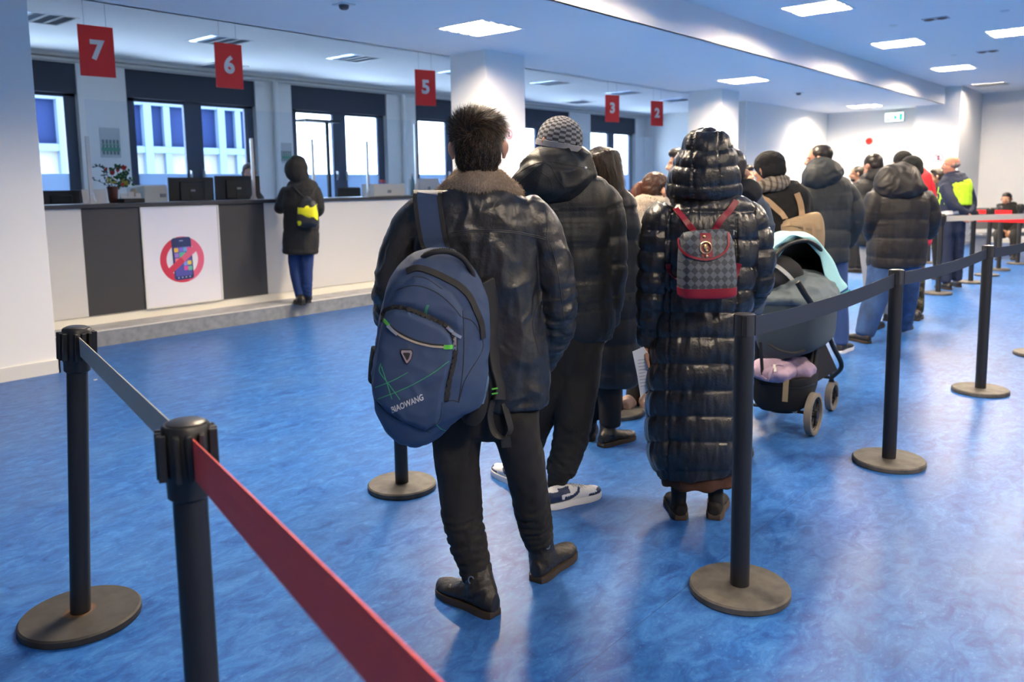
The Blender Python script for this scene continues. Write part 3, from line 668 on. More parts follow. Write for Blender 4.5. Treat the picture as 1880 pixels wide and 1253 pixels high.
t = thing('vase', 'beige egg-shaped vase behind the desk phone on the counter', 'vase', (on_Y(245, 350, 8.78)[0], 8.78, CT))
MB().lathe((0, 0, 0), [(0.02, 0), (0.04, 0.05), (0.045, 0.09), (0.03, 0.14), (0.02, 0.15)], 20).build('body', mat('vase_beige', (0.4, 0.33, 0.27), 0.6), t, True)
# floor uplighter behind the counter
lx = on_Y(603, 300, 9.9)
t = thing('floor_lamp', 'tall black floor lamp with a flat slab head behind the counter', 'floor lamp', (lx[0], 9.9, 0.15))
lt = on_Y(603, 226, 9.9)[2]-0.15
MB().box((-0.022, -0.018, 0.02), (0.022, 0.018, lt)).build('pole', M_BLK, t)
MB().box((-0.16, -0.16, 0), (0.16, 0.16, 0.02)).build('base', M_BLK, t)
MB().box((-0.46, -0.12, lt), (0.16, 0.13, lt+0.035)).build('lamp_head', M_BLK, t, bevel=0.006)
# calendars on the piers
for xa, ya, xb, yb, l, n in ((182, 234, 223, 290, 'wall calendar on the pier above the flower pot', 0), (513, 262, 537, 300, 'small wall calendar on the pier left of the floor lamp', 1)):
    a = on_Y(xa, ya, 12.49); b = on_Y(xb, yb, 12.49); w = b[0]-a[0]; h = a[2]-b[2]
    t = thing('calendar', l, 'calendar', (a[0], 12.49, b[2]))
    MB().box((0, 0, 0), (w, 0.008, h)).build('sheet', mat('calendar_paper', (0.55, 0.57, 0.58), 0.6), t)
    g = MB()
    for r_ in range(3):
        for c_ in range(5): g.box((w*(0.08+0.18*c_), -0.002, h*(0.46-0.2*r_*0.9)), (w*(0.2+0.18*c_), -0.0005, h*(0.60-0.2*r_*0.9)))
    g.build('month_blocks', mat('calendar_print', (0.14, 0.2, 0.2), 0.6), t)
    MB().box((0.01, -0.003, h*0.42), (w-0.01, -0.001, h*0.45)).box((0.01, -0.003, h*0.22), (w-0.01, -0.001, h*0.34)).build('green_band', mat('calendar_green', (0.10, 0.32, 0.22), 0.6), t)
# far end of the counter zone: coat on a stand, shelf
ap = on_Y(1190, 300, 9.4)
t = thing('navy_coat', 'dark navy coat hanging on a stand at the far end of the counter', 'coat', (min(ap[0], 14.4), 9.5, 0.15))
zt = on_Y(1190, 293, 9.4)[2]-0.15
mbx = MB(); prof = [(-0.42, .55), (-0.40, .9), (-.34, 1.4), (-.26, zt-0.12), (-.2, zt-0.02)]
vs = []; fs = []; nn = 28
for j, (hw, z) in enumerate(prof):
    for k in range(nn):
        an = 2*math.pi*k/nn; rr = 1+0.07*math.sin(6*an+j); vs.append((abs(hw)*rr*math.cos(an)+0.02, 0.14*rr*math.sin(an), z))
for j in range(len(prof)-1):
    for k in range(nn): fs.append((j*nn+k, j*nn+(k+1) % nn, (j+1)*nn+(k+1) % nn, (j+1)*nn+k))
fs.append(tuple(reversed(range(nn)))); fs.append(tuple(range((len(prof)-1)*nn, len(prof)*nn)))
NV = mat('navy_cloth', (0.008, 0.014, 0.06), 0.8)
mbx.add(vs, fs).build('coat_body', NV, t, True)
MB().tube([(-.19, 0, zt-0.04), (-.17, 0, zt+0.02), (-.1, 0, zt-0.02)], .03).tube([(.12, 0, zt-0.03), (.18, 0, zt+0.03), (.22, 0, zt-0.02)], .03).build('collar', NV, t, True)
MB().cyl((0, 0, 0), (0, 0, 0.6), 0.02).cyl((0, 0, 0), (0, 0, 0.02), 0.2).build('stand', CHB, t, True)
sp = on_Y(1238, 263, 11.0)
t = thing('wall_shelf', 'short grey wall shelf at the far right end of the counter zone', 'shelf', (20.6, 10.2, on_X(1238, 263, 20.6)[2]))
MB().box((-0.25, -0.9, -0.02), (0, 0.9, 0.02)).build('board', VM, t)
for yy in (-0.6, 0.6): MB().box((-0.2, yy-0.01, -0.12), (0, yy+0.01, -0.02)).build('bracket', VM, t)

# ================================================================== STANCHIONS
P_BLK = mat('post_black', (0.010, 0.010, 0.011), 0.42, bump=(500, 0.06, 2))
P_TOP = mat('post_cap_top', (0.03, 0.03, 0.032), 0.35)
def base_material(name, rust):
    m = bpy.data.materials.new(name); m.use_nodes = True; nt = m.node_tree; b = nt.nodes['Principled BSDF']; N = nt.nodes.new; L = nt.links.new
    tc = N('ShaderNodeTexCoord'); n = N('ShaderNodeTexNoise'); n.inputs['Scale'].default_value = 14; n.inputs['Detail'].default_value = 8; L(tc.outputs['Object'], n.inputs['Vector'])
    r = N('ShaderNodeValToRGB'); d = 0.35 if rust else 1.0
    r.color_ramp.elements[0].position = 0.3; r.color_ramp.elements[0].color = (0.035*d, 0.033*d, 0.030*d, 1)
    r.color_ramp.elements[1].position = 0.75; r.color_ramp.elements[1].color = (0.115*d, 0.105*d, 0.092*d, 1)
    L(n.outputs['Fac'], r.inputs[0]); L(r.outputs[0], b.inputs['Base Color']); b.inputs['Roughness'].default_value = 0.62
    if rust:
        ln = N('ShaderNodeVectorMath'); ln.operation = 'LENGTH'; L(tc.outputs['Object'], ln.inputs[0])
        ad = N('ShaderNodeMath'); ad.operation = 'MULTIPLY_ADD'; ad.inputs[1].default_value = 0.05; L(n.outputs['Fac'], ad.inputs[0]); L(ln.outputs['Value'], ad.inputs[2])
        mr = N('ShaderNodeMapRange'); mr.inputs[1].default_value = 0.055; mr.inputs[2].default_value = 0.085; mr.inputs[3].default_value = 1; mr.inputs[4].default_value = 0
        L(ad.outputs[0], mr.inputs[0]); mx = N('ShaderNodeMix'); mx.data_type = 'RGBA'; L(mr.outputs[0], mx.inputs[0]); L(r.outputs[0], mx.inputs[6]); mx.inputs[7].default_value = (0.22, 0.09, 0.015, 1)
        L(mx.outputs[2], b.inputs['Base Color'])
    return m
P_BASE = base_material('post_base_worn', False); P_RUST = base_material('post_base_rusty', True)
def stanchion(x, y, l, kind='cap', tilt=(0, 0), grp='black belt stanchions', rust=False, rz=0.0, br=0.175):
    t = thing('belt_stanchion', l, 'stanchion', (x, y, 0), rz, grp)
    t.rotation_euler = (tilt[0], tilt[1], rz)
    MB().lathe((0, 0, 0), [(br-0.004, 0), (br, 0.004), (br, 0.022), (br-0.006, 0.028), (0.06, 0.030)], 56).build('base', P_RUST if rust else P_BASE, t, True)
    if kind == 'cap':
        MB().cyl((0, 0, 0.028), (0, 0, 0.90), 0.032, n=28).build('pole', P_BLK, t, True)
        MB().lathe((0, 0, 0.865), [(0.033, 0), (0.040, 0.006), (0.041, 0.05), (0.043, 0.055), (0.044, 0.142), (0.040, 0.147)], 32).build('head', P_BLK, t, True)
        MB().lathe((0, 0, 1.010), [(0.034, 0), (0.036, 0.004), (0.030, 0.007)], 28).build('lid', P_TOP, t, True)
        for k in range(4):
            an = k*math.pi/2; c, s = math.cos(an), math.sin(an); U = np.array((c, s, 0)); V = np.array((-s, c, 0)); Z = np.array((0, 0, 1.))
            MB().obox(U*0.046+Z*0.955, U*0.010, V*0.006, Z*0.045).obox(U*0.046+V*0.022+Z*0.955, U*0.008, V*0.005, Z*0.045).obox(U*0.046-V*0.022+Z*0.955, U*0.008, V*0.005, Z*0.045).build('clip', P_BLK, t, bevel=0.002)
    else:
        MB().cyl((0, 0, 0.028), (0, 0, 1.0), 0.0335, n=32).build('pole', P_BLK, t, True)
        MB().lathe((0, 0, 0.93), [(0.0345, 0), (0.0345, 0.072), (0.030, 0.074)], 32).build('head', P_TOP, t, True)
        for k in range(4):
            an = k*math.pi/2+0.4; c, s = math.cos(an), math.sin(an); U = np.array((c, s, 0)); V = np.array((-s, c, 0)); Z = np.array((0, 0, 1.))
            MB().obox(U*0.033+Z*0.965, U*0.0045, V*0.009, Z*0.035).build('clip', P_BLK, t, bevel=0.001)
    return t
L1 = on_z(148, 1122, .03); L2 = on_z(340, 777, 1.012); R1 = on_z(1358, 1072, .03); R2 = on_z(1632, 840, .03); R3 = on_z(1800, 712, .03); PM = on_z(738, 885, .03); PB = on_z(1134, 752, 0.03)
aL = math.atan2(L2[1]-L1[1], L2[0]-L1[0])
_t = stanchion(L1[0], L1[1], 'black belt stanchion with rusty base at the left, holding a grey belt', 'cap', rust=True, br=0.19)
_M = Matrix.Rotation(0.066, 4, Vector(-FH))          # the pole sits a little askew in its base
for _c in _t.children:
    if not _c.name.startswith('base'): _c.matrix_local = Matrix.Translation((0, 0, 0.03)) @ (_M.inverted() if (_M @ Vector((0, 0, 1))).dot(Vector(SH)) < 0 else _M) @ Matrix.Translation((0, 0, -0.03))
L1 = L1+SH*0.063
stanchion(L2[0], L2[1], 'nearest black stanchion joining the grey and red belts', 'cap', rz=-1.95)
stanchion(PM[0], PM[1], 'black stanchion whose pole rises behind the blue backpack', 'cap', br=0.165)
stanchion(R1[0], R1[1], 'black stanchion standing in front of the hooded woman, nearest of the right row', 'slot')
stanchion(R2[0], R2[1], 'black stanchion second in the right row, beside the stroller', 'slot')
stanchion(R3[0], R3[1], 'black stanchion third in the right row', 'slot')
stanchion(PB[0], PB[1], 'black stanchion hidden behind the queue, only its base showing by the boots', 'cap', br=0.165)
far = [(1722, 536, 'far black stanchion beside the hi-vis guard, holding the grey belt'), (1782, 516, 'far black stanchion right of the hi-vis guard'), (1833, 493, 'far black stanchion in front of the seated man'), (1868, 482, 'far black stanchion at the right edge of the picture'), (1812, 503, 'far black stanchion left of the seated man'), (1704, 480, 'far black stanchion behind the guard, base by his trousers')]
FP = []
for x, y, l in far:
    p = on_z(x, y, .03); FP.append(p); stanchion(p[0], p[1], l, 'cap', grp='far belt stanchions', br=0.165, rz=0.3)
def belt(a, b, l, m, sag=0.0, w=0.055, twist=0.0, n=14, name='belt', cat='belt', z=0.955):
    a = np.array([a[0], a[1], z]); b = np.array([b[0], b[1], z]); pts = []; ws = []
    for u in np.linspace(0, 1, n):
        p = a+(b-a)*u; p[2] -= sag*4*u*(1-u); pts.append(p)
        an = twist*math.sin(math.pi*u); s = np.cross((b-a)/np.linalg.norm(b-a), (0, 0, 1)); ws.append(np.array((0, 0, 1.))*math.cos(an)+s*math.sin(an))
    o = MB().ribbon(pts, ws, w, 0.0022).build(name, m, None)
    return tag(o, l, cat, 'barrier belts')
B_GREY = mat('belt_grey', (0.50, 0.48, 0.42), 0.6); B_RED = mat('belt_red', (0.98, 0.11, 0.09), 0.55, bump=(400, 0.1, 2)); B_NAVY = mat('belt_navy', (0.012, 0.017, 0.032), 0.6)
def off(a, b, d=0.05):
    v = np.array(b[:2])-np.array(a[:2]); v = v/np.linalg.norm(v); return (a[0]+v[0]*d, a[1]+v[1]*d), (b[0]-v[0]*d, b[1]-v[1]*d)
a, b = off(L1, L2); belt(a, b, 'grey belt stretched between the two left stanchions', B_GREY, 0.0, 0.062)
_q = on_z(785, 1253, .985); _d = (_q-L2)[:2]; _d /= np.linalg.norm(_d); L3 = L2[:2]+_d*1.55; a, b = off(L2, L3)
belt(a, b, 'bright red belt running from the nearest stanchion out of the bottom edge', B_RED, 0.0, 0.078, -0.12)
stanchion(L3[0], L3[1], 'black stanchion below the picture edge that anchors the red belt', 'cap')
R4 = on_z(1905, 646, .03)
for u, v, l in ((R1, R2, 'dark navy belt from the nearest right stanchion across the stroller'), (R2, R3, 'dark navy belt between the second and third right stanchions'), (R3, R4, 'dark navy belt leaving the third right stanchion to the picture edge')):
    a, b = off(u, v, 0.035); belt(a, b, l, B_NAVY, 0.02, 0.068, z=0.952)
stanchion(R4[0], R4[1], 'black stanchion at the right edge, only its base rim in view', 'slot')
G0 = FP[0]; G1 = on_z(1990, 560, .03)
a, b = off(G0, (G0[0]+2.9, G0[1]-2.1)); belt(a, b, 'far grey belt running right from the guard stanchion', B_GREY, 0.0, 0.07)
rd = mat('belt_red_far', (0.75, 0.01, 0.015), 0.5)
a = on_D(1782, 389, 12.3); b = on_D(1858, 390, 12.1); tag(MB().ribbon([tuple(a), tuple(b)], np.array((0, 0, 1.)), 0.060, .003).build('belt', rd), 'upper far red belt in front of the seated man', 'belt', 'barrier belts')
a = on_D(1782, 402, 11.6); b = on_D(1900, 405, 11.4); tag(MB().ribbon([tuple(a), tuple(b)], np.array((0, 0, 1.)), 0.075, .003).build('belt', rd), 'lower far red belt in front of the seated man', 'belt', 'barrier belts')
# litter on the floor
a = on_z(175, 698); tag(MB().box((a[0]-.012, a[1]-.008, 0), (a[0]+.012, a[1]+.006, .004)).build('crumb', W_TRIM), 'tiny pale crumb on the blue floor behind the left stanchion', 'litter')
# ================================================================== FIGURE TOOLS
_rs = np.random.RandomState(5); _PERM = _rs.permutation(256); _PERM = np.concatenate([_PERM, _PERM]); _GR = _rs.normal(size=(256, 3)); _GR /= np.linalg.norm(_GR, axis=1)[:, None]
def noise3(p):
    """gradient noise in about [-1,1] for an (N,3) array"""
    p = np.asarray(p, float); i = np.floor(p).astype(int); f = p-i; i &= 255; u = f*f*f*(f*(f*6-15)+10); out = 0
    for dx in (0, 1):
        for dy in (0, 1):
            for dz in (0, 1):
                g = _GR[_PERM[_PERM[_PERM[(i[:, 0]+dx) & 255]+((i[:, 1]+dy) & 255)]+((i[:, 2]+dz) & 255)]]
                d = f-np.array([dx, dy, dz]); w = np.where(dx, u[:, 0], 1-u[:, 0])*np.where(dy, u[:, 1], 1-u[:, 1])*np.where(dz, u[:, 2], 1-u[:, 2])
                out = out+w*(g*d).sum(1)
    return out*1.6
def fbm(p, o=3):
    s = 0; a = 1
    for k in range(o): s = s+a*noise3(p*(2**k)+k*17.3); a *= 0.5
    return s
def ridged(p): return 1-np.abs(noise3(p))*2
def sstep(x, a, b): t = np.clip((x-a)/(b-a), 0, 1); return t*t*(3-2*t)

def catmull(P, n):
    """P (M,k) control rows -> n samples per span"""
    P = np.asarray(P, float); M = len(P)
    if M == 2: t = np.linspace(0, 1, n+1)[:, None]; return P[0]*(1-t)+P[1]*t
    Q = np.vstack([2*P[0]-P[1], P, 2*P[-1]-P[-2]]); out = []
    for i in range(1, M):
        p0, p1, p2, p3 = Q[i-1], Q[i], Q[i+1], Q[i+2]
        for t in np.linspace(0, 1, n, endpoint=False):
            out.append(0.5*((2*p1)+(-p0+p2)*t+(2*p0-5*p1+4*p2-p3)*t*t+(-p0+3*p1-3*p2+p3)*t**3))
    out.append(P[-1]); return np.array(out)

class Fig:
    """places measured points of one figure at its own real distance"""
    def __init__(s, D): s.D = D
    def P(s, x, y, d=0.0): return on_D(x, y, s.D+d)
    def m(s, px, d=0.0): return px*(s.D+d)/CF/math.cos(PITCH)**0
    # a chain row: (px, py, d, r_side_px, r_depth_px)
    def chain(s, rows, n=5, sub=True):
        R = [tuple(r) if len(r) == 5 else (r[0], r[1], r[2], r[3], r[3]) for r in rows]
        A = catmull(R, n) if sub else np.array(R, float)
        pts = np.array([s.P(a[0], a[1], a[2]) for a in A]); ra = np.array([s.m(a[3], a[2]) for a in A]); rb = np.array([s.m(a[4], a[2]) for a in A])
        return pts, np.maximum(ra, 0.002), np.maximum(rb, 0.002)
def frames(pts, side=None):
    side = SH if side is None else side; n = len(pts); T = np.zeros((n, 3)); U = np.zeros((n, 3)); W = np.zeros((n, 3)); prev = np.asarray(side, float)
    for i in range(n):
        t = pts[min(i+1, n-1)]-pts[max(i-1, 0)]; t = t/(np.linalg.norm(t)+1e-12)
        u = prev-t*(prev@t)
        if np.linalg.norm(u) < 0.15: u = np.cross(t, FH)
        u /= np.linalg.norm(u); prev = u; T[i] = t; U[i] = u; W[i] = np.cross(t, u)
    return T, U, W
def loft(mb, pts, ra, rb, n=24, e=2.0, cap0=1.0, cap1=1.0, side=None, mi=0):
    """closed tube with elliptical rings; cap = roundness of the end (0 flat)"""
    T, U, W = frames(pts, side); P = [];
    def ring(c, u, w, a, b):
        an = np.arange(n)*2*np.pi/n; cs, sn = np.cos(an), np.sin(an)
        x = np.sign(cs)*np.abs(cs)**(2/e); y = np.sign(sn)*np.abs(sn)**(2/e)
        return c+a*x[:, None]*u+b*y[:, None]*w
    r0 = min(ra[0], rb[0]); r1 = min(ra[-1], rb[-1]); rings = []
    if cap0:
        for k in (80, 60, 40, 20): q = math.radians(k); rings.append(ring(pts[0]-T[0]*r0*cap0*math.sin(q), U[0], W[0], ra[0]*math.cos(q), rb[0]*math.cos(q)))
    for i in range(len(pts)): rings.append(ring(pts[i], U[i], W[i], ra[i], rb[i]))
    if cap1:
        for k in (20, 40, 60, 80): q = math.radians(k); rings.append(ring(pts[-1]+T[-1]*r1*cap1*math.sin(q), U[-1], W[-1], ra[-1]*math.cos(q), rb[-1]*math.cos(q)))
    m = len(rings); fs = []
    for j in range(m-1):
        for k in range(n): fs.append((j*n+k, j*n+(k+1) % n, (j+1)*n+(k+1) % n, (j+1)*n+k))
    fs.append(tuple(reversed(range(n)))); fs.append(tuple(range((m-1)*n, m*n)))
    mb.add(np.vstack(rings), fs, mi); return mb
def ellipsoid(mb, c, R, r, nu=18, nv=12):
    """R: 3x3 rows = axes (right, forward, up)"""
    vs = []; fs = []; c = np.asarray(c); R = np.asarray(R)
    for j in range(1, nv):
        th = math.pi*j/nv
        for k in range(nu):
            ph = 2*math.pi*k/nu; l = np.array([r[0]*math.sin(th)*math.cos(ph), r[1]*math.sin(th)*math.sin(ph), r[2]*math.cos(th)]); vs.append(c+l@R)
    vs.append(c+np.array([0, 0, r[2]])@R); vs.append(c-np.array([0, 0, r[2]])@R); a = len(vs)-2; b = a+1
    for j in range(nv-2):
        for k in range(nu): fs.append((j*nu+k, (j+1)*nu+k, (j+1)*nu+(k+1) % nu, j*nu+(k+1) % nu))
    for k in range(nu): fs.append((a, k, (k+1) % nu)); fs.append((b, (nv-2)*nu+(k+1) % nu, (nv-2)*nu+k))
    return mb.add(vs, fs)
def remesh(mb, vox, smooth=2, name='tmp'):
    """fuse all shapes of mb into one continuous surface -> verts, faces"""
    me = mb.mesh(name); o = bpy.data.objects.new(name, me); COL.objects.link(o)
    r = o.modifiers.new('r', 'REMESH'); r.mode = 'VOXEL'; r.voxel_size = vox
    if smooth: s = o.modifiers.new('s', 'SMOOTH'); s.iterations = smooth; s.factor = 0.5
    me2 = bpy.data.meshes.new_from_object(o.evaluated_get(bpy.context.evaluated_depsgraph_get()))
    bpy.data.objects.remove(o); bpy.data.meshes.remove(me); return me2
def get_co(me):
    a = np.empty(len(me.vertices)*3); me.vertices.foreach_get('co', a); return a.reshape(-1, 3)
def get_no(me):
    a = np.empty(len(me.vertices)*3); me.vertex_normals.foreach_get('vector', a); return a.reshape(-1, 3)
def set_co(me, a): me.vertices.foreach_set('co', np.ascontiguousarray(a).ravel()); me.update()
def nearest_chain(co, chains):
    """for each vertex: chain index, arc length s, total length, angle round the chain"""
    best = np.full(len(co), 1e9); ci = np.zeros(len(co), int); ss = np.zeros(len(co)); ang = np.zeros(len(co)); rad = np.zeros(len(co))
    for k, (pts, ra, rb) in enumerate(chains):
        L = np.concatenate([[0], np.cumsum(np.linalg.norm(np.diff(pts, axis=0), axis=1))]); T, U, W = frames(pts)
        for i in range(len(pts)-1):
            a, b = pts[i], pts[i+1]; ab = b-a; t = np.clip(((co-a)@ab)/(ab@ab+1e-12), 0, 1); q = a+t[:, None]*ab; d = co-q
            r = np.maximum(ra[i], rb[i]); dx = (d@U[i])/ra[i]; dy = (d@W[i])/rb[i]; dz = (d@T[i])/r; dd = np.sqrt(dx*dx+dy*dy+dz*dz)
            m = dd < best; best[m] = dd[m]; ci[m] = k; ss[m] = L[i]+t[m]*(L[i+1]-L[i]); ang[m] = np.arctan2(dy, dx)[m]; rad[m] = r
    return ci, ss, ang, rad
def garment(name, m, parent, fig, parts, vox=0.008, smooth=2, disp=None, e=2.2, cut=None):
    """parts: list of (rows, opts); fused, displaced, linked as ONE mesh"""
    mb = MB(); chains = []
    for rows, o in parts:
        pts, ra, rb = fig.chain(rows, o.get('n', 5)); loft(mb, pts, ra, rb, 26, o.get('e', e), o.get('c0', .5), o.get('c1', .5), o.get('side')); chains.append((pts, ra, rb))
    me = remesh(mb, vox, smooth, name)
    if disp is not None:
        co = get_co(me); no = get_no(me); ci, ss, ang, rad = nearest_chain(co, chains)
        d = disp(co, no, ci, ss, ang); set_co(me, co+no*d[:, None])
    me.name = name
    return adopt(link_mesh(name, me, m), parent)
def root_loc(p):
    while p.parent is not None: p = p.parent
    return p.location
def adopt(o, parent):
    """parent a world-space mesh to a thing (or to a part of it) without moving it"""
    o.parent = parent
    o.matrix_parent_inverse = Matrix.Translation(root_loc(parent)).inverted() if parent.parent is None else Matrix.Identity(4)
    return o
def wmesh(mb, name, m, parent, smooth=True, bevel=0.0, seg=2):
    o = mb.build(name, m, None, smooth, bevel, seg); return adopt(o, parent)

# displacement recipes ------------------------------------------------
def puffer(seams_fn, A=0.012, B=0.004, wf=38.0, seed=0.0, power=0.55):
    """quilted baffles: seams_fn(co,ci,ss) -> u in baffle units (seam at integers)"""
    def f(co, no, ci, ss, ang):
        u = seams_fn(co, ci, ss); fr = u-np.floor(u); b = np.abs(np.sin(np.pi*fr))
        near = 1-b
        q = np.stack([co[:, 0], co[:, 1], co[:, 2]*0.28], 1)*wf+seed
        w = noise3(q)*(0.35+0.9*near)+0.35*noise3(q*2.1+9)
        low = fbm(co*9+seed, 2)
        return A*(b**power)-A*0.45+B*w+0.004*low
    return f
def cloth_folds(A=0.005, f=14.0, stretch=(1, 1, 0.5), seed=0.0, B=0.0, bf=60):
    def g(co, no, ci, ss, ang):
        q = co*np.array(stretch)*f+seed; d = A*(ridged(q+0.7*fbm(co*6+seed, 2)[:, None])-0.4)
        if B: d = d+B*noise3(co*bf)
        return d
    return g
def bunch(A=0.006, per=0.035, seed=0.0, s0=0.0, s1=9.0):
    """horizontal bunching folds round a limb between arc lengths s0..s1"""
    def g(co, no, ci, ss, ang):
        wob = 0.9*noise3(co*7+seed)+0.35*np.sin(ang*2+seed)
        r = np.abs(np.sin(np.pi*(ss/per+wob)))
        env = sstep(ss, s0, s0+0.06)*(1-sstep(ss, s1-0.06, s1))
        return A*env*(r**0.8-0.5)+0.002*noise3(co*26+seed)
    return g

# heads, ears, hands, shoes ------------------------------------------
SKIN = mat('skin_light', (0.52, 0.27, 0.18), 0.5, var=(12, 0.12)); SKIN_EAR = SKIN; SKIN_D = mat('skin_tan', (0.34, 0.17, 0.10), 0.5, var=(12, 0.12))
def basis(face_deg, tilt=0.0, lean=0.0):
    """head axes. face_deg: 0 looks away from the viewer, 90 looks to the right, -90 left, 180 towards the viewer"""
    a = math.radians(face_deg); fwd = FH*math.cos(a)+SH*math.sin(a); up = np.array([0, 0, 1.]); right = np.cross(fwd, up)
    fwd2 = fwd*math.cos(tilt)-up*math.sin(tilt); up2 = np.cross(right, fwd2)
    if lean: r2 = right*math.cos(lean)+up2*math.sin(lean); up2 = -right*math.sin(lean)+up2*math.cos(lean); right = r2
    return np.array([right, fwd2, up2])
HEADPARTS = [((0, -.012, .030), (.076, .094, .086)), ((0, .030, -.040), (.060, .062, .074)), ((0, .066, -.094), (.026, .024, .020)), ((0, .050, -.078), (.044, .042, .030)),
             ((0, .100, -.022), (.013, .022, .019)), ((0, .090, .002), (.009, .012, .030)), ((.016, .094, -.028), (.008, .009, .008)), ((-.016, .094, -.028), (.008, .009, .008)),
             ((.030, .074, .022), (.026, .014, .009)), ((-.030, .074, .022), (.026, .014, .009)), ((.036, .060, -.030), (.024, .024, .022)), ((-.036, .060, -.030), (.024, .024, .022)),
             ((0, .088, -.056), (.023, .012, .006)), ((0, .086, -.066), (.020, .012, .007))]
def head_shapes(mb, c, R, s=1.0, ears=True):
    for p, r in HEADPARTS: ellipsoid(mb, c+np.array(p)*s@R, R, np.array(r)*s)
    if ears:
        for sg in (-1, 1):
            q = c+np.array([sg*.086, -.006, -.012])*s@R
            a = sg*0.75; rr = np.array([[math.cos(a), -math.sin(a)*1, 0], [math.sin(a), math.cos(a), 0], [0, 0, 1]])
            RR = np.array([R[0]*math.cos(a)-R[1]*math.sin(a), R[0]*math.sin(a)+R[1]*math.cos(a), R[2]])
            ellipsoid(mb, q+np.array([sg*.003, -.004, .010])*s@R, RR, np.array([.0075, .020, .026])*s, 12, 8)
            ellipsoid(mb, q+np.array([0, .0, -.018])*s@R, RR, np.array([.006, .010, .014])*s, 12, 8)
    return mb
EYE_W = mat('eye_white', (0.75, 0.72, 0.70), 0.3); EYE_D = mat('eye_dark', (0.012, 0.008, 0.006), 0.2)
def eyes(parent, c, R, s=1.0):
    for sg in (-1, 1):
        m = MB(); q = c+np.array([sg*.030, .0785, .004])*s@R; ellipsoid(m, q, R, np.array([.0125, .010, .0085])*s, 14, 10)
        e = wmesh(m, 'eye', EYE_W, parent); m = MB(); ellipsoid(m, q+np.array([0, .0065, 0])*s@R, R, np.array([.0055, .0045, .0055])*s, 10, 8); wmesh(m, 'iris', EYE_D, e)
def blob_hair(parent, c, R, s, m, cover, vox=0.006, disp=0.004, freq=60, name='hair', extra=None, smooth=1):
    """cap of hair: cover = list of (centre, radii) ellipsoids in head units"""
    mb = MB()
    for p, r in cover: ellipsoid(mb, c+np.array(p)*s@R, R, np.array(r)*s, 24, 16)
    if extra: extra(mb)
    me = remesh(mb, vox, smooth, name); co = get_co(me); no = get_no(me); l = (co-c)@R.T
    d = disp*ridged(l*freq*np.array([1, 1, .45])); set_co(me, co+no*d[:, None]); me.name = name
    return adopt(link_mesh(name, me, m), parent)
SHORT = [((0, -.022, .040), (.0835, .094, .086)), ((0, -.055, .0), (.074, .058, .070)), ((0, .02, .085), (.068, .072, .040))]
def hand_chains(w, d, pn, L=0.18, curl=0.4, thumb=1, spread=0.10):
    """list of (pts,ra,rb) for palm and five fingers. w wrist, d pointing direction, pn palm normal (palm faces pn)"""
    d = np.asarray(d, float); d /= np.linalg.norm(d); pn = np.asarray(pn, float); pn = pn-d*(pn@d); pn /= np.linalg.norm(pn); s = np.cross(d, pn); k = L/0.18; out = []
    out.append((np.array([w-d*.02*k, w+d*.02*k, w+d*.05*k, w+d*.088*k]), np.array([.026, .030, .038, .040])*k, np.array([.020, .017, .015, .013])*k, s))
    for i, (o, ln, r) in enumerate(((.031, .072, .0088), (.0105, .080, .0092), (-.0105, .074, .0088), (-.031, .058, .0078))):
        b = w+d*.080*k+s*thumb*o*k; dd = d+s*thumb*o*spread/0.03*1.0; dd /= np.linalg.norm(dd); pts = [b]; q = b; a = curl*0.5
        for f in (.42, .32, .26):
            a += curl*(0.8 if f < .4 else .35); v = dd*math.cos(a)+pn*math.sin(a); q = q+v*ln*f*k; pts.append(q)
        out.append((np.array(pts), np.array([1.05, 1, .92, .75])*r*k, np.array([1.05, 1, .92, .75])*r*k, s))
    b = w+d*.018*k+s*thumb*.024*k; v = (s*thumb*.75+d*.65+pn*.25); v /= np.linalg.norm(v); v2 = (s*thumb*.30+d*.9+pn*.35); v2 /= np.linalg.norm(v2)
    out.append((np.array([b, b+v*.036*k, b+v*.036*k+v2*.03*k, b+v*.036*k+v2*.054*k]), np.array([.014, .0115, .0105, .008])*k, np.array([.014, .0115, .0105, .008])*k, s))
    return out
def body(fig, root, chains, head=None, hands=(), vox=0.009, skin=None, name='body', smooth=2):
    """one continuous body: limbs/torso chains, head, hands fused"""
    mb = MB()
    for rows in chains:
        pts, ra, rb = fig.chain(rows, 4); loft(mb, pts, ra, rb, 18, 2.0, .3, .15)
    if head: head_shapes(mb, *head)
    for h in hands:
        for pts, ra, rb, s in hand_chains(*h[:3], **(h[3] if len(h) > 3 else {})): loft(mb, pts, ra, rb, 12, 2.0, .9, .9, s)
    me = remesh(mb, vox, smooth, name); me.name = name
    return adopt(link_mesh(name, me, skin or SKIN), root)
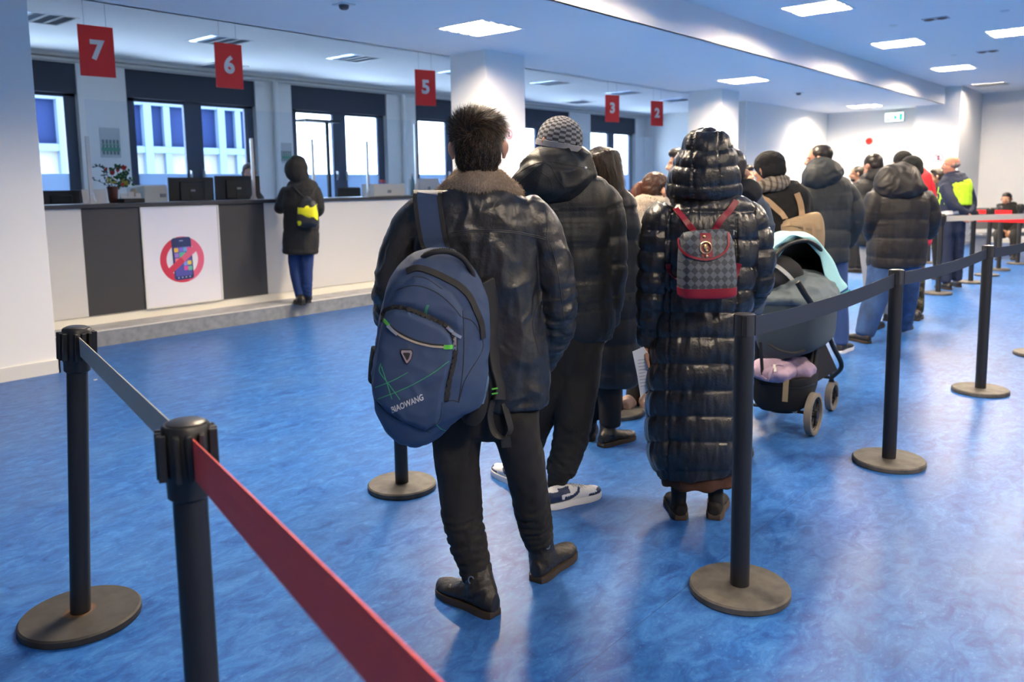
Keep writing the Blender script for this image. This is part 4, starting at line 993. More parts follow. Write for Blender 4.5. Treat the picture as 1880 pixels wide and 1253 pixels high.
def shoe(parent, heel, toe, m, sole_m, h=0.085, w=0.05, sole=0.03, shaft=None, shaft_r=0.05, heelblock=0.0, name='shoe', toe_h=0.05, z0=0.0, sole_name='sole', paint=None):
    """heel,toe: floor points (outer ends)"""
    a = np.array([heel[0], heel[1], z0]); b = np.array([toe[0], toe[1], z0]); L = np.linalg.norm(b-a); f = (b-a)/L; s = np.cross(f, (0, 0, 1.)); Z = np.array((0, 0, 1.))
    xs = np.linspace(0, 1, 15)
    wid = np.interp(xs, [0, .06, .2, .4, .55, .72, .88, .96, 1], [.45, .68, .76, .72, .88, 1.0, .86, .60, .28])*w
    ht = np.interp(xs, [0, .06, .25, .42, .55, .75, .9, 1], [.80, .98, 1.0, .92, .78, .62, .56, .45])*h; ht = np.maximum(ht, toe_h*np.interp(xs, [0, .9, 1], [1, 1, .7]))
    mb = MB(); rings = []; n = 18
    for x, wd, hh in zip(xs, wid, ht):
        r = []
        for k in range(n):
            an = 2*math.pi*k/n; cx = math.copysign(abs(math.cos(an))**.8, math.cos(an)); sy = math.sin(an)
            zz = sole*0.7+(hh-sole*0.7)*(0.5+0.5*math.copysign(abs(sy)**.75, sy)); tw = 1.0 if sy < 0 else 1-0.35*sy
            r.append(a+f*L*x+s*wd*cx*tw+Z*zz)
        rings.append(r)
    vs = [v for r in rings for v in r]; fs = [(j*n+k, j*n+(k+1) % n, (j+1)*n+(k+1) % n, (j+1)*n+k) for j in range(len(rings)-1) for k in range(n)]
    fs.append(tuple(reversed(range(n)))); fs.append(tuple(range((len(rings)-1)*n, len(rings)*n))); mb.add(vs, fs)
    if shaft is not None:
        c0 = a+f*L*.22+Z*h*.6; pts = np.array([c0, c0+(np.array(shaft)-c0)*.5, np.array(shaft)]); loft(mb, pts, np.array([shaft_r*1.05, shaft_r*.98, shaft_r]), np.array([shaft_r*1.15, shaft_r*1.0, shaft_r]), 20, 2, .2, .1, s)
    me = remesh(mb, 0.005, 2, name); co = get_co(me); no = get_no(me); set_co(me, co+no*(0.0016*ridged(co*38))[:, None]); me.name = name
    o = adopt(link_mesh(name, me, m), parent)
    if paint is not None:
        cen = np.array([tuple(q.center) for q in me.polygons])-a
        me.polygons.foreach_set('material_index', paint((cen@f)/L, cen[:, 2], cen@s).astype(int)); me.update()
    sb = MB(); poly = []
    for side in (1, -1):
        rng = range(15) if side == 1 else range(14, -1, -1)
        for i in rng: poly.append((L*xs[i], side*(wid[i]+.004)))
    def pts_at(z, g=1.0): return [a+f*(L/2+(p[0]-L/2)*g)+s*p[1]*g+Z*z for p in poly]
    N = len(poly); zz = [0, 0.003, sole*.85, sole]; gg = [.985, 1, 1, .985]; vs = []
    for z, g in zip(zz, gg): vs += pts_at(z, g)
    fs = [(j*N+k, j*N+(k+1) % N, (j+1)*N+(k+1) % N, (j+1)*N+k) for j in range(3) for k in range(N)]+[tuple(reversed(range(N))), tuple(range(3*N, 4*N))]
    so = sb.add(vs, fs).build(sole_name, sole_m, None, True); adopt(so, o)
    return o
def person(label, px, py, D, z=0.0, extra_d=0.0):
    p = on_D(px, py, D); p[2] = z
    return thing('person', label, 'person', tuple(p)), Fig(D+extra_d)
def bvh_of(*objs):
    vs = []; fs = []
    for o in objs:
        mw = o.matrix_world if o.parent is None else o.matrix_world; n = len(vs); vs += [tuple(v.co) for v in o.data.vertices]; fs += [[i+n for i in p.vertices] for p in o.data.polygons]
    return BVHTree.FromPolygons(vs, fs)
def hit(bvh, x, y, off=0.0):
    """point on a surface seen at a measured direction, lifted off along its normal"""
    d = ray(x, y); r = bvh.ray_cast(Vector(CC), Vector(d))
    if r[0] is None: return None, None
    n = np.array(r[1]); n = n if n@d < 0 else -n
    return np.array(r[0])+n*off, n
def drape(bvh, pts, w, th, m, name, parent, off=0.002, n=6, tube=False, closed=False):
    """strap, seam or zip laid on a surface along measured points"""
    P = catmull(np.array(pts, float), n); Q = []; N = []
    for x, y in P:
        p, nn = hit(bvh, x, y, off)
        if p is not None and (not Q or np.linalg.norm(p-Q[-1]) < 0.12): Q.append(p); N.append(nn)
    if len(Q) < 2: return None
    mb = MB()
    if tube: mb.tube(Q, w/2, 8, close=closed)
    else:
        ws = []
        for i in range(len(Q)):
            t = Q[min(i+1, len(Q)-1)]-Q[max(i-1, 0)]; c = np.cross(N[i], t); ws.append(c/(np.linalg.norm(c)+1e-9))
        mb.ribbon(Q, ws, w, th)
    return wmesh(mb, name, m, parent)
# ================================================================== PEOPLE
def inner(rows, k=0.78):
    return [(r[0], r[1], r[2], r[3]*k, (r[4] if len(r) > 4 else r[3])*k) for r in rows]
def strands(mesh_obj, n, lenf, dirf, mats, parent, name='hair', w=0.0012, seg=4, seed=1, droop=0.0, jit=0.35, keep=None, lift=0.001, curl=0.0):
    """thin tapered locks rooted on a surface, as one mesh"""
    me = mesh_obj.data; rr = np.random.RandomState(seed); co = get_co(me); ar = np.array([p.area for p in me.polygons]); cen = np.array([tuple(p.center) for p in me.polygons]); nor = np.array([tuple(p.normal) for p in me.polygons])
    if keep is not None: ar = ar*keep(cen, nor)
    idx = rr.choice(len(ar), n, p=ar/ar.sum()); c = cen[idx]+rr.normal(0, 0.002, (n, 3)); N = nor[idx]
    D = dirf(c, N); D = D+rr.normal(0, jit, D.shape)*np.linalg.norm(D, axis=1)[:, None]; D /= np.linalg.norm(D, axis=1)[:, None]+1e-9
    L = lenf(c, N)*rr.uniform(.7, 1.15, n); S = np.cross(D, N); S /= np.linalg.norm(S, axis=1)[:, None]+1e-9
    ph = rr.uniform(0, 6.28, n); V = []; F = []; step = (L/seg)[:, None]; p = c+N*lift; d = D.copy()
    rings = []
    for j in range(seg+1):
        wd = w*(1-0.85*j/seg)/2; rings.append(p-S*wd); rings.append(p+S*wd)
        cv = curl*np.sin(ph+j*1.6)[:, None]; d = d+S*cv+np.array([0, 0, -droop]); d /= np.linalg.norm(d, axis=1)[:, None]; p = p+d*step
    A = np.stack(rings, 1).reshape(-1, 3); m = (seg+1)*2
    base = (np.arange(n)*m)[:, None, None]; q = np.array([[2*j, 2*j+1, 2*j+3, 2*j+2] for j in range(seg)])[None]; F = (base+q).reshape(-1, 4)
    me2 = bpy.data.meshes.new(name); me2.from_pydata(A.tolist(), [], F.tolist())
    mi = np.repeat(rr.choice(len(mats), n, p=([.64, .36] if len(mats) == 2 else None)), seg); me2.polygons.foreach_set('material_index', mi.astype(int)); me2.update()
    return adopt(link_mesh(name, me2, mats), parent)
HB = mat('hair_black', (0.010, 0.0065, 0.0045), 0.5, spec=.3); HBR = mat('hair_brown_light', (0.10, 0.058, 0.030), 0.5, spec=.3)
L_BLK = mat('leather_black', (0.014, 0.014, 0.015), 0.36, spec=0.6, bump=(70, 0.22, 6)); L_BOOT = mat('boot_leather', (0.014, 0.012, 0.010), 0.45, bump=(60, 0.3, 5)); L_SOLE = mat('boot_sole', (0.035, 0.024, 0.016), 0.7)
FUR = mat('fur_tan', (0.36, 0.27, 0.19), 0.9); FUR2 = mat('fur_tan_light', (0.56, 0.45, 0.34), 0.9)
JN_BLK = mat('jeans_black', (0.0085, 0.008, 0.0085), 0.85, bump=(600, 0.25, 2), sheen=0.0)

# ---- 1: man in leather jacket -----------------------------------------
root, F = person('man in black leather jacket with tan fur collar, standing nearest, back turned', 900, 1110, 2.76)
M1 = root
def m1_disp(co, no, ci, ss, ang):
    a = cloth_folds(0.0075, 8.0, (1, 1, 0.55), 3.0)(co, no, ci, ss, ang)+np.where(ci == 0, .006*ridged(np.stack([co[:, 0]*11, co[:, 1]*11, co[:, 2]*2.6+3], 1))*sstep(ss, .14, .24), 0)
    b = 0.0022*ridged(co*np.array([22, 22, 14])+0.6*fbm(co*9, 2)[:, None])
    arm = ci > 0
    c = np.where(arm, 0.007*(np.abs(np.sin(np.pi*(ss/0.05+0.8*noise3(co*8)+0.25*np.sin(ang))))-.5)*sstep(ss, .22, .33), 0)
    return a+b+c-0.002
JT = [(878, 340, .0, 46, 40), (878, 352, 0, 74, 48), (877, 372, 0, 106, 58), (876, 400, 0, 118, 66), (876, 450, 0, 116, 70), (880, 520, 0, 112, 71), (890, 590, 0, 108, 70), (902, 650, 0, 108, 70), (905, 700, 0, 106, 68), (903, 733, 0, 103, 66), (903, 742, 0, 99, 62)]
JR = [(965, 385, 0, 34, 38), (990, 412, 0, 37, 42), (1008, 460, .0, 37, 42), (1019, 520, .0, 37, 41), (1022, 570, .01, 37, 39), (1017, 610, .05, 35, 36), (1000, 645, .11, 31, 32), (980, 672, .16, 28, 28)]
JL = [(785, 388, 0, 34, 38), (757, 415, 0, 37, 42), (736, 465, 0, 37, 42), (724, 520, 0, 37, 41), (722, 562, .01, 36, 38), (730, 600, .06, 34, 34), (755, 630, .14, 30, 30)]
jk = garment('leather_jacket', L_BLK, root, F, [(JT, dict(e=2.5, c1=.1, n=6)), (JR, dict(e=2.1)), (JL, dict(e=2.1))], 0.0062, 3, m1_disp)
bj = bvh_of(jk)
LS = mat('leather_seam', (0.02, 0.02, 0.021), 0.4)
for pts in ([(822, 428), (870, 423), (930, 424), (975, 431), (1003, 438)], [(822, 431), (870, 426), (930, 427), (975, 434), (1002, 441)], [(1002, 386), (1005, 410), (1004, 438), (1010, 462)], [(745, 384), (748, 410), (747, 440)], [(1012, 452), (1022, 490), (1030, 540), (1036, 590)], [(735, 458), (722, 500), (708, 560)], [(748, 438), (765, 434), (782, 432)], [(985, 560), (978, 600), (990, 650)]):
    drape(bj, pts, 0.0034, 0, LS, 'seam', jk, 0.0, 8, True)
PEL = [(893, 715, 0, 92, 60), (893, 745, 0, 92, 62), (893, 780, 0, 84, 56)]
LL_ = [(846, 760, 0, 52, 58), (838, 800, 0, 47, 54), (840, 850, -.01, 42, 49), (845, 900, -.02, 39, 45), (849, 945, -.03, 38, 42), (858, 990, -.05, 35, 39), (869, 1030, -.06, 31, 35), (876, 1058, -.07, 28, 31)]
LR_ = [(940, 760, 0, 52, 58), (950, 800, .0, 42, 52), (962, 850, .02, 39, 47), (971, 895, .04, 35, 42), (977, 932, .06, 33, 38), (982, 965, .09, 31, 35), (990, 996, .11, 26, 29)]
def m1_leg(co, no, ci, ss, ang):
    d = np.where(ci > 0, bunch(0.0075, 0.034, 2.0, .30, 0.62)(co, no, ci, ss, ang)+bunch(0.008, 0.03, 5.0, .52, 1.2)(co, no, ci, ss, ang), 0)
    return d+0.003*ridged(co*np.array([14, 14, 9]))
garment('jeans', JN_BLK, root, F, [(PEL, {}), (LL_, dict(c1=.15)), (LR_, dict(c1=.15))], 0.0065, 2, m1_leg)
hc = F.P(878, 271, 0.0); R = basis(0, 0.05)
body(F, root, [inner(JT[1:]), inner(JR), inner(JL), inner(PEL), inner(LL_+[(880, 1085, -.07, 24, 26)]), inner(LR_+[(990, 1015, .12, 22, 24)]), [(878, 355, 0, 34, 34), (878, 320, 0, 31, 33), (878, 290, .01, 31, 33)]],
     (hc, R, 1.0), [(F.P(975, 675, .17), F.P(960, 700, .20)-F.P(975, 675, .17), -SH), (F.P(762, 640, .16), F.P(780, 660, .2)-F.P(762, 640, .16), SH)], 0.006)
cap = blob_hair(root, hc, R, 1.0, HB, [((0, -.020, .035), (.084, .098, .082)), ((0, -.045, .0), (.079, .066, .080)), ((0, -.050, -.040), (.075, .046, .052)), ((0, -.04, -.062), (.066, .045, .04)), ((.0, .0, .085), (.072, .082, .034)), ((.042, .01, .070), (.040, .06, .036)), ((-.042, .01, .070), (.040, .06, .036))], 0.006, 0.004, 45)
def hd(c, N):
    l = (c-hc)@R.T; wh = np.array([-.012, -.10, .045]); v = l-wh; sw = np.stack([v[:, 2], v[:, 1]*0, -v[:, 0]], 1)*1.2+v*0.8; top = sstep(l[:, 2], -.02, .05)[:, None]
    down = np.array([0, -.05, -1.0])[None]*np.ones((len(c), 1)); n = sw/(np.linalg.norm(sw, axis=1)[:, None]+1e-6)
    q = (n*top+down*(1-top))@R; q = q-N*(q*N).sum(1)[:, None]; return q+N*(0.28+0.35*top)*0.8
strands(cap, 15000, lambda c, N: 0.009+0.028*sstep((c-hc)@R[2], .0, .08), hd, [HB, HBR], cap, 'hair_locks', 0.0016, 4, 4, 0.03, 0.22, curl=.22, keep=lambda c, n: ((c-hc)@R[1] < 0.075)*1.0)
# fur collar
COLc = [(806, 358, .03, 8, 6), (818, 346, -.02, 14, 9), (842, 336, -.06, 18, 10), (878, 333, -.085, 20, 11), (915, 336, -.06, 18, 10), (942, 346, -.02, 14, 9), (955, 358, .03, 8, 6)]
COLi = [(835, 325, .05, 9, 8), (845, 322, -.03, 11, 8), (878, 322, -.062, 12, 8), (911, 322, -.03, 11, 8), (921, 325, .05, 9, 8)]
col = garment('fur_collar', FUR, root, F, [(COLc, dict(side=np.array((0, 0, 1.)), e=2)), (COLi, dict(side=np.array((0, 0, 1.)), e=2))], 0.006, 2, cloth_folds(0.004, 20, (1, 1, 1), 1.0))
strands(col, 16000, lambda c, N: 0.009+0*c[:, 0], lambda c, N: N*0.55+np.array([0, 0, -.45])+0.4*np.stack([noise3(c*30), noise3(c*30+7), noise3(c*30+3)], 1), [FUR, FUR2], col, 'fur', 0.0013, 2, 8, 0.1, 0.35)
# boots
def ext(h, t, L):
    v = np.array(t[:2])-np.array(h[:2]); v /= np.linalg.norm(v); return np.array([h[0]+v[0]*L, h[1]+v[1]*L, 0])
for hx, tx, sh, L, buck in (((910, 1134), (817, 1088), F.P(876, 1046, -.07), .285, (866, 1066)), ((983, 1071), (1027, 1034), F.P(990, 990, .11), .285, (1004, 1002))):
    h = on_z(*hx); s = shoe(root, h, ext(h, on_z(*tx), L), L_BOOT, L_SOLE, 0.098, 0.050, 0.024, sh, 0.050, name='boot', toe_h=0.055)
    bb = bvh_of(s); q, nn = hit(bb, buck[0], buck[1], .003)
    if q is not None:
        mb = MB(); ringp = [q+SH*.009*math.cos(a)+np.array([0, 0, 1])*.013*math.sin(a) for a in np.linspace(0, 2*math.pi, 13)[:-1]]; mb.tube(ringp, .0022, 6, close=True); wmesh(mb, 'buckle', W_HANDLE, s)
    drape(bb, [(buck[0]-20, buck[1]+2), (buck[0], buck[1]), (buck[0]+22, buck[1]-4)], .010, .002, L_BOOT, 'strap', s, .001)

# ---- backpack ----------------------------------------------------------
BPc = [(822, 464, -.19, 22, 16), (818, 476, -.20, 48, 30), (811, 500, -.215, 74, 44), (803, 540, -.23, 93, 54), (799, 590, -.24, 101, 58), (794, 640, -.245, 105, 60), (789, 690, -.25, 107, 61), (786, 733, -.25, 102, 58), (788, 766, -.25, 86, 50), (796, 788, -.25, 60, 36), (802, 797, -.25, 34, 20)]
bp = thing('backpack', 'large blue school backpack with black zips worn on the back of the man in leather', 'backpack', tuple(F.P(800, 640, -.25)))
FB = Fig(2.76)
BP_BLUE = mat('backpack_blue', (0.030, 0.060, 0.135), 0.62, bump=(900, 0.3, 2)); BP_BLK = mat('backpack_black', (0.012, 0.012, 0.013), 0.7); BP_LIME = mat('trim_lime', (0.12, 0.55, 0.06), 0.5); BP_LINE = mat('stitch_green', (0.05, 0.35, 0.16), 0.5)
BP_ZIP = mat('zip_metal', (0.55, 0.55, 0.56), 0.3, 0.9); BP_BEIGE = mat('zip_beige', (0.45, 0.38, 0.28), 0.5); BP_TXT = mat('letter_silver', (0.62, 0.62, 0.62), 0.5)
sideb = SH*math.cos(.30)+FH*math.sin(.30)
def Z2(l): return [(x/3.297+660, y/3.297+440) for x, y in l]
def polymask(px, py, poly):
    ins = np.zeros(len(px), bool); n = len(poly)
    for i in range(n):
        x0, y0 = poly[i]; x1, y1 = poly[(i+1) % n]; c = ((y0 > py) != (y1 > py)) & (px < (x1-x0)*(py-y0)/(y1-y0+1e-9)+x0); ins ^= c
    return ins
def polydist(px, py, poly):
    d = np.full(len(px), 1e9); n = len(poly)
    for i in range(n):
        a = np.array(poly[i]); b = np.array(poly[(i+1) % n]); ab = b-a; t = np.clip(((px-a[0])*ab[0]+(py-a[1])*ab[1])/(ab@ab+1e-9), 0, 1); d = np.minimum(d, np.hypot(px-a[0]-t*ab[0], py-a[1]-t*ab[1]))
    return d
POCK = Z2([(140, 480), (160, 432), (220, 408), (300, 422), (400, 462), (500, 508), (560, 568), (578, 640), (565, 740), (540, 850), (515, 985), (480, 1120), (400, 1160), (260, 1110), (100, 980), (75, 880), (110, 640)])
MID = Z2([(205, 330), (260, 275), (330, 225), (430, 235), (560, 330), (625, 420), (625, 520), (600, 560), (500, 508), (400, 462), (300, 422), (220, 408), (160, 432)])
def bp_disp(co, no, ci, ss, ang):
    q = co-CC; w = q@FW; px = 940+CF*(q@CR)/w; py = CPY-CF*(q@CU)/w; fr = (-(no@FH) > -.2)
    d = np.zeros(len(co))
    for poly, h in ((POCK, .020), (MID, .011)):
        ins = polymask(px, py, poly) & fr; pd = polydist(px, py, poly); d += np.where(ins, h*sstep(pd, 0, 14)**.7, -0.002*(1-sstep(pd, 0, 3)))
    d += 0.0028*ridged(co*np.array([10, 10, 13])+0.5*fbm(co*7+2, 2)[:, None])+0.0022*noise3(co*24)
    return d
mb = MB(); pts, ra, rb = FB.chain(BPc, 6); loft(mb, pts, ra, rb, 40, 2.9, .4, .3, sideb); bch = [(pts, ra, rb)]
me = remesh(mb, 0.0055, 2, 'pack_body'); co = get_co(me); no = get_no(me); set_co(me, co+no*bp_disp(co, no, None, None, None)[:, None]); me.name = 'pack_body'
pk = adopt(link_mesh('pack_body', me, BP_BLUE), bp); bb = bvh_of(pk)
drape(bb, Z2([(285, 195), (350, 175), (430, 195), (520, 235), (600, 280), (660, 340), (700, 420), (735, 510), (745, 600)]), .020, .007, BP_BLK, 'main_zip', pk, .002, 8)
drape(bb, Z2([(138, 490), (158, 434), (220, 410), (300, 425), (400, 465), (500, 510), (558, 568), (577, 640), (566, 740), (540, 850), (525, 975)]), .017, .008, BP_BLK, 'pocket_zip', pk, .003, 8)
drape(bb, Z2([(172, 515), (230, 570), (330, 620), (430, 645), (510, 652)]), .006, .004, BP_BEIGE, 'slot_zip', pk, .001, 6)
drape(bb, Z2([(165, 500), (230, 558), (330, 608), (430, 634), (510, 640)]), .005, .002, BP_BLK, 'slot_edge', pk, .001, 6)
drape(bb, Z2([(150, 488), (165, 505), (182, 522)]), .009, .003, BP_LIME, 'lime_tab', pk, .002); drape(bb, Z2([(510, 651), (535, 652), (560, 650)]), .013, .003, BP_LIME, 'lime_tab', pk, .002)
for l in ([(210, 312), (300, 282), (380, 285), (480, 330), (560, 400), (615, 468)], [(625, 430), (632, 600), (625, 800), (600, 980)], [(320, 225), (400, 235), (500, 300)], [(620, 470), (690, 500), (745, 600)], [(745, 600), (740, 680), (640, 850), (600, 990)], [(500, 985), (480, 1100), (400, 1160)], [(90, 965), (180, 1060), (330, 1135), (430, 1170)], [(600, 985), (560, 975), (515, 985)]):
    drape(bb, Z2(l), .0026, 0, BP_BLK, 'seam', pk, 0, 6, True)
for l in ([(95, 897), (200, 855), (292, 806)], [(112, 966), (220, 925), (320, 880), (440, 812), (540, 737)], [(130, 752), (122, 800), (180, 880), (245, 970)], [(133, 768), (170, 880), (196, 966)], [(412, 396), (398, 430), (400, 462)], [(420, 398), (407, 430), (408, 464)], [(465, 1122), (500, 1150), (555, 1160)]):
    drape(bb, Z2(l), .0022, .0012, BP_LINE, 'green_stitch', pk, .001, 5)
v, f = text_geo('BIAOWANG', 1.0, 0.022, 0)
tw = v[:, 0].max()-v[:, 0].min(); sc = 62/tw; rot = math.radians(23); vs = []
for x, y, _ in v:
    X = x*sc; Y = y*sc*1.35; X = X+Y*.12; p, nn = hit(bb, 748+X*math.cos(rot)+Y*math.sin(rot)*-1, 741.5-X*math.sin(rot)-Y*math.cos(rot), .0025); vs.append(p if p is not None else vs[-1])
wmesh(MB().add(vs, f), 'lettering', BP_TXT, pk, False)
def flatpoly(pl, ctr, m, name, off, th=.003, par=None):
    vs = []
    for x, y in pl:
        p, nn = hit(bb, ctr[0]+x, ctr[1]+y, off); vs.append(p)
    n = len(vs); top = [q+nn*th for q in vs]; mb = MB().add(vs+top, [tuple(range(n)), tuple(range(n, 2*n))]+[(k, (k+1) % n, (k+1) % n+n, k+n) for k in range(n)])
    return wmesh(mb, name, m, par or pk, False)
bd = flatpoly([(-11, -13), (8, -13), (11, -8), (9, 4), (2, 14), (-2, 14), (-9, 0), (-12, -8)], (747.5, 654.5), BP_BLK, 'badge', .003, .004)
flatpoly([(-9, -11), (7, -11), (9, -7), (7, 4), (1, 12), (-1, 12), (-7, 0), (-10, -7)], (747.5, 654.5), BP_ZIP, 'badge_rim', .007, .002, bd)
flatpoly([(-5, -7), (4, -7), (5, -5), (3, 3), (0, 7), (-4, -1), (-6, -5)], (747.5, 654.5), BP_BLK, 'badge_core', .009, .002, bd)
for c0, c1 in (((176, 522), (232, 575)), ((520, 538), (560, 560)), ((556, 562), (612, 590)), ((566, 590), (578, 668))):
    a = Z2([c0])[0]; b = Z2([c1])[0]; p0, _ = hit(bb, *a, .008); p1, _ = hit(bb, *b, .008)
    if p0 is not None and p1 is not None: wmesh(MB().ribbon([p0, (p0+p1)/2+FH*-.003, p1], SH if abs(a[1]-b[1]) > 12 else np.array((0, 0, 1.)), .009, .003), 'zip_pull', BP_ZIP, pk)
# top handle
hp = [FB.P(*q) for q in ((768, 481, -.26), (780, 470, -.28), (800, 463, -.29), (825, 463, -.28), (848, 474, -.27), (864, 494, -.26), (870, 514, -.25))]
hd_ = wmesh(MB().tube(catmull(hp, 5), .0085, 10), 'grab_handle', BP_BLK, bp)
st = MB(); Hs = catmull(hp, 6)
for q in Hs[6:-8]: ellipsoid(st, q+np.array([0, 0, .007]), np.eye(3), (.0045, .0045, .004), 8, 6)
wmesh(st, 'grip_studs', BP_BLK, hd_)
for i in (0, -1): wmesh(MB().tube([hp[i]-np.array([0, 0, .008]), hp[i]+np.array([0, 0, .010])], .006, 8), 'handle_clip', BP_ZIP, hd_)
# shoulder strap over the left shoulder
sp = [F.P(784, 352, .03), F.P(786, 356, -.07)]+[hit(bj, x, y, .010)[0] for x, y in ((787, 366), (789, 385), (793, 410), (797, 435), (801, 455))]+[FB.P(806, 476, -.17)]
sp = [q for q in sp if q is not None]; SPc = catmull(sp, 5)
stp = wmesh(MB().ribbon(SPc, SH, .070, .012), 'shoulder_strap', BP_BLUE, bp, bevel=.003)
for sg in (-1, 1): wmesh(MB().ribbon([q+SH*sg*.040-FH*.001 for q in SPc], SH, .014, .014), 'strap_edge', BP_BLK, stp, bevel=.002)
# loose right strap with webbing
rs_ = catmull([FB.P(*q) for q in ((894, 515, -.16), (902, 560, -.14), (905, 620, -.13), (912, 670, -.13), (921, 705, -.13), (918, 735, -.14))], 6)
rstp = wmesh(MB().ribbon(rs_, SH*.7+FH*.7, .058, .012), 'loose_strap', BP_BLK, bp, bevel=.003)
for k in (0, 1): wmesh(MB().ribbon([FB.P(903, 715+k*9, -.165), FB.P(914, 713+k*9, -.165)], np.array((0, 0, 1.)), .005, .002), 'lime_tab', BP_LIME, rstp)
wmesh(MB().ribbon(catmull([FB.P(*q) for q in ((905, 735, -.15), (900, 765, -.15), (908, 795, -.15), (925, 802, -.14), (937, 790, -.13), (932, 765, -.13), (925, 740, -.13))], 6), SH*.6+FH*.8, .030, .003), 'webbing', BP_BLK, rstp)
wmesh(MB().box((0, 0, 0), (0, 0, 0)) if False else MB().ribbon([FB.P(928, 802, -.14), FB.P(930, 822, -.14)], SH, .032, .005), 'webbing_end', BP_BLK, rstp)
# mesh side pockets
MSH = mat('mesh_black', (0.010, 0.010, 0.012), 0.85, bump=(700, 0.8, 1))
mbp = MB(); pts, ra, rb = FB.chain([(872, 706, -.21, 22, 26), (872, 730, -.21, 24, 30), (868, 755, -.21, 23, 30), (862, 772, -.21, 16, 22)], 4); loft(mbp, pts, ra, rb, 20, 2.4, 0, .4, sideb)
wmesh(mbp, 'side_pocket', MSH, bp)
mbp = MB(); pts, ra, rb = FB.chain([(690, 640, -.20, 8, 20), (687, 670, -.20, 9, 26), (684, 700, -.20, 8, 22)], 4); loft(mbp, pts, ra, rb, 16, 2.4, .3, .5, sideb)
wmesh(mbp, 'side_pocket', MSH, bp)
# bottle in the pocket
bt = thing('water_bottle', 'clear plastic water bottle with a blue cap in the side pocket of the blue backpack', 'bottle', tuple(FB.P(876, 740, -.235)))
BTM = mat('bottle_clear', (0.10, 0.16, 0.26), 0.12, spec=0.8); CAPM = mat('cap_blue', (0.03, 0.06, 0.55), 0.4)
c1 = FB.P(886, 668, -.235); c0 = FB.P(874, 750, -.235); ax = (c0-c1)/np.linalg.norm(c0-c1)
pp = np.array([c1+ax*t for t in (.0, .012, .020, .040, .055, .085, .088, .125)]); rr_ = np.array([.013, .013, .014, .027, .029, .029, .027, .028])
mb = MB(); loft(mb, pp, rr_, rr_, 20, 2, 0, .2); wmesh(mb, 'bottle_body', BTM, bt)
wmesh(MB().cyl(c1-ax*.010, c1+ax*.008, .0165, .0175, 24), 'cap', CAPM, bt, True)
# ---- 2: man with the checkered beanie -----------------------------------
PF_BLK = mat('puffer_black_matte', (0.0095, 0.0105, 0.0105), 0.5, bump=(160, 0.15, 4)); JOG = mat('jogger_black', (0.012, 0.0125, 0.013), 0.9, bump=(500, 0.2, 2))
SN_W = mat('sneaker_white', (0.70, 0.71, 0.74), 0.45); SN_N = mat('sneaker_navy', (0.012, 0.028, 0.085), 0.45); SOCK = mat('sock_white', (0.6, 0.62, 0.65), 0.9)
root, F = person('man in black hooded jacket and grey checkered beanie behind the leather jacket', 1030, 915, 3.66)
M2 = root
T2 = [(1022, 318, 0, 44, 38), (1024, 335, 0, 74, 46), (1028, 360, 0, 92, 52), (1032, 400, 0, 96, 56), (1034, 450, 0, 95, 58), (1036, 510, 0, 92, 58), (1040, 560, 0, 89, 57), (1043, 600, 0, 85, 54), (1044, 622, 0, 80, 50)]
A2R = [(1090, 358, 0, 30, 34), (1110, 378, 0, 32, 36), (1117, 420, 0, 32, 37), (1120, 470, 0, 31, 36), (1118, 520, .01, 30, 34), (1117, 560, .03, 25, 28), (1116, 590, .05, 19, 21)]
A2L = [(965, 358, 0, 30, 34), (947, 380, 0, 32, 36), (942, 425, 0, 32, 36), (942, 475, 0, 31, 36), (948, 525, .02, 29, 33), (960, 575, .1, 22, 26)]
def seam2(co, ci, ss): return np.where(ci == 0, ss/0.125+.3, ss/0.115+.2)
garment('jacket', PF_BLK, root, F, [(T2, dict(e=2.5, c1=.1, n=6)), (A2R, {}), (A2L, {})], 0.0075, 2, puffer(seam2, .010, .0042, 24, 2.0, .5))
hood = garment('hood', PF_BLK, root, F, [([(1000, 296, -.02, 34, 34), (1008, 312, -.06, 66, 48), (1012, 332, -.075, 80, 50), (1014, 350, -.07, 66, 42), (1012, 366, -.06, 36, 28)], dict(e=2.2, c0=.4, c1=.7)), ([(1040, 298, .0, 40, 36), (1055, 318, -.03, 42, 44), (1072, 330, -.02, 26, 34)], {})], 0.0065, 2, cloth_folds(.012, 7, (1, 1, 1.3), 4.0))
bh = bvh_of(hood)
for pts in ([(938, 330), (960, 312), (985, 300), (1015, 297), (1050, 304), (1085, 310)], [(950, 336), (1000, 300), (1025, 330), (1050, 360)], [(985, 312), (1010, 330), (1015, 365)]): drape(bh, pts, .003, 0, PF_BLK, 'seam', hood, 0, 8, True)
q, nn = hit(bh, 1074, 309, .003)
if q is not None: ellm = MB(); ellipsoid(ellm, q, np.array([CR, FW, CU]), (.007, .003, .007), 12, 8); wmesh(ellm, 'snap_button', W_HANDLE, hood)
garment('collar', mat('collar_fleece', (0.006, 0.006, 0.007), 0.95), root, F, [([(1030, 312, .02, 46, 38), (1030, 292, .02, 45, 40), (1030, 282, .02, 42, 38)], dict(c1=.1))], 0.007, 1)
P2 = [(1040, 600, 0, 76, 50), (1035, 640, 0, 72, 50), (1030, 670, 0, 66, 46)]
LR2 = [(1060, 640, 0, 46, 48), (1060, 690, 0, 42, 46), (1055, 740, -.02, 38, 44), (1050, 790, -.04, 34, 40), (1040, 835, -.06, 30, 36), (1030, 862, -.07, 27, 32), (1025, 878, -.07, 19, 24), (1024, 894, -.07, 17, 21)]
LL2 = [(1015, 640, 0, 44, 48), (1005, 690, .0, 40, 44), (992, 740, .05, 35, 40), (978, 790, .12, 30, 36), (962, 830, .2, 26, 32), (950, 856, .24, 18, 22)]
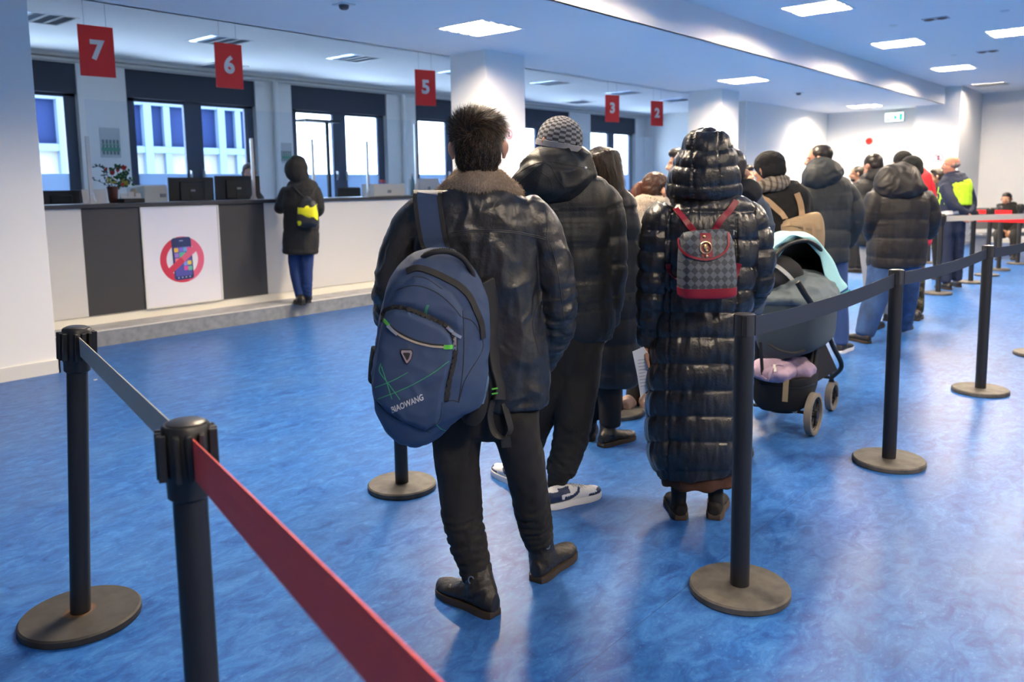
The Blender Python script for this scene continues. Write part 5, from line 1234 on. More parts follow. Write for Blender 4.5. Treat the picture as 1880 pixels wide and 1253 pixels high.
def jog(co, no, ci, ss, ang): return np.where(ci > 0, bunch(.009, .05, 1.0, .30, .60)(co, no, ci, ss, ang)*.6+bunch(.009, .035, 4.0, .50, .70)(co, no, ci, ss, ang), 0)+.003*ridged(co*np.array([12, 12, 6]))
garment('joggers', JOG, root, F, [(P2, {}), (LR2, dict(c1=.1)), (LL2, dict(c1=.1))], 0.007, 2, jog)
for px, py, d in ((1021, 900, -.07), (949, 862, .24)):
    mb = MB(); a = F.P(px, py-14, d); b = F.P(px-2, py+12, d); loft(mb, np.array([a, b]), np.array([.036, .034]), np.array([.042, .040]), 16, 2, .2, .2); wmesh(mb, 'sock', SOCK, root)
def sneaker_paint(u, z, w):
    m = np.zeros(len(u)); zz = z-.028
    m[(u < .20) & (zz < .052)] = 1                                   # heel
    m[(u > .16) & (u < .36) & (zz > .034) & (zz < .062)] = 1         # collar
    m[(u > .86) & (zz < .022)] = 1; m[(u > .68) & (zz < .012)] = 1   # toe rim
    m[(u > .42) & (u < .66) & (np.abs(w) > .016) & (zz > .036-.0*u) & (np.abs(zz-(.066-.08*(u-.42))) < .008)] = 1   # lace panel
    c = .010+.42*np.maximum(u-.30, 0)**2*1.3; t = .010*np.clip(1-(u-.30)/.42, .12, 1)+.002
    m[(u > .26) & (u < .72) & (np.abs(zz-c) < t) & (np.abs(w) > .01)] = 1
    m[(u >= .20) & (u < .34) & (zz < .012)] = 1
    return m
for hx, tx in (((1004, 935), (1094, 912)), ((965, 900), (910, 868))):
    h = on_z(*hx); tt = ext(h, on_z(*tx), .295)
    s = shoe(root, h, tt, [SN_W, SN_N], SN_W, 0.098, 0.045, 0.028, None, name='sneaker', toe_h=0.050, paint=sneaker_paint)
    v_ = (tt-h)[:2]/np.linalg.norm((tt-h)[:2]); lc = MB()
    for k in range(5):
        u = .46+.055*k; q = np.array([h[0]+v_[0]*.295*u, h[1]+v_[1]*.295*u, np.interp(u, [.42, .72], [.098*.93, .098*.66])]); sd = np.array([-v_[1], v_[0], 0])
        lc.tube([q-sd*.020-np.array((0, 0, .006)), q+np.array((0, 0, .003)), q+sd*.020-np.array((0, 0, .006))], .003, 6)
    wmesh(lc, 'laces', SN_W, s)
hc = F.P(1025, 263, 0.0); R = basis(-42, 0.12, -0.10)
body(F, root, [inner(T2[1:]), inner(A2R, .7), inner(A2L, .7), inner(P2), inner(LR2+[(1020, 908, -.07, 17, 20)]), inner(LL2+[(948, 868, .24, 16, 18)]), [(1026, 335, 0, 28, 28), (1026, 300, .0, 25, 27), (1026, 275, 0, 24, 26)]],
     (hc, R, 1.0), [(F.P(1116, 588, .05), np.array((0, 0, -1.))-SH*.1+FH*.2, -SH, dict(curl=.6))], 0.007)
blob_hair(root, hc, R, 1.0, HB, [((0, -.03, .0), (.080, .086, .070))], 0.007, 0.002, 50)
# beanie: quad dome with two yarn colours
BN_L = mat('knit_light', (0.36, 0.36, 0.38), 0.95, bump=(420, 0.5, 1)); BN_D = mat('knit_dark', (0.075, 0.08, 0.085), 0.95, bump=(420, 0.5, 1))
bx = np.array(basis(-42, 0.12, -0.10)); tl = -0.42; Rb = np.array([bx[0], bx[1]*math.cos(tl)-bx[2]*math.sin(tl), bx[1]*math.sin(tl)+bx[2]*math.cos(tl)])
Rb = np.array([bx[0], bx[1]*math.cos(.30)+bx[2]*math.sin(.30), bx[2]*math.cos(.30)-bx[1]*math.sin(.30)])
vs = []; fs = []; mi = []; nu, nv = 92, 44; cc = hc+np.array([0, -.012, .018])@R
for j in range(nv+1):
    th = math.radians(2+j*(101-2)/nv)
    for k in range(nu):
        ph = 2*math.pi*k/nu; l = np.array([.096*math.sin(th)*math.cos(ph), .108*math.sin(th)*math.sin(ph), .100*math.cos(th)]); vs.append(cc+l@Rb)
for j in range(nv):
    for k in range(nu):
        fs.append((j*nu+k, (j+1)*nu+k, (j+1)*nu+(k+1) % nu, j*nu+(k+1) % nu)); mi.append(1 if ((j//3)+((k+(j//3)*0)//4)) % 2 == 0 and j > 3 else 0)
mb = MB().add(vs, fs); mb.m = mi; bo = wmesh(mb, 'beanie', [BN_L, BN_D], root); sm = bo.modifiers.new('thick', 'SOLIDIFY'); sm.thickness = 0.003
mb = MB(); rg_ = []
for k in range(48):
    ph = 2*math.pi*k/48; rg_.append(cc+np.array([.0955*math.cos(ph), .1075*math.sin(ph), -.034])@Rb)
wd = Rb[2]; vs = []
for q in rg_:
    o = (q-cc); o = o-Rb[2]*(o@Rb[2]); o /= np.linalg.norm(o)
    for a, b in ((.0, .018), (.005, .016), (.005, -.008), (.0, -.011)): vs.append(q+o*a+wd*b)
fs = [(k*4+j, ((k+1) % 48)*4+j, ((k+1) % 48)*4+j+1, k*4+j+1) for k in range(48) for j in range(3)]
wmesh(MB().add(vs, fs), 'beanie_cuff', BN_L, bo)

# ---- 6: woman in the long hooded puffer ---------------------------------
PF_SH = mat('puffer_black_shiny', (0.0105, 0.0105, 0.0120), 0.32, spec=0.6, bump=(110, 0.18, 4)); SKIRT = mat('skirt_brown', (0.060, 0.022, 0.010), 0.9, bump=(300, .2, 2)); TIGHT = mat('tights_black', (0.008, 0.008, 0.009), 0.85); SUEDE = mat('suede_black', (0.007, 0.006, 0.006), 0.95); S6 = mat('sole_brown', (0.05, 0.035, 0.025), 0.8)
root, F = person('woman in long black quilted coat with the hood up, brown skirt and black shoes', 1285, 945, 3.42)
W6 = root
SEAMS6 = [334, 389, 441, 491, 533, 574, 620, 669, 718, 765, 812, 866]
T6 = [(1292, 366, 0, 52, 42), (1294, 384, 0, 84, 54), (1296, 420, 0, 96, 60), (1297, 470, 0, 94, 62), (1295, 520, 0, 88, 62), (1292, 560, 0, 86, 64), (1288, 620, 0, 92, 68), (1284, 680, 0, 95, 72), (1281, 740, 0, 94, 74), (1279, 800, 0, 94, 76), (1282, 835, 0, 91, 74), (1283, 852, 0, 88, 72), (1284, 862, 0, 84, 70)]
A6R = [(1362, 392, 0, 28, 34), (1378, 412, 0, 30, 36), (1386, 450, 0, 30, 36), (1389, 485, .0, 30, 35), (1388, 512, .02, 29, 33), (1376, 540, .08, 26, 28), (1355, 560, .14, 23, 24)]
A6L = [(1228, 392, 0, 28, 34), (1212, 412, 0, 31, 37), (1206, 455, 0, 30, 36), (1202, 505, 0, 30, 35), (1199, 555, .01, 28, 32), (1194, 600, .02, 24, 27), (1188, 628, .03, 16, 18)]
def zpx(F, co):  # measured row of a point in the figure's plane
    q = co-CC; return CPY-CF*(q@CU)/(q@FW)
def seam6(co, ci, ss):
    y = zpx(F, co+0); base = np.interp(y, SEAMS6, np.arange(len(SEAMS6))+0.0)
    return np.where(ci == 0, base, ss/0.085)
def d6(co, no, ci, ss, ang):
    d = puffer(seam6, .0175, .0060, 30, 6.0, .40)(co, no, ci, ss, ang)
    # vertical quilting seams left and right of the back panel
    q = co-CC; px = 940+CF*(q@CR)/(q@FW); y = zpx(F, co); back = ((no@FH) < 0.1) & (ci == 0) & (y > 395)
    for x0 in (1228, 1352):
        x = x0+(y-600)*(-.01 if x0 < 1300 else .0); d = d-np.where(back, .009*np.exp(-((px-x)/2.2)**2)*(1+.5*np.sin(y*1.3)), 0)
        d = d+np.where(back, .004*np.exp(-((px-x)/14)**2)*noise3(np.stack([px*0.05, y*.42, y*0], 1)), 0)
    return d
coat6 = garment('long_coat', PF_SH, root, F, [(T6, dict(e=2.35, c1=.05, n=7)), (A6R, {}), (A6L, {})], 0.0062, 2, d6)
H6 = [(1290, 252, .02, 26, 26), (1293, 264, .0, 42, 42), (1295, 285, 0, 52, 54), (1294, 310, 0, 59, 60), (1293, 340, 0, 66, 60), (1292, 362, 0, 65, 54), (1291, 374, 0, 58, 46)]
HS = [240, 277, 309, 343, 372, 392]
def dh6(co, no, ci, ss, ang):
    y = zpx(F, co); q = co-CC; px = 940+CF*(q@CR)/(q@FW)
    u = np.interp(y-6*((px-1293)/60)**2*-1, HS, np.arange(len(HS))+0.0); d = puffer(lambda a, b, c: u, .010, .0045, 34, 3.0, .42)(co, no, ci, ss, ang); back = (no@FH) < 0.2
    for x0 in (1272, 1320): d = d-np.where(back & (y < 345), .006*np.exp(-((px-x0)/2.2)**2)*(1+.6*np.sin(y*1.4)), 0)+np.where(back, .003*np.exp(-((px-x0)/10)**2)*noise3(np.stack([px*.06, y*.5, y*0], 1)), 0)
    return d
garment('coat_hood', PF_SH, root, F, [(H6, dict(e=2.1, c0=.5, c1=.3, n=6))], 0.0055, 2, dh6)
rimp = [F.P(*q) for q in ((1236, 366, .03), (1231, 345, .05), (1240, 310, .07), (1252, 280, .08))]
SK = [(1280, 820, 0, 68, 56), (1280, 850, 0, 70, 58), (1280, 878, 0, 70, 58), (1280, 884, 0, 69, 57)]
garment('skirt', SKIRT, root, F, [(SK, dict(c1=.02, e=2.3))], 0.008, 1, lambda co, no, ci, ss, ang: .006*np.sin(ang*9+1)*sstep(ss, 0, .1))
G6 = [[(1246, 850, -.02, 17, 20), (1246, 885, -.02, 15, 18), (1246, 915, -.02, 14, 17), (1243, 930, -.01, 14, 17)], [(1312, 850, -.02, 17, 20), (1313, 885, -.02, 15, 18), (1314, 915, -.02, 14, 17), (1315, 930, -.01, 14, 17)]]
garment('tights', TIGHT, root, F, [(g_, {}) for g_ in G6], 0.006, 1)
for hx, tx in (((1250, 957), (1232, 912)), ((1311, 956), (1324, 910))):
    h = on_z(*hx); shoe(root, h, ext(h, on_z(*tx), .25), SUEDE, S6, 0.080, 0.046, 0.026, None, name='shoe', toe_h=.045)
hc = F.P(1293, 312, 0.03); R = basis(8, 0.08)
hw = F.P(1187, 632, .02)
body(F, root, [inner(T6[1:7]), inner(A6R, .6), inner(A6L, .6), [(1260, 620, 0, 34, 36), (1250, 740, 0, 26, 30), (1246, 880, -.02, 12, 15), (1244, 928, -.02, 12, 14)], [(1310, 620, 0, 34, 36), (1312, 740, 0, 26, 30), (1314, 880, -.02, 12, 15), (1315, 928, -.02, 12, 14)], [(1293, 380, 0, 24, 24), (1293, 345, .01, 22, 24)]],
     (hc, R, 0.95), [(hw, np.array((0, 0, -1.))-SH*.05+FH*.1, SH*.9-FH*.3, dict(L=.165, curl=.75, thumb=1)), (F.P(1350, 562, .15), FH-SH*.4, SH, {})], 0.006)
p = thing('paper_sheet', 'printed white sheet of paper held in the left hand of the hooded woman', 'paper', tuple(F.P(1182, 660, .05)))
c_ = [F.P(1161, 646, -.02), F.P(1182, 637, -.03), F.P(1192, 652, -.02), F.P(1192, 715, .0), F.P(1176, 730, .02), F.P(1170, 690, .0)]
nrm = np.cross(c_[1]-c_[0], c_[5]-c_[0]); nrm /= np.linalg.norm(nrm); PAP = mat('paper_white', (0.80, 0.82, 0.83), 0.7)
pm = MB(); n_ = len(c_); pm.add(c_+[q+nrm*.0012 for q in c_], [tuple(range(n_)), tuple(range(n_, 2*n_))]+[(k, (k+1) % n_, (k+1) % n_+n_, k+n_) for k in range(n_)]); ps = wmesh(pm, 'sheet', PAP, p, False)
bq = bvh_of(ps); PT = mat('print_grey', (0.25, 0.26, 0.28), 0.7)
for k in range(9): drape(bq, [(1171+k*.6, 662+k*6), (1184+k*.3, 660+k*6)], .002, .0006, PT, 'print_line', ps, .0006, 2)

# mini backpack
mbp = thing('mini_backpack', 'small grey chequered backpack with dark red trim and straps on the hooded woman', 'backpack', tuple(F.P(1296, 480, -.2)))
Fm = Fig(3.42); CRD = mat('trim_crimson', (0.22, 0.006, 0.022), 0.45); GOLD = mat('clasp_gold', (0.75, 0.50, 0.25), 0.3, 1.0)
def checker_mat():
    m = bpy.data.materials.new('bag_chequer'); m.use_nodes = True; nt = m.node_tree; b = nt.nodes['Principled BSDF']; N = nt.nodes.new; L = nt.links.new
    tc = N('ShaderNodeTexCoord'); mp = N('ShaderNodeMapping'); L(tc.outputs['Object'], mp.inputs[0])
    dt1 = N('ShaderNodeVectorMath'); dt1.operation = 'DOT_PRODUCT'; dt1.inputs[1].default_value = tuple(SH); L(tc.outputs['Object'], dt1.inputs[0])
    sp = N('ShaderNodeSeparateXYZ'); L(tc.outputs['Object'], sp.inputs[0])
    zz = N('ShaderNodeMath'); zz.operation = 'MULTIPLY'; zz.inputs[1].default_value = .92; L(sp.outputs[2], zz.inputs[0])
    a = N('ShaderNodeMath'); a.operation = 'ADD'; L(dt1.outputs['Value'], a.inputs[0]); L(zz.outputs[0], a.inputs[1])
    s = N('ShaderNodeMath'); s.operation = 'SUBTRACT'; L(dt1.outputs['Value'], s.inputs[0]); L(zz.outputs[0], s.inputs[1])
    cb = N('ShaderNodeCombineXYZ'); L(a.outputs[0], cb.inputs[0]); L(s.outputs[0], cb.inputs[1]); cb.inputs[2].default_value = 5.05
    ck = N('ShaderNodeTexChecker'); ck.inputs['Scale'].default_value = 1/0.0285; ck.inputs[1].default_value = (0.030, 0.036, 0.046, 1); ck.inputs[2].default_value = (0.095, 0.112, 0.135, 1); L(cb.outputs[0], ck.inputs[0])
    n = N('ShaderNodeTexNoise'); n.inputs['Scale'].default_value = 300; L(tc.outputs['Object'], n.inputs[0]); mx = N('ShaderNodeMix'); mx.data_type = 'RGBA'; mx.blend_type = 'MULTIPLY'; mx.inputs[0].default_value = .5; L(ck.outputs[0], mx.inputs[6]); L(n.outputs[0], mx.inputs[7])
    gn = N('ShaderNodeMix'); gn.data_type = 'RGBA'; gn.blend_type = 'ADD'; gn.inputs[0].default_value = .3; L(mx.outputs[2], gn.inputs[6]); L(ck.outputs[0], gn.inputs[7])
    L(gn.outputs[2], b.inputs['Base Color']); b.inputs['Roughness'].default_value = .5; return m
CHQ = checker_mat()
BR = [(1294, 430, -.255, 42, 26), (1295, 445, -.26, 47, 32), (1296, 470, -.265, 50, 35), (1297, 500, -.27, 52, 37), (1297, 522, -.27, 52, 38), (1297, 540, -.27, 51, 37), (1297, 543, -.27, 49, 35)]
mb = MB(); pts, ra, rb = Fm.chain(BR, 5); loft(mb, pts, ra, rb, 40, 3.6, .15, .1); bo = wmesh(mb, 'bag_body', CHQ, mbp)
mb = MB(); pts, ra, rb = Fm.chain([(1297, 526, -.27, 52.8, 38.8), (1297, 540, -.27, 52, 38), (1297, 544, -.27, 49, 36)], 4); loft(mb, pts, ra, rb, 40, 3.6, 0, .1); wmesh(mb, 'base_trim', CRD, mbp)
bb6 = bvh_of(bo)
def sheet(bvh, poly, m, name, par, off, th, fill=True):
    """panel cut to a measured outline and laid on a surface"""
    n = len(poly); cx = sum(p[0] for p in poly)/n; cy = sum(p[1] for p in poly)/n; rings = [1, .8, .6, .4, .2]; vs = []; ns = []
    for r in rings:
        for x, y in poly:
            p = None; g = r
            while p is None and g > .02: p, nn = hit(bvh, cx+(x-cx)*g, cy+(y-cy)*g, off); g *= .985
            vs.append(p); ns.append(nn)
    p, nn = hit(bvh, cx, cy, off); vs.append(p); ns.append(nn); N = len(vs)
    def faces(o, flip):
        f = []
        for j in range(len(rings)-1):
            for k in range(n): q = (o+j*n+k, o+j*n+(k+1) % n, o+(j+1)*n+(k+1) % n, o+(j+1)*n+k); f.append(q if not flip else q[::-1])
        j = len(rings)-1
        for k in range(n): q = (o+j*n+k, o+j*n+(k+1) % n, o+N-1); f.append(q if not flip else q[::-1])
        return f
    top = [a+b*th for a, b in zip(vs, ns)]
    return wmesh(MB().add(vs+top, faces(0, False)+faces(N, True)+[(k, (k+1) % n, N+(k+1) % n, N+k) for k in range(n)]), name, m, par)
flap = [(1249, 427), (1270, 424), (1296, 421), (1320, 420), (1334, 421), (1335, 440), (1334, 455), (1325, 467), (1312, 474), (1296, 477), (1278, 475), (1262, 468), (1252, 456), (1249, 440)]
fl = sheet(bb6, flap, CHQ, 'flap', mbp, .004, .004)
drape(bb6, flap+[flap[0]], .009, .004, CRD, 'flap_piping', fl, .009, 4)
drape(bb6, [(1294, 424), (1296, 450), (1298, 473)], .042, .002, CRD, 'flap_band', fl, .009, 4)
q, nn = hit(bb6, 1294, 456, .016); rr_ = [q+SH*.021*math.cos(a)+np.array((0, 0, 1.))*.022*math.sin(a) for a in np.linspace(0, 2*math.pi, 25)[:-1]]
cl = wmesh(MB().tube(rr_, .0035, 8, close=True), 'clasp_ring', GOLD, mbp)
em = MB(); ellipsoid(em, q+np.array((0, 0, .003)), np.array([CR, FW, CU]), (.009, .003, .012)); ellipsoid(em, q+np.array((0, 0, -.010))+SH*.003, np.array([CR, FW, CU]), (.006, .003, .006)); ellipsoid(em, q+np.array((0, 0, .012))+SH*.004, np.array([CR, FW, CU]), (.004, .003, .004)); wmesh(em, 'clasp_emblem', GOLD, cl)
for x, y in ((1292, 437), (1296, 471)): q2, _ = hit(bb6, x, y, .013); em = MB(); ellipsoid(em, q2, np.array([CR, FW, CU]), (.006, .004, .006)); wmesh(em, 'rivet', GOLD, mbp)
bc = bvh_of(coat6)
for pts, l in (([(1234, 372), (1243, 386), (1253, 400), (1264, 413), (1273, 424)], 'strap'), ([(1350, 371), (1338, 385), (1328, 399), (1318, 412), (1311, 422)], 'strap')):
    Q = [hit(bc, x, y, .012)[0] for x, y in pts]; Q = [q for q in Q if q is not None]; Q.append(Fm.P(pts[-1][0]+(3 if pts[-1][0] < 1290 else -3), 432, -.25))
    wmesh(MB().ribbon(catmull(Q, 4), SH, .026, .005), 'shoulder_strap', CRD, mbp, bevel=.001)
for pts in ([(1226, 484), (1231, 497), (1242, 512)], [(1357, 483), (1353, 497), (1347, 512)]):
    Q = [hit(bc, x, y, .006)[0] for x, y in pts]; Q = [q for q in Q if q is not None]; Q.append(Fm.P(1252 if pts[0][0] < 1290 else 1342, 516, -.21)); wmesh(MB().ribbon(catmull(Q, 4), SH*.8+np.array((0, 0, -.6)), .022, .004), 'lower_strap', CRD, mbp)
q = Fm.P(1347, 432, -.24); wmesh(MB().tube([q, q+np.array((0, 0, .02)), q+SH*.01+np.array((0, 0, .012))], .003, 6), 'strap_ring', W_HANDLE, mbp)
# ================================================================== REST OF THE QUEUE
def simple_disp(kind, seed=0.0, per=0.12):
    if kind == 'puffer': return puffer(lambda co, ci, ss: np.where(ci == 0, ss/per+.3, ss/(per*.9)+.2), .010, .0035, 22, seed, .5)
    if kind == 'cloth': return cloth_folds(.008, 8, (1, 1, .6), seed)
    if kind == 'jeans':
        return lambda co, no, ci, ss, ang: np.where(ci > 0, bunch(.007, .05, seed, .35, .95)(co, no, ci, ss, ang), 0)+.003*ridged(co*np.array([12, 12, 7]))
LEATH = L_BOOT
def queuer(label, fx, fy, D, coat, cmat, ckind, legs, lmat, shoes, head, hands=(), vox=0.010, extra=None, coat_name='coat', leg_name='trousers', skin=None, per=.12, z=0.0, smat=None, ssole=None, shoe_name='shoe', sL=.28, eyes_on=False, hs=1.0, seed=1.0, neck=True, tilt=.06, necks=None):
    """coat/legs: list of (rows, opts) in measured coordinates; head: (px,py,d,face) or None"""
    root, F = person(label, fx, fy, D, z)
    co_ = garment(coat_name, cmat, root, F, coat, vox, 2, simple_disp(ckind, seed, per))
    if legs: garment(leg_name, lmat, root, F, legs, vox*.9, 2, simple_disp('jeans' if ckind != 'none' else 'cloth', seed+3))
    for i, (hx, tx, l) in enumerate(shoes):
        h = on_z(hx[0], hx[1], z); t_ = on_z(tx[0], tx[1], z); v = (t_-h)[:2]; v /= np.linalg.norm(v)
        shoe(root, h, (h[0]+v[0]*sL, h[1]+v[1]*sL, 0), smat or LEATH, ssole or L_SOLE, .09, .048, .026, None if l is None else F.P(*l), .045, name=shoe_name, z0=z)
    hc = R = None
    chains = [inner(r, .7) for r, o in coat]+[inner(r, .68) for r, o in legs]
    if head:
        hc = F.P(head[0], head[1], head[2]); R = basis(head[3], tilt); r = .056*CF/D
        if neck: chains.append([(head[0], head[1]+.22*CF/D, head[2], r*1.1, r*1.1), (head[0], head[1]+.10*CF/D, head[2], r*.9, r*.95), (head[0], head[1]+.04*CF/D, head[2]+.0, r*.9, r*.9)])
    b = body(F, root, chains, (hc, R, hs) if head else None, hands(F) if callable(hands) else hands, vox*.85 if vox < .011 else .009, skin or SKIN)
    if eyes_on: eyes(root, hc, R, hs)
    return root, F, hc, R, co_, b

# ---- 3: woman with long dark hair ---------------------------------------
PF3 = mat('puffer_black_soft', (0.010, 0.0098, 0.0105), 0.48, bump=(120, .15, 4)); TRB = mat('trousers_black', (0.009, 0.009, 0.010), .9)
T3 = [(1118, 362, 0, 34, 30), (1122, 380, 0, 46, 34), (1126, 420, 0, 48, 38), (1128, 480, 0, 46, 40), (1128, 540, 0, 46, 42), (1128, 600, 0, 46, 44), (1130, 660, 0, 44, 44), (1130, 695, 0, 42, 42), (1130, 704, 0, 39, 40)]
A3 = [(1146, 385, .02, 18, 22), (1157, 415, .02, 19, 23), (1160, 450, .02, 18, 22), (1160, 485, .04, 17, 20), (1152, 512, .10, 16, 16), (1140, 525, .16, 14, 14)]
A3b = [(1095, 385, .0, 18, 22), (1088, 420, 0, 19, 23), (1086, 470, 0, 18, 22), (1090, 520, .06, 15, 18)]
r3, F3, h3, R3_, c3, b3 = queuer('woman with long dark hair in a long black quilted coat and black boots', 1120, 800, 4.42, [(T3, dict(e=2.4, c1=.1)), (A3, {}), (A3b, {})], PF3, 'puffer',
    [([(1112, 690, 0, 24, 26), (1119, 730, 0, 22, 24), (1120, 765, .0, 20, 22), (1120, 780, .0, 19, 21)], dict(c1=.1)), ([(1098, 690, .05, 20, 24), (1090, 730, .06, 17, 20), (1084, 768, .06, 15, 18)], dict(c1=.1))], TRB,
    [((1102, 822), (1166, 803), (1116, 776, 0)), ((1080, 812), (1084, 784), (1082, 768, .05))], (1106, 313, 0, 38), vox=.008, shoe_name='boot', sL=.27, per=.14)
HAIR_D = mat('hair_dark_brown', (0.014, 0.009, 0.0065), 0.4)
def hair3(mb):
    pts, ra, rb = F3.chain([(1107, 290, -.02, 31, 36), (1112, 315, -.03, 29, 36), (1122, 340, -.02, 23, 30), (1131, 358, -.01, 15, 22), (1137, 372, .0, 7, 12)], 5); loft(mb, pts, ra, rb, 20, 2, .5, .5)
hh = blob_hair(r3, h3, R3_, 1.0, HAIR_D, SHORT, .007, .003, 45, extra=hair3)
strands(hh, 5000, lambda c, N: .06+0*c[:, 0], lambda c, N: np.array([[0, 0, -1.]])+SH*.25+N*.12, [HAIR_D, HBR], hh, 'hair_locks', .0022, 3, 3, .05, .12)

# ---- 4: woman with a ponytail and cream fur coat -------------------------
CREAM = mat('coat_cream', (0.60, 0.54, 0.44), .8, bump=(90, .3, 3)); FURC = mat('fur_cream', (0.70, 0.60, 0.50), .9); HAIR_A = mat('hair_auburn', (0.055, 0.026, 0.015), .42); HAIR_R = mat('hair_copper', (0.16, 0.045, 0.022), .42)
T4 = [(1190, 372, 0, 38, 34), (1190, 392, 0, 46, 40), (1190, 430, 0, 46, 42), (1192, 480, 0, 45, 42), (1192, 540, 0, 46, 44), (1192, 600, 0, 46, 44), (1192, 640, 0, 44, 42)]
r4, F4, h4, R4_, c4, b4 = queuer('woman with reddish ponytail in cream fur-collared coat, left of the hooded woman', 1185, 748, 5.2, [(T4, dict(e=2.3, c1=.2)), ([(1160, 395, 0, 14, 18), (1156, 440, 0, 14, 18), (1158, 500, .03, 12, 15)], {})], CREAM, 'cloth',
    [([(1178, 630, 0, 22, 24), (1172, 680, 0, 18, 20), (1160, 745, 0, 13, 15)], dict(c1=.2)), ([(1200, 630, 0, 22, 24), (1198, 690, 0, 17, 19), (1192, 740, 0, 12, 14)], dict(c1=.2))], TRB,
    [((1150, 760), (1160, 740), (1158, 742, 0)), ((1183, 757), (1196, 738), (1190, 738, 0))], (1206, 352, 0, 62), vox=.010, smat=mat('shoe_peach', (0.55, 0.36, 0.27), .6), ssole=W_TRIM, tilt=.25, coat_name='fur_coat')
fc = garment('fur_collar', FURC, r4, F4, [([(1160, 396, .05, 16, 10), (1172, 384, -.06, 20, 12), (1192, 386, -.10, 22, 12), (1212, 392, -.06, 18, 12), (1224, 400, .05, 14, 10)], dict(side=np.array((0, 0, 1.)), e=2))], .010, 2)
strands(fc, 5000, lambda c, N: .022+0*c[:, 0], lambda c, N: N*.7+np.array([0, 0, -.4]), [FURC, CREAM], fc, 'fur', .003, 2, 8, .1, .35)
hh = blob_hair(r4, h4, R4_, 1.0, HAIR_A, [((0, -.022, .036), (.081, .092, .084)), ((0, -.055, .0), (.070, .054, .060))], .008, .003, 45)
strands(hh, 5000, lambda c, N: .05+0*c[:, 0], lambda c, N: (F4.P(1182, 344, -.02)-c)/.1+N*.25, [HAIR_A, HAIR_R], hh, 'hair_locks', .0018, 3, 6, 0, .12)
e_ = F4.P(1182, 344, -.02); pt = catmull([F4.P(1186, 342, -.02), F4.P(1176, 341, -.02), F4.P(1168, 349, -.02), F4.P(1166, 362, -.02), F4.P(1176, 372, -.02)], 5)
mb = MB(); loft(mb, pt, np.interp(np.arange(len(pt)), [0, 4, 12, len(pt)-1], [.016, .024, .030, .010]), np.interp(np.arange(len(pt)), [0, 4, 12, len(pt)-1], [.016, .024, .030, .010]), 16, 2, .5, .8)
po = wmesh(mb, 'ponytail', HAIR_R, r4); strands(po, 2200, lambda c, N: .05+0*c[:, 0], lambda c, N: np.array([[0, 0, -1.]])+N*.2+SH*.1, [HAIR_R, HAIR_A], po, 'hair_locks', .002, 3, 4, .05, .15)
mb = MB(); mb.tube([e_+np.array([0, 0, 1])*.018*math.cos(a)+FH*.018*math.sin(a) for a in np.linspace(0, 2*math.pi, 15)[:-1]], .006, 6, close=True); wmesh(mb, 'hair_tie', mat('hair_tie_pale', (.6, .65, .4), .6), po)

# ---- 5: man half hidden behind the hood ----------------------------------
r5, F5, h5, R5_, c5, b5 = queuer('man with short dark hair almost hidden left of the black hood, further along the queue', 1250, 720, 6.3, [([(1252, 345, 0, 36, 30), (1252, 375, 0, 50, 32), (1252, 430, 0, 48, 32), (1252, 500, 0, 44, 32), (1252, 520, 0, 42, 30)], {})], mat('jacket_dark_grey', (.02, .02, .022), .8), 'cloth',
    [([(1242, 510, 0, 20, 22), (1240, 590, 0, 16, 18), (1240, 668, 0, 13, 14)], {}), ([(1264, 510, 0, 20, 22), (1266, 590, 0, 16, 18), (1266, 668, 0, 13, 14)], {})], TRB, [((1240, 690), (1234, 672), None), ((1266, 690), (1270, 672), None)], (1250, 301, 0, -72), vox=.012, coat_name='jacket')
blob_hair(r5, h5, R5_, 1.0, HAIR_D, SHORT, .008, .003, 50)

# ---- 7: person in the blue jacket ----------------------------------------
BLJ = mat('jacket_slate_blue', (0.035, 0.058, 0.095), .7, bump=(80, .15, 3))
r7, F7, h7, R7_, c7, b7 = queuer('person in a slate blue jacket with a dark hood, right behind the hooded woman', 1350, 860, 4.15, [([(1348, 352, 0, 32, 28), (1350, 372, 0, 52, 34), (1352, 420, 0, 56, 38), (1352, 480, 0, 54, 38), (1352, 540, 0, 52, 38), (1352, 570, 0, 50, 36)], {}), ([(1392, 380, 0, 20, 26), (1400, 410, 0, 20, 26), (1401, 450, 0, 18, 24), (1394, 490, .03, 16, 20), (1385, 520, .08, 13, 15)], {}), ([(1312, 380, 0, 18, 24), (1306, 430, 0, 18, 22), (1310, 490, .05, 14, 18)], {})], BLJ, 'cloth',
    [([(1330, 560, 0, 28, 30), (1330, 680, 0, 21, 25), (1330, 815, 0, 16, 19)], {}), ([(1362, 560, 0, 27, 30), (1362, 680, 0, 20, 25), (1362, 815, 0, 16, 19)], {})], mat('denim_blue', (0.035, 0.075, 0.20), .85, bump=(500, .2, 2)), [((1330, 858), (1328, 830), None), ((1362, 858), (1366, 830), None)], (1338, 318, 0, 10), vox=.010, coat_name='jacket', leg_name='jeans')
garment('hood', mat('hood_dark', (.008, .009, .013), .8), r7, F7, [([(1366, 342, -.05, 20, 22), (1370, 354, -.06, 30, 26), (1366, 368, -.05, 20, 16)], {}), ([(1340, 300, 0, 20, 22), (1340, 325, 0, 26, 30), (1342, 350, 0, 26, 28)], {})], .009, 2, cloth_folds(.006, 10))
blob_hair(r7, h7, R7_, 1.0, HAIR_D, SHORT, .009, .003, 50)
DENIM = MATS['denim_blue']

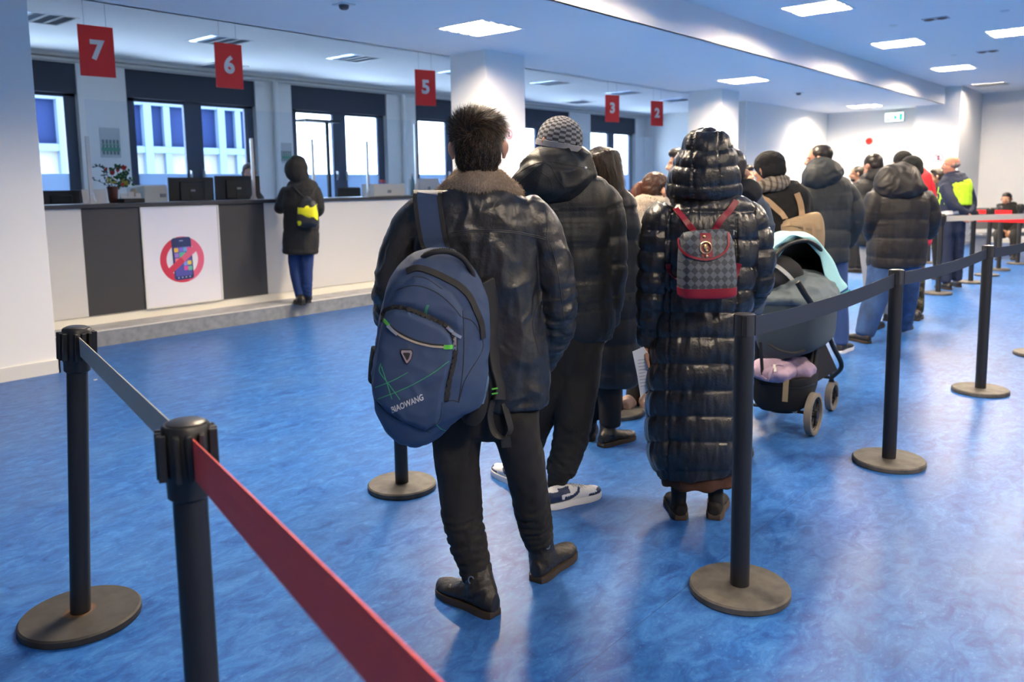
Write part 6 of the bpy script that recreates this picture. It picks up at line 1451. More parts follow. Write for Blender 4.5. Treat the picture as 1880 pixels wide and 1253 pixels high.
# ---- helper in yellow vest behind ------------------------------------------
HV = mat('hi_vis_yellow', (0.52, 0.85, 0.03), .6); HVS = mat('reflective_silver', (.45, .47, .5), .4, .3); NVY = mat('uniform_navy', (0.008, 0.014, 0.040), .75, bump=(200, .1, 2))
rh, Fh_, hh_, Rh_, ch_, bh_ = queuer('helper in a yellow safety vest showing between the blue jacket and the knit hat', 1374, 520, 9.5, [([(1376, 338, 0, 14, 12), (1378, 350, 0, 26, 16), (1380, 375, 0, 28, 18), (1380, 420, 0, 26, 18)], {})], HV, 'cloth',
    [([(1374, 415, 0, 12, 12), (1373, 460, 0, 9, 10), (1373, 508, 0, 7, 8)], {}), ([(1387, 415, 0, 12, 12), (1388, 460, 0, 9, 10), (1388, 508, 0, 7, 8)], {})], NVY, [((1373, 512), (1368, 520), None), ((1388, 512), (1384, 520), None)], (1370, 322, 0, 150), vox=.013, coat_name='safety_vest')
blob_hair(rh, hh_, Rh_, 1.0, HAIR_D, SHORT, .009, .002, 50)

# ---- 8: knit hat, scarf and beige backpack ---------------------------------
WOOL = mat('wool_black', (0.007, 0.007, 0.008), .95, bump=(120, .3, 3))
T8 = [(1434, 346, 0, 36, 30), (1436, 364, 0, 50, 36), (1438, 400, 0, 48, 38), (1438, 450, 0, 46, 38), (1438, 500, 0, 46, 38), (1438, 550, 0, 46, 38), (1438, 580, 0, 44, 36)]
r8, F8, h8, R8_, c8, b8 = queuer('person in black coat with black hat and plaid scarf, wearing a beige backpack', 1438, 690, 5.75, [(T8, {}), ([(1474, 368, 0, 16, 20), (1478, 410, 0, 16, 20), (1478, 460, 0, 15, 19), (1470, 505, .05, 12, 14)], {}), ([(1400, 368, 0, 17, 20), (1394, 410, 0, 16, 20), (1394, 460, 0, 15, 19), (1402, 505, .05, 12, 14)], {})], WOOL, 'cloth',
    [([(1424, 570, 0, 22, 24), (1424, 620, 0, 17, 20), (1424, 672, 0, 13, 15)], {}), ([(1452, 570, 0, 22, 24), (1452, 620, 0, 17, 20), (1452, 672, 0, 13, 15)], {})], TRB, [((1424, 700), (1420, 685), None), ((1452, 700), (1456, 685), None)], (1410, 312, 0, -38), vox=.010)
mb = MB(); ellipsoid(mb, h8+np.array((0, -.015, .038))@R8_, R8_, (.100, .108, .094), 30, 20); ellipsoid(mb, h8+np.array((0, -.035, .0))@R8_, R8_, (.098, .095, .080), 30, 20)
me = remesh(mb, .007, 2); co = get_co(me); no = get_no(me); set_co(me, co+no*(.004*ridged(co*22))[:, None]); adopt(link_mesh('knit_hat', me, WOOL), r8)
def plaid():
    m = bpy.data.materials.new('plaid_scarf'); m.use_nodes = True; nt = m.node_tree; b = nt.nodes['Principled BSDF']; N = nt.nodes.new; L = nt.links.new
    tc = N('ShaderNodeTexCoord'); last = None
    for i, (rot, sc) in enumerate((((0, 0, .6), 9), ((0, 1.57, .3), 9))):
        mp = N('ShaderNodeMapping'); mp.inputs['Rotation'].default_value = rot; L(tc.outputs['Object'], mp.inputs[0]); w = N('ShaderNodeTexWave'); w.inputs['Scale'].default_value = sc; w.inputs['Distortion'].default_value = 1; L(mp.outputs[0], w.inputs[0])
        r = N('ShaderNodeValToRGB'); r.color_ramp.interpolation = 'CONSTANT'; r.color_ramp.elements[0].color = (.42, .38, .33, 1); r.color_ramp.elements[1].color = (.16, .13, .11, 1); r.color_ramp.elements[1].position = .72; L(w.outputs[1], r.inputs[0])
        if last is None: last = r
        else:
            mx = N('ShaderNodeMix'); mx.data_type = 'RGBA'; mx.blend_type = 'MULTIPLY'; mx.inputs[0].default_value = .7; L(last.outputs[0], mx.inputs[6]); L(r.outputs[0], mx.inputs[7]); L(mx.outputs[2], b.inputs['Base Color'])
    b.inputs['Roughness'].default_value = .95; return m
garment('scarf', plaid(), r8, F8, [([(1384, 352, .04, 8, 8), (1398, 344, -.06, 12, 9), (1424, 336, -.10, 15, 10), (1442, 338, -.06, 14, 9), (1450, 344, .03, 9, 8)], dict(side=np.array((0, 0, 1.)))), ([(1400, 335, .02, 9, 8), (1424, 328, -.07, 12, 8), (1444, 332, .0, 9, 8)], dict(side=np.array((0, 0, 1.))))], .008, 2, cloth_folds(.006, 14))
bg = thing('beige_backpack', 'beige canvas backpack with tan straps on the person in black hat', 'backpack', tuple(F8.P(1472, 430, -.16))); BGE = mat('canvas_beige', (0.38, 0.27, 0.155), .8, bump=(200, .3, 2)); BGE2 = mat('strap_tan', (0.36, 0.24, 0.14), .75)
mb = MB(); pts, ra, rb = F8.chain([(1470, 399, -.20, 32, 14), (1472, 408, -.20, 37, 18), (1474, 430, -.20, 38, 20), (1470, 460, -.20, 40, 21), (1466, 490, -.20, 40, 20), (1466, 500, -.20, 36, 16)], 4); sd = SH*.97+np.array((0, 0, -.15)); loft(mb, pts, ra, rb, 30, 3.4, .2, .2, sd); bo = wmesh(mb, 'bag_body', BGE, bg); b_ = bvh_of(bo)
sheet(b_, [(1436, 402), (1470, 403), (1504, 408), (1507, 424), (1470, 420), (1437, 416)], BGE, 'flap', bg, .003, .004)
for x in (1476, 1492): drape(b_, [(x, 412), (x+1, 436)], .02, .003, BGE2, 'buckle_strap', bg, .008)
bc8 = bvh_of(c8)
for pl, end in (([(1396, 352), (1408, 366), (1422, 380), (1434, 392)], (1442, 402, -.19)), ([(1461, 356), (1467, 372), (1470, 388)], (1473, 402, -.19))):
    Q = [hit(bc8, x, y, .012)[0] for x, y in pl]; Q = [q for q in Q if q is not None]+[F8.P(*end)]; wmesh(MB().ribbon(catmull(Q, 4), SH, .040, .006), 'shoulder_strap', BGE2, bg)

# ---- 9: man with beard in dark green-grey puffer ----------------------------
PF9 = mat('puffer_slate', (0.022, 0.027, 0.030), .6, bump=(120, .15, 3))
T9 = [(1508, 330, 0, 34, 28), (1510, 344, 0, 50, 34), (1512, 380, 0, 50, 36), (1512, 420, 0, 46, 36), (1512, 460, 0, 44, 36), (1512, 480, 0, 43, 34)]
r9, F9, h9, R9_, c9, b9 = queuer('bearded man in dark slate puffer jacket and blue jeans standing behind the stroller', 1545, 640, 6.75, [(T9, dict(e=2.4, c1=.1)), ([(1552, 348, 0, 17, 20), (1563, 372, 0, 18, 21), (1569, 400, .0, 17, 20), (1562, 430, .04, 13, 15), (1552, 450, .10, 11, 12)], {}), ([(1470, 348, 0, 16, 20), (1463, 380, 0, 17, 20), (1462, 420, 0, 15, 18), (1470, 450, .06, 11, 13)], {})], PF9, 'puffer',
    [([(1530, 470, 0, 24, 24), (1538, 540, 0, 17, 19), (1543, 600, 0, 14, 16), (1544, 628, 0, 12, 14)], {}), ([(1500, 470, 0, 22, 24), (1497, 540, .15, 15, 18), (1490, 605, .3, 12, 14)], {})], DENIM, [((1540, 650), (1560, 640), (1544, 630, 0)), ((1485, 632), (1500, 622), (1490, 610, .3))], (1503, 293, 0, -62), vox=.010, coat_name='puffer_jacket', leg_name='jeans', smat=mat('runner_black', (.015, .015, .02), .6), ssole=SN_W, shoe_name='sneaker', per=.15, sL=.3, eyes_on=True)
blob_hair(r9, h9, R9_, 1.0, HAIR_D, [((0, -.022, .040), (.080, .092, .082)), ((0, -.050, .0), (.071, .050, .060))], .008, .002, 60)
blob_hair(r9, h9, R9_, 1.0, HAIR_D, [((0, .040, -.078), (.056, .048, .038)), ((0, .07, -.096), (.030, .025, .022))], .007, .002, 60, name='beard')
garment('hood', PF9, r9, F9, [([(1503, 302, -.02, 22, 20), (1508, 316, -.06, 36, 28), (1512, 330, -.07, 36, 28), (1514, 340, -.06, 24, 16)], {})], .009, 2, cloth_folds(.008, 9))
garment('collar', TRB, r9, F9, [([(1505, 322, .02, 25, 22), (1504, 306, .02, 23, 22)], dict(c1=.1))], .01, 1)

# ---- 10: bearded man far, facing left, vest scrap ----------------------------
r10, F10, h10, R10_, c10, b10 = queuer('far bearded man in dark clothes with a yellow vest, facing left near the end wall', 1572, 500, 12.3, [([(1574, 340, 0, 12, 11), (1575, 352, 0, 20, 15), (1576, 385, 0, 21, 16), (1575, 425, 0, 19, 15)], {}), ([(1590, 356, 0, 7, 8), (1593, 385, 0, 7, 8), (1588, 412, 0, 6, 7)], {}), ([(1560, 356, 0, 7, 8), (1557, 385, 0, 7, 8), (1558, 412, 0, 6, 7)], {})], NVY, 'cloth',
    [([(1568, 420, 0, 10, 10), (1566, 460, 0, 8, 9), (1564, 490, 0, 7, 7)], {}), ([(1581, 420, 0, 10, 10), (1580, 460, 0, 8, 9), (1578, 490, 0, 7, 7)], {})], TRB, [((1572, 500), (1558, 498), None), ((1584, 502), (1572, 501), None)], (1573, 320, 0, -70), vox=.013, eyes_on=True, coat_name='jacket', skin=SKIN_D)
blob_hair(r10, h10, R10_, 1.0, HAIR_D, [((0, -.022, .040), (.080, .092, .080)), ((0, -.045, .0), (.070, .045, .050))], .009, .002, 60); blob_hair(r10, h10, R10_, 1.0, HAIR_D, [((0, .045, -.078), (.054, .048, .036))], .009, .002, 60, name='beard')
garment('safety_vest', HV, r10, F10, [([(1576, 345, 0, 16, 13), (1577, 358, 0, 22, 16.5), (1577, 385, 0, 22.5, 17), (1576, 405, 0, 21.5, 17)], {})], .013, 1)

# ---- 11: man in black jacket, grey trousers ------------------------------------
r11, F11, h11, R11_, c11, b11 = queuer('man with short dark hair, black jacket and pale grey trousers, head bowed', 1605, 600, 8.0, [([(1606, 326, 0, 24, 20), (1606, 338, 0, 34, 26), (1606, 370, 0, 35, 28), (1605, 410, 0, 34, 28), (1604, 440, 0, 33, 27), (1604, 448, 0, 31, 26)], dict(e=2.4, c1=.1)), ([(1580, 345, 0, 12, 15), (1576, 375, 0, 13, 15), (1578, 405, .03, 11, 13)], {}), ([(1632, 345, 0, 12, 15), (1638, 375, 0, 12, 15), (1634, 405, .03, 11, 13)], {})], mat('jacket_black_rib', (.011, .0115, .012), .6, bump=(100, .2, 3)), 'puffer',
    [([(1594, 440, 0, 16, 17), (1596, 500, 0, 12, 14), (1602, 560, 0, 11, 12), (1606, 590, 0, 9, 10)], {}), ([(1618, 440, 0, 15, 17), (1622, 500, .1, 12, 14), (1624, 570, .2, 9, 11)], {})], mat('trousers_grey', (.28, .29, .31), .85), [((1604, 606), (1622, 596), None), ((1626, 590), (1640, 582), None)], (1602, 306, 0, -25), vox=.011, coat_name='jacket', eyes_on=False, tilt=.35, per=.10)
blob_hair(r11, h11, R11_, 1.0, HAIR_D, [((0, -.022, .040), (.081, .094, .084)), ((0, -.050, .0), (.072, .052, .062))], .009, .002, 60)
garment('hood', mat('hood_black', (.01, .01, .011), .75), r11, F11, [([(1612, 318, -.02, 22, 16), (1614, 328, -.05, 28, 20), (1612, 340, -.05, 18, 12)], {})], .010, 2, cloth_folds(.006, 9))

# ---- 12: red jacket, camouflage trousers ---------------------------------------
def camo():
    m = bpy.data.materials.new('camouflage'); m.use_nodes = True; nt = m.node_tree; b = nt.nodes['Principled BSDF']; N = nt.nodes.new; L = nt.links.new
    tc = N('ShaderNodeTexCoord'); n = N('ShaderNodeTexNoise'); n.inputs['Scale'].default_value = 12; n.inputs['Detail'].default_value = 1; L(tc.outputs['Object'], n.inputs[0])
    r = N('ShaderNodeValToRGB'); cr = r.color_ramp; cr.interpolation = 'CONSTANT'; cr.elements[0].color = (.012, .012, .008, 1); cr.elements[1].position = .45; cr.elements[1].color = (.05, .045, .02, 1)
    for p_, c in ((.53, (.11, .085, .045)), (.60, (.02, .03, .012)), (.68, (.16, .13, .08))): e = cr.elements.new(p_); e.color = (*c, 1)
    L(n.outputs[0], r.inputs[0]); L(r.outputs[0], b.inputs[0]); b.inputs['Roughness'].default_value = .9; return m
REDJ = mat('jacket_red', (.60, .015, .025), .55)
r12, F12, h12, R12_, c12, b12 = queuer('person in red jacket, black beanie and camouflage trousers mostly hidden in the queue', 1680, 588, 8.5, [([(1672, 318, 0, 26, 20), (1674, 332, 0, 34, 25), (1676, 370, 0, 35, 28), (1676, 410, 0, 34, 28), (1675, 445, 0, 32, 26)], dict(e=2.4)), ([(1700, 340, 0, 13, 16), (1706, 375, 0, 13, 16), (1704, 410, .0, 12, 14), (1698, 435, .03, 9, 10)], {})], REDJ, 'cloth',
    [([(1680, 440, 0, 18, 19), (1682, 500, 0, 14, 16), (1683, 550, 0, 12, 14), (1683, 572, 0, 11, 12)], {}), ([(1660, 440, 0, 18, 19), (1658, 500, .1, 13, 15), (1656, 560, .15, 10, 12)], {})], camo(), [((1680, 590), (1692, 580), (1683, 572, 0)), ((1652, 585), (1662, 576), None)], (1657, 300, 0, 5), vox=.011, coat_name='jacket')
def beanie(root, hc, R, m, k=1.0):
    mb = MB(); ellipsoid(mb, hc+np.array((0, -.012, .034))@R, R, (.088*k, .101*k, .092*k), 26, 18); ellipsoid(mb, hc+np.array((0, -.04, -.01))@R, R, (.083*k, .075*k, .062*k), 26, 18)
    me = remesh(mb, .008, 2); co = get_co(me); no = get_no(me); l = (co-hc)@R.T; set_co(me, co+no*(.0025*ridged(co*25)-.003*np.exp(-((l[:, 2]+.005)/.004)**2))[:, None]); return adopt(link_mesh('beanie', me, m), root)
beanie(r12, h12, R12_, WOOL, 1.05)

# ---- 13: grey beanie, brown-black puffer, jeans ---------------------------------
PF13 = mat('puffer_brownish', (0.016, 0.013, 0.0125), .55, bump=(120, .15, 3)); BN13 = mat('beanie_charcoal', (.017, .018, .019), .95, bump=(200, .3, 2))
T13 = [(1655, 344, 0, 36, 28), (1652, 358, 0, 50, 34), (1650, 390, 0, 52, 38), (1648, 430, 0, 50, 38), (1646, 462, 0, 51, 38), (1645, 482, 0, 50, 37), (1645, 488, 0, 47, 35)]
r13, F13, h13, R13_, c13, b13 = queuer('man in charcoal beanie, dark hooded puffer and blue jeans, seen from behind', 1600, 625, 7.25, [(T13, dict(e=2.5, c1=.1, n=6)), ([(1694, 362, 0, 18, 22), (1704, 385, 0, 18, 22), (1706, 410, .03, 17, 20), (1700, 430, .10, 13, 15)], {}), ([(1610, 362, 0, 18, 22), (1602, 390, 0, 18, 22), (1600, 420, .03, 16, 18), (1608, 445, .1, 12, 13)], {})], PF13, 'puffer',
    [([(1625, 475, 0, 28, 28), (1612, 530, -.02, 22, 25), (1597, 580, -.05, 19, 22), (1588, 612, -.06, 16, 19)], {}), ([(1665, 475, 0, 26, 28), (1664, 530, .10, 20, 24), (1660, 575, .25, 16, 20), (1657, 596, .32, 14, 17)], {})], mat('denim_mid', (0.030, 0.075, 0.19), .85, bump=(500, .2, 2), var=(9, .35)), [((1596, 632), (1562, 624), (1588, 616, -.06)), ((1650, 610), (1672, 602), None)], (1672, 312, 0, -12), vox=.009, coat_name='puffer_jacket', leg_name='jeans', per=.165, sL=.3)
beanie(r13, h13, R13_, BN13)
garment('hood', PF13, r13, F13, [([(1665, 318, -.02, 26, 22), (1656, 332, -.06, 44, 30), (1652, 348, -.075, 44, 32), (1652, 362, -.06, 28, 20)], {})], .009, 2, cloth_folds(.010, 8, (1, 1, 1), 6))

# ---- 14: dark bearded man beside the guard ----------------------------------------
r14, F14, h14, R14_, c14, b14 = queuer('far man in black with dark hair and beard, just left of the hi-vis guard', 1722, 520, 11.6, [([(1722, 340, 0, 14, 12), (1722, 352, 0, 20, 15), (1722, 385, 0, 20, 16), (1723, 420, 0, 19, 16)], {}), ([(1708, 356, 0, 7, 8), (1706, 385, 0, 7, 8), (1709, 412, 0, 6, 7)], {})], WOOL, 'cloth',
    [([(1718, 415, 0, 10, 11), (1720, 460, 0, 8, 9), (1722, 508, 0, 7, 7)], {}), ([(1728, 415, 0, 10, 11), (1730, 460, 0, 8, 9), (1732, 508, 0, 7, 7)], {})], TRB, [((1726, 516), (1714, 512), None), ((1736, 517), (1726, 514), None)], (1721, 325, 0, -55), vox=.013, eyes_on=True, coat_name='jacket', skin=SKIN_D)
blob_hair(r14, h14, R14_, 1.0, HAIR_D, SHORT, .009, .002, 60); blob_hair(r14, h14, R14_, 1.0, HAIR_D, [((0, .045, -.078), (.054, .048, .036))], .009, .002, 60, name='beard')

# ---- 15: bald guard in hi-vis ---------------------------------------------------
T15 = [(1752, 322, 0, 18, 15), (1752, 334, 0, 26, 20), (1752, 360, 0, 28, 22), (1750, 385, 0, 28, 22), (1748, 402, 0, 28, 22)]
A15 = [(1772, 338, 0, 9, 12), (1778, 355, 0, 9, 12), (1783, 372, 0, 8.5, 11), (1783, 386, -.06, 7.5, 9), (1777, 392, -.12, 6, 7)]; A15b = [(1736, 342, -.05, 9, 11), (1743, 362, -.12, 9.5, 11), (1755, 380, -.18, 8.5, 9), (1768, 389, -.18, 7, 7), (1774, 391, -.17, 6, 6)]
r15, F15, h15, R15_, c15, b15 = queuer('bald guard in yellow safety vest and navy uniform, hands clasped behind his back', 1748, 528, 10.65, [(T15, dict(e=2.3, c1=.1)), (A15, {}), (A15b, {})], NVY, 'cloth',
    [([(1738, 398, 0, 15, 17), (1736, 450, 0, 12, 14), (1736, 495, 0, 9.5, 11), (1736, 516, 0, 8.5, 10)], {}), ([(1756, 398, 0, 15, 17), (1756, 450, .05, 12, 14), (1756, 495, .1, 9.5, 11), (1756, 512, .1, 8.5, 10)], {})], NVY, [((1745, 533), (1724, 529), None), ((1762, 528), (1748, 524), None)], (1746, 303, 0, -72), vox=.010, eyes_on=True, coat_name='jacket', skin=mat('skin_ruddy', (.45, .19, .12), .5), sL=.3,
    hands=lambda F: [(F.P(1773, 392, -.17), SH*.8-np.array((0, 0, .7)), -FH, dict(curl=.7)), (F.P(1777, 393, -.13), np.array((0, 0, -1.))-SH*.3, -FH, dict(curl=.8))])
garment('safety_vest', HV, r15, F15, [([(1754, 327, 0, 20, 16), (1754, 336, 0, 27, 21), (1753, 360, 0, 29, 23.5), (1752, 376, 0, 29, 23.5)], dict(c1=.05))], .010, 1, simple_disp('cloth', 2))
bv15 = bvh_of(c15)
for pl in ([(1722, 393), (1740, 391), (1760, 390)],): drape(bv15, pl, .05, .003, HVS, 'reflective_band', c15, .006, 4)
blob_hair(r15, h15, R15_, 1.0, mat('hair_stubble_grey', (.22, .17, .15), .8), [((0, -.030, .0), (.0795, .080, .050))], .008, .001, 60)
garment('collar', NVY, r15, F15, [([(1750, 325, .0, 13, 13), (1749, 315, .0, 11.5, 12)], dict(c1=.1))], .01, 1)

# ---- 16: seated man ----------------------------------------------------------------
BEN = mat('bench_grey', (.12, .13, .15), .5)
pb = on_D(1848, 470, 15.1); bn = thing('bench', 'grey waiting bench by the far wall under the seated man', 'bench', (pb[0], pb[1], 0))
zs = 0.44; mb = MB(); s3 = SH*.55; mb.obox(np.array((0, 0, zs-.03)), s3*1.1, FH*.23, np.array((0, 0, .025))); mb.build('seat', BEN, bn, bevel=.01)
for sg in (-1, 1): MB().obox(np.array(SH*sg*.5)+np.array((0, 0, .205)), SH*.025, FH*.2, np.array((0, 0, .205))).build('leg', BEN, bn)
MB().obox(FH*.24+np.array((0, 0, .70)), SH*.58, FH*.02, np.array((0, 0, .2))).build('backrest', BEN, bn, bevel=.01)
r16, F16, h16, R16_, c16, b16 = queuer('bearded man in black sitting on the far bench behind the red belts', 1848, 472, 14.95, [([(1849, 378, 0, 12, 10), (1850, 386, 0, 20, 14), (1850, 405, 0, 21, 15), (1849, 426, 0, 19, 14)], {}), ([(1832, 390, 0, 7, 8), (1828, 408, -.05, 7, 8), (1836, 422, -.2, 6, 6), (1842, 425, -.28, 5, 5)], {}), ([(1868, 390, 0, 7, 8), (1871, 408, -.05, 7, 8), (1862, 422, -.2, 6, 6), (1853, 426, -.28, 5, 5)], {})], WOOL, 'cloth',
    [([(1841, 428, 0, 10, 10), (1836, 430, -.2, 9, 9), (1832, 431, -.42, 8, 8), (1832, 450, -.46, 6, 7), (1833, 470, -.46, 5, 6)], {}), ([(1857, 428, 0, 10, 10), (1860, 430, -.2, 9, 9), (1862, 431, -.42, 8, 8), (1861, 450, -.46, 6, 7), (1859, 470, -.46, 5, 6)], {})], TRB, [((1833, 476), (1829, 482), None), ((1859, 476), (1863, 482), None)], (1848, 366, 0, -135), vox=.012, eyes_on=True, coat_name='jacket', skin=SKIN_D,
    hands=lambda F: [(F.P(1844, 425, -.30), SH*.6-FH*.6-np.array((0, 0, .5)), -SH, dict(curl=.8)), (F.P(1852, 426, -.30), -SH*.6-FH*.6-np.array((0, 0, .5)), SH, dict(curl=.8))])
blob_hair(r16, h16, R16_, 1.0, HAIR_D, SHORT, .010, .002, 60); blob_hair(r16, h16, R16_, 1.0, HAIR_D, [((0, .045, -.078), (.054, .048, .036))], .010, .002, 60, name='beard')
garment('hood', WOOL, r16, F16, [([(1849, 376, .08, 17, 10), (1850, 384, .08, 19, 11)], {}), ([(1836, 376, .0, 5, 8), (1837, 384, .0, 6, 8)], {}), ([(1862, 376, .0, 5, 8), (1862, 384, .0, 6, 8)], {})], .012, 2)

# ---- 17: woman at the counter ---------------------------------------------------------
D17 = dist_of(551, 556, .15)-.08; BLKC = mat('coat_black_matte', (.0075, .0075, .008), .8, bump=(90, .2, 3))
T17 = [(550, 336, 0, 22, 18), (552, 346, 0, 32, 24), (553, 375, 0, 33, 26), (553, 400, 0, 31, 26), (553, 430, 0, 31.5, 27), (552, 458, 0, 32, 27), (552, 465, 0, 31, 26)]
r17, F17, h17, R17_, c17, b17 = queuer('woman in black hooded coat and blue jeans standing at the counter', 552, 553, D17, [(T17, dict(e=2.4, c1=.1)), ([(528, 350, 0, 11, 13), (519, 368, 0, 11, 13), (515, 381, .03, 10.5, 12), (514, 374, .20, 8, 8), (514, 366, .30, 6, 6)], {}), ([(577, 350, 0, 11, 13), (583, 368, 0, 11, 13), (584, 385, .03, 10.5, 12), (580, 384, .2, 8, 8), (575, 376, .32, 6, 6)], {})], BLKC, 'puffer',
    [([(541, 455, 0, 13, 14), (541, 490, 0, 10.5, 12), (546, 520, 0, 9, 10.5), (551, 545, 0, 7.5, 9)], {}), ([(564, 455, 0, 13, 14), (564, 490, 0, 10.5, 12), (564, 520, 0, 9, 10.5), (565, 541, .02, 7, 8.5)], {})], mat('denim_deep', (.008, .032, .13), .85), [], (546, 308, 0, -45), vox=.010, z=.15, per=.2, leg_name='jeans',
    hands=lambda F: [(F.P(513, 364, .30), FH*.9+np.array((0, 0, .1))-SH*.1, np.array((0, 0, -1.)), dict(curl=.35, L=.17)), (F.P(574, 374, .34), FH*.9-SH*.3, np.array((0, 0, -1.)), dict(L=.17))])
for a, b, l in (((557, 561), (543, 557), (551, 545, 0)), ((567, 557), (563, 552), (565, 541, .02))):
    h_ = on_z(*a, .15); t_ = on_z(*b, .15); v_ = (t_-h_)[:2]; v_ /= np.linalg.norm(v_); shoe(r17, h_, (h_[0]+v_[0]*.24, h_[1]+v_[1]*.24, 0), L_BOOT, L_BOOT, .09, .042, .022, F17.P(*l), .045, name='boot', z0=.15)
garment('hood', BLKC, r17, F17, [([(548, 292, .0, 13, 14), (546, 302, .0, 19, 20), (544, 314, -.01, 20.5, 21), (550, 326, -.01, 17, 19), (551, 334, 0, 15, 17)], {}), ([(531, 308, .06, 7, 12), (527, 312, .1, 4, 9)], {})], .008, 2, cloth_folds(.005, 9))
dsb = thing('drawstring_bag', 'black and bright yellow drawstring bag on the back of the woman at the counter', 'bag', tuple(F17.P(565, 400, -.2))); YEL = mat('bag_yellow', (.75, .72, .01), .55); BGK = mat('bag_black', (.014, .016, .02), .5)
mb = MB(); pts, ra, rb = F17.chain([(564, 362, -.19, 3, 3), (564, 370, -.2, 11, 8), (565, 378, -.21, 17, 11), (565, 395, -.21, 19, 12), (565, 409, -.21, 19, 12), (565, 415, -.21, 17, 9)], 5); loft(mb, pts, ra, rb, 30, 2.6, .2, .3); me = mb.mesh('bag'); co = get_co(me); no = get_no(me); set_co(me, co+no*(.006*ridged(co*14))[:, None]); bo = adopt(link_mesh('bag_body', me, BGK), dsb)
by = bvh_of(bo); sheet(by, [(547, 381), (564, 378), (582.5, 374), (583.5, 396), (583, 405), (564, 399), (547, 393)], YEL, 'yellow_panel', bo, .003, .002); sheet(by, [(546.5, 407), (549, 405.5), (552.5, 406), (554, 410), (552, 414), (548, 414)], YEL, 'yellow_badge', bo, .003, .002)
bc17 = bvh_of(c17)
for pl in ([(558, 362), (548, 352), (539, 343)], [(569, 362), (574, 352), (579, 343)]):
    Q = [hit(bc17, x, y, .01)[0] for x, y in pl]; Q = [q for q in Q if q is not None]
    if len(Q) > 1: wmesh(MB().tube(catmull([F17.P(564, 368, -.22)]+Q, 4), .006, 6), 'cord', BGK, dsb)

# ---- 18: clerk behind the monitor --------------------------------------------------------
D18 = float(on_Y(457, 312, 9.95)@FH)
r18, F18, h18, R18_, c18, b18 = queuer('clerk with brown hair seated behind the second monitor, only the top of the head showing', 458, 420, D18, [([(458, 352, 0, 18, 15), (458, 362, 0, 26, 18), (458, 385, 0, 27, 19), (458, 410, 0, 25, 19)], {})], mat('shirt_dark_green', (.03, .05, .045), .8), 'cloth',
    [([(451, 412, 0, 12, 12), (448, 414, -.2, 11, 11), (447, 418, -.38, 9, 9), (447, 470, -.40, 7, 8)], {}), ([(466, 412, 0, 12, 12), (468, 414, -.2, 11, 11), (469, 418, -.38, 9, 9), (469, 470, -.40, 7, 8)], {})], TRB, [], (457, 317, 0, 165), vox=.013, z=.15, coat_name='shirt', eyes_on=True)
blob_hair(r18, h18, R18_, 1.0, HAIR_A, [((0, -.022, .040), (.088, .098, .088)), ((0, -.04, -.02), (.085, .075, .085))], .009, .003, 45)
o18 = on_Y(458, 420, 9.95); ck = thing('clerk_chair', 'office chair hidden behind the counter under the clerk', 'chair', (o18[0], o18[1], .15))
MB().box((-.22, -.28, .38), (.22, .2, .44)).build('seat', CHB, ck, bevel=.02); MB().box((-.2, .2, .45), (.2, .24, .85)).build('backrest', CHB, ck, bevel=.015); MB().cyl((0, 0, .03), (0, 0, .38), .03).build('column', CHB, ck, True); MB().cyl((0, 0, 0), (0, 0, .04), .26).build('base', CHB, ck, True)
# ================================================================== STROLLER
DS = 4.72; S = Fig(DS)
st = thing('stroller', 'dark pram with slate blue carrycot, black frame and grey wheels beside the queue', 'stroller', tuple(np.append(on_D(1470, 780, DS)[:2], 0)))
ST_B = mat('stroller_black', (.009, .009, .010), .5); ST_S = mat('cot_slate', (.045, .066, .085), .75, bump=(250, .2, 2)); ST_L = mat('cot_slate_light', (.15, .19, .21), .8, bump=(120, .25, 3)); TYRE = mat('tyre_grey', (.17, .155, .135), .8); MINT = mat('blanket_mint', (.42, .78, .80), .8, bump=(120, .25, 3)); LILAC = mat('bag_lilac', (.42, .31, .42), .75, bump=(60, .3, 3)); TAN = mat('strap_tan2', (.50, .36, .18), .7); ALU = mat('frame_silver', (.6, .6, .6), .35, .9); ST_BR = mat('canopy_lining', (.05, .045, .035), .8)
def wheel(px, py, d, r, face, l):
    """wheel standing on the floor; face = axle direction"""
    c = S.P(px, py, d); c[2] = r; a = np.array(face, float); a /= np.linalg.norm(a); u = np.cross(a, (0, 0, 1.)); u /= np.linalg.norm(u); v = np.array((0, 0, 1.))
    root = MB(); n = 40; prof = [(r, -.012), (r-.001, -.018), (r-.012, -.022), (r-.024, -.020), (r-.026, 0), (r-.024, .020), (r-.012, .022), (r-.001, .018), (r, .012)]
    vs = []; m = len(prof)
    for k in range(n):
        an = 2*math.pi*k/n; e = u*math.cos(an)+v*math.sin(an)
        for rr, o in prof: vs.append(c+e*rr+a*o)
    root.add(vs, [(k*m+j, k*m+(j+1) % m, ((k+1) % n)*m+(j+1) % m, ((k+1) % n)*m+j) for k in range(n) for j in range(m)])
    w = wmesh(root, 'wheel', TYRE, st)
    rim = MB(); P_ = [c+(u*math.cos(t)+v*math.sin(t))*(r-.028) for t in np.linspace(0, 2*math.pi, 33)[:-1]]; rim.tube(P_, .007, 8, close=True)
    for k in range(5):
        for dd in (-.12, .12):
            t = 2*math.pi*k/5+.3; p0 = c+(u*math.cos(t+dd*2.2)+v*math.sin(t+dd*2.2))*.022; p1 = c+(u*math.cos(t+dd)+v*math.sin(t+dd))*(r-.03); rim.tube([p0+a*.006, p1], .006, 6)
    rim.cyl(c-a*.026, c+a*.026, .024, n=20); wmesh(rim, 'rim', ST_B, w)
    return c
AX = SH*.80-FH*.60      # axle direction
AL = SH*.60+FH*.80      # travel direction
W1 = wheel(1493, 763, -.20, .124, AX, 0); W2 = W1+AL*.62; 
def toP(p): return proj(p)
f2 = S.P(1527, 724, .28); f2[2] = .092; 
c2 = wheel(1527, 726, .30, .095, AX, 1)
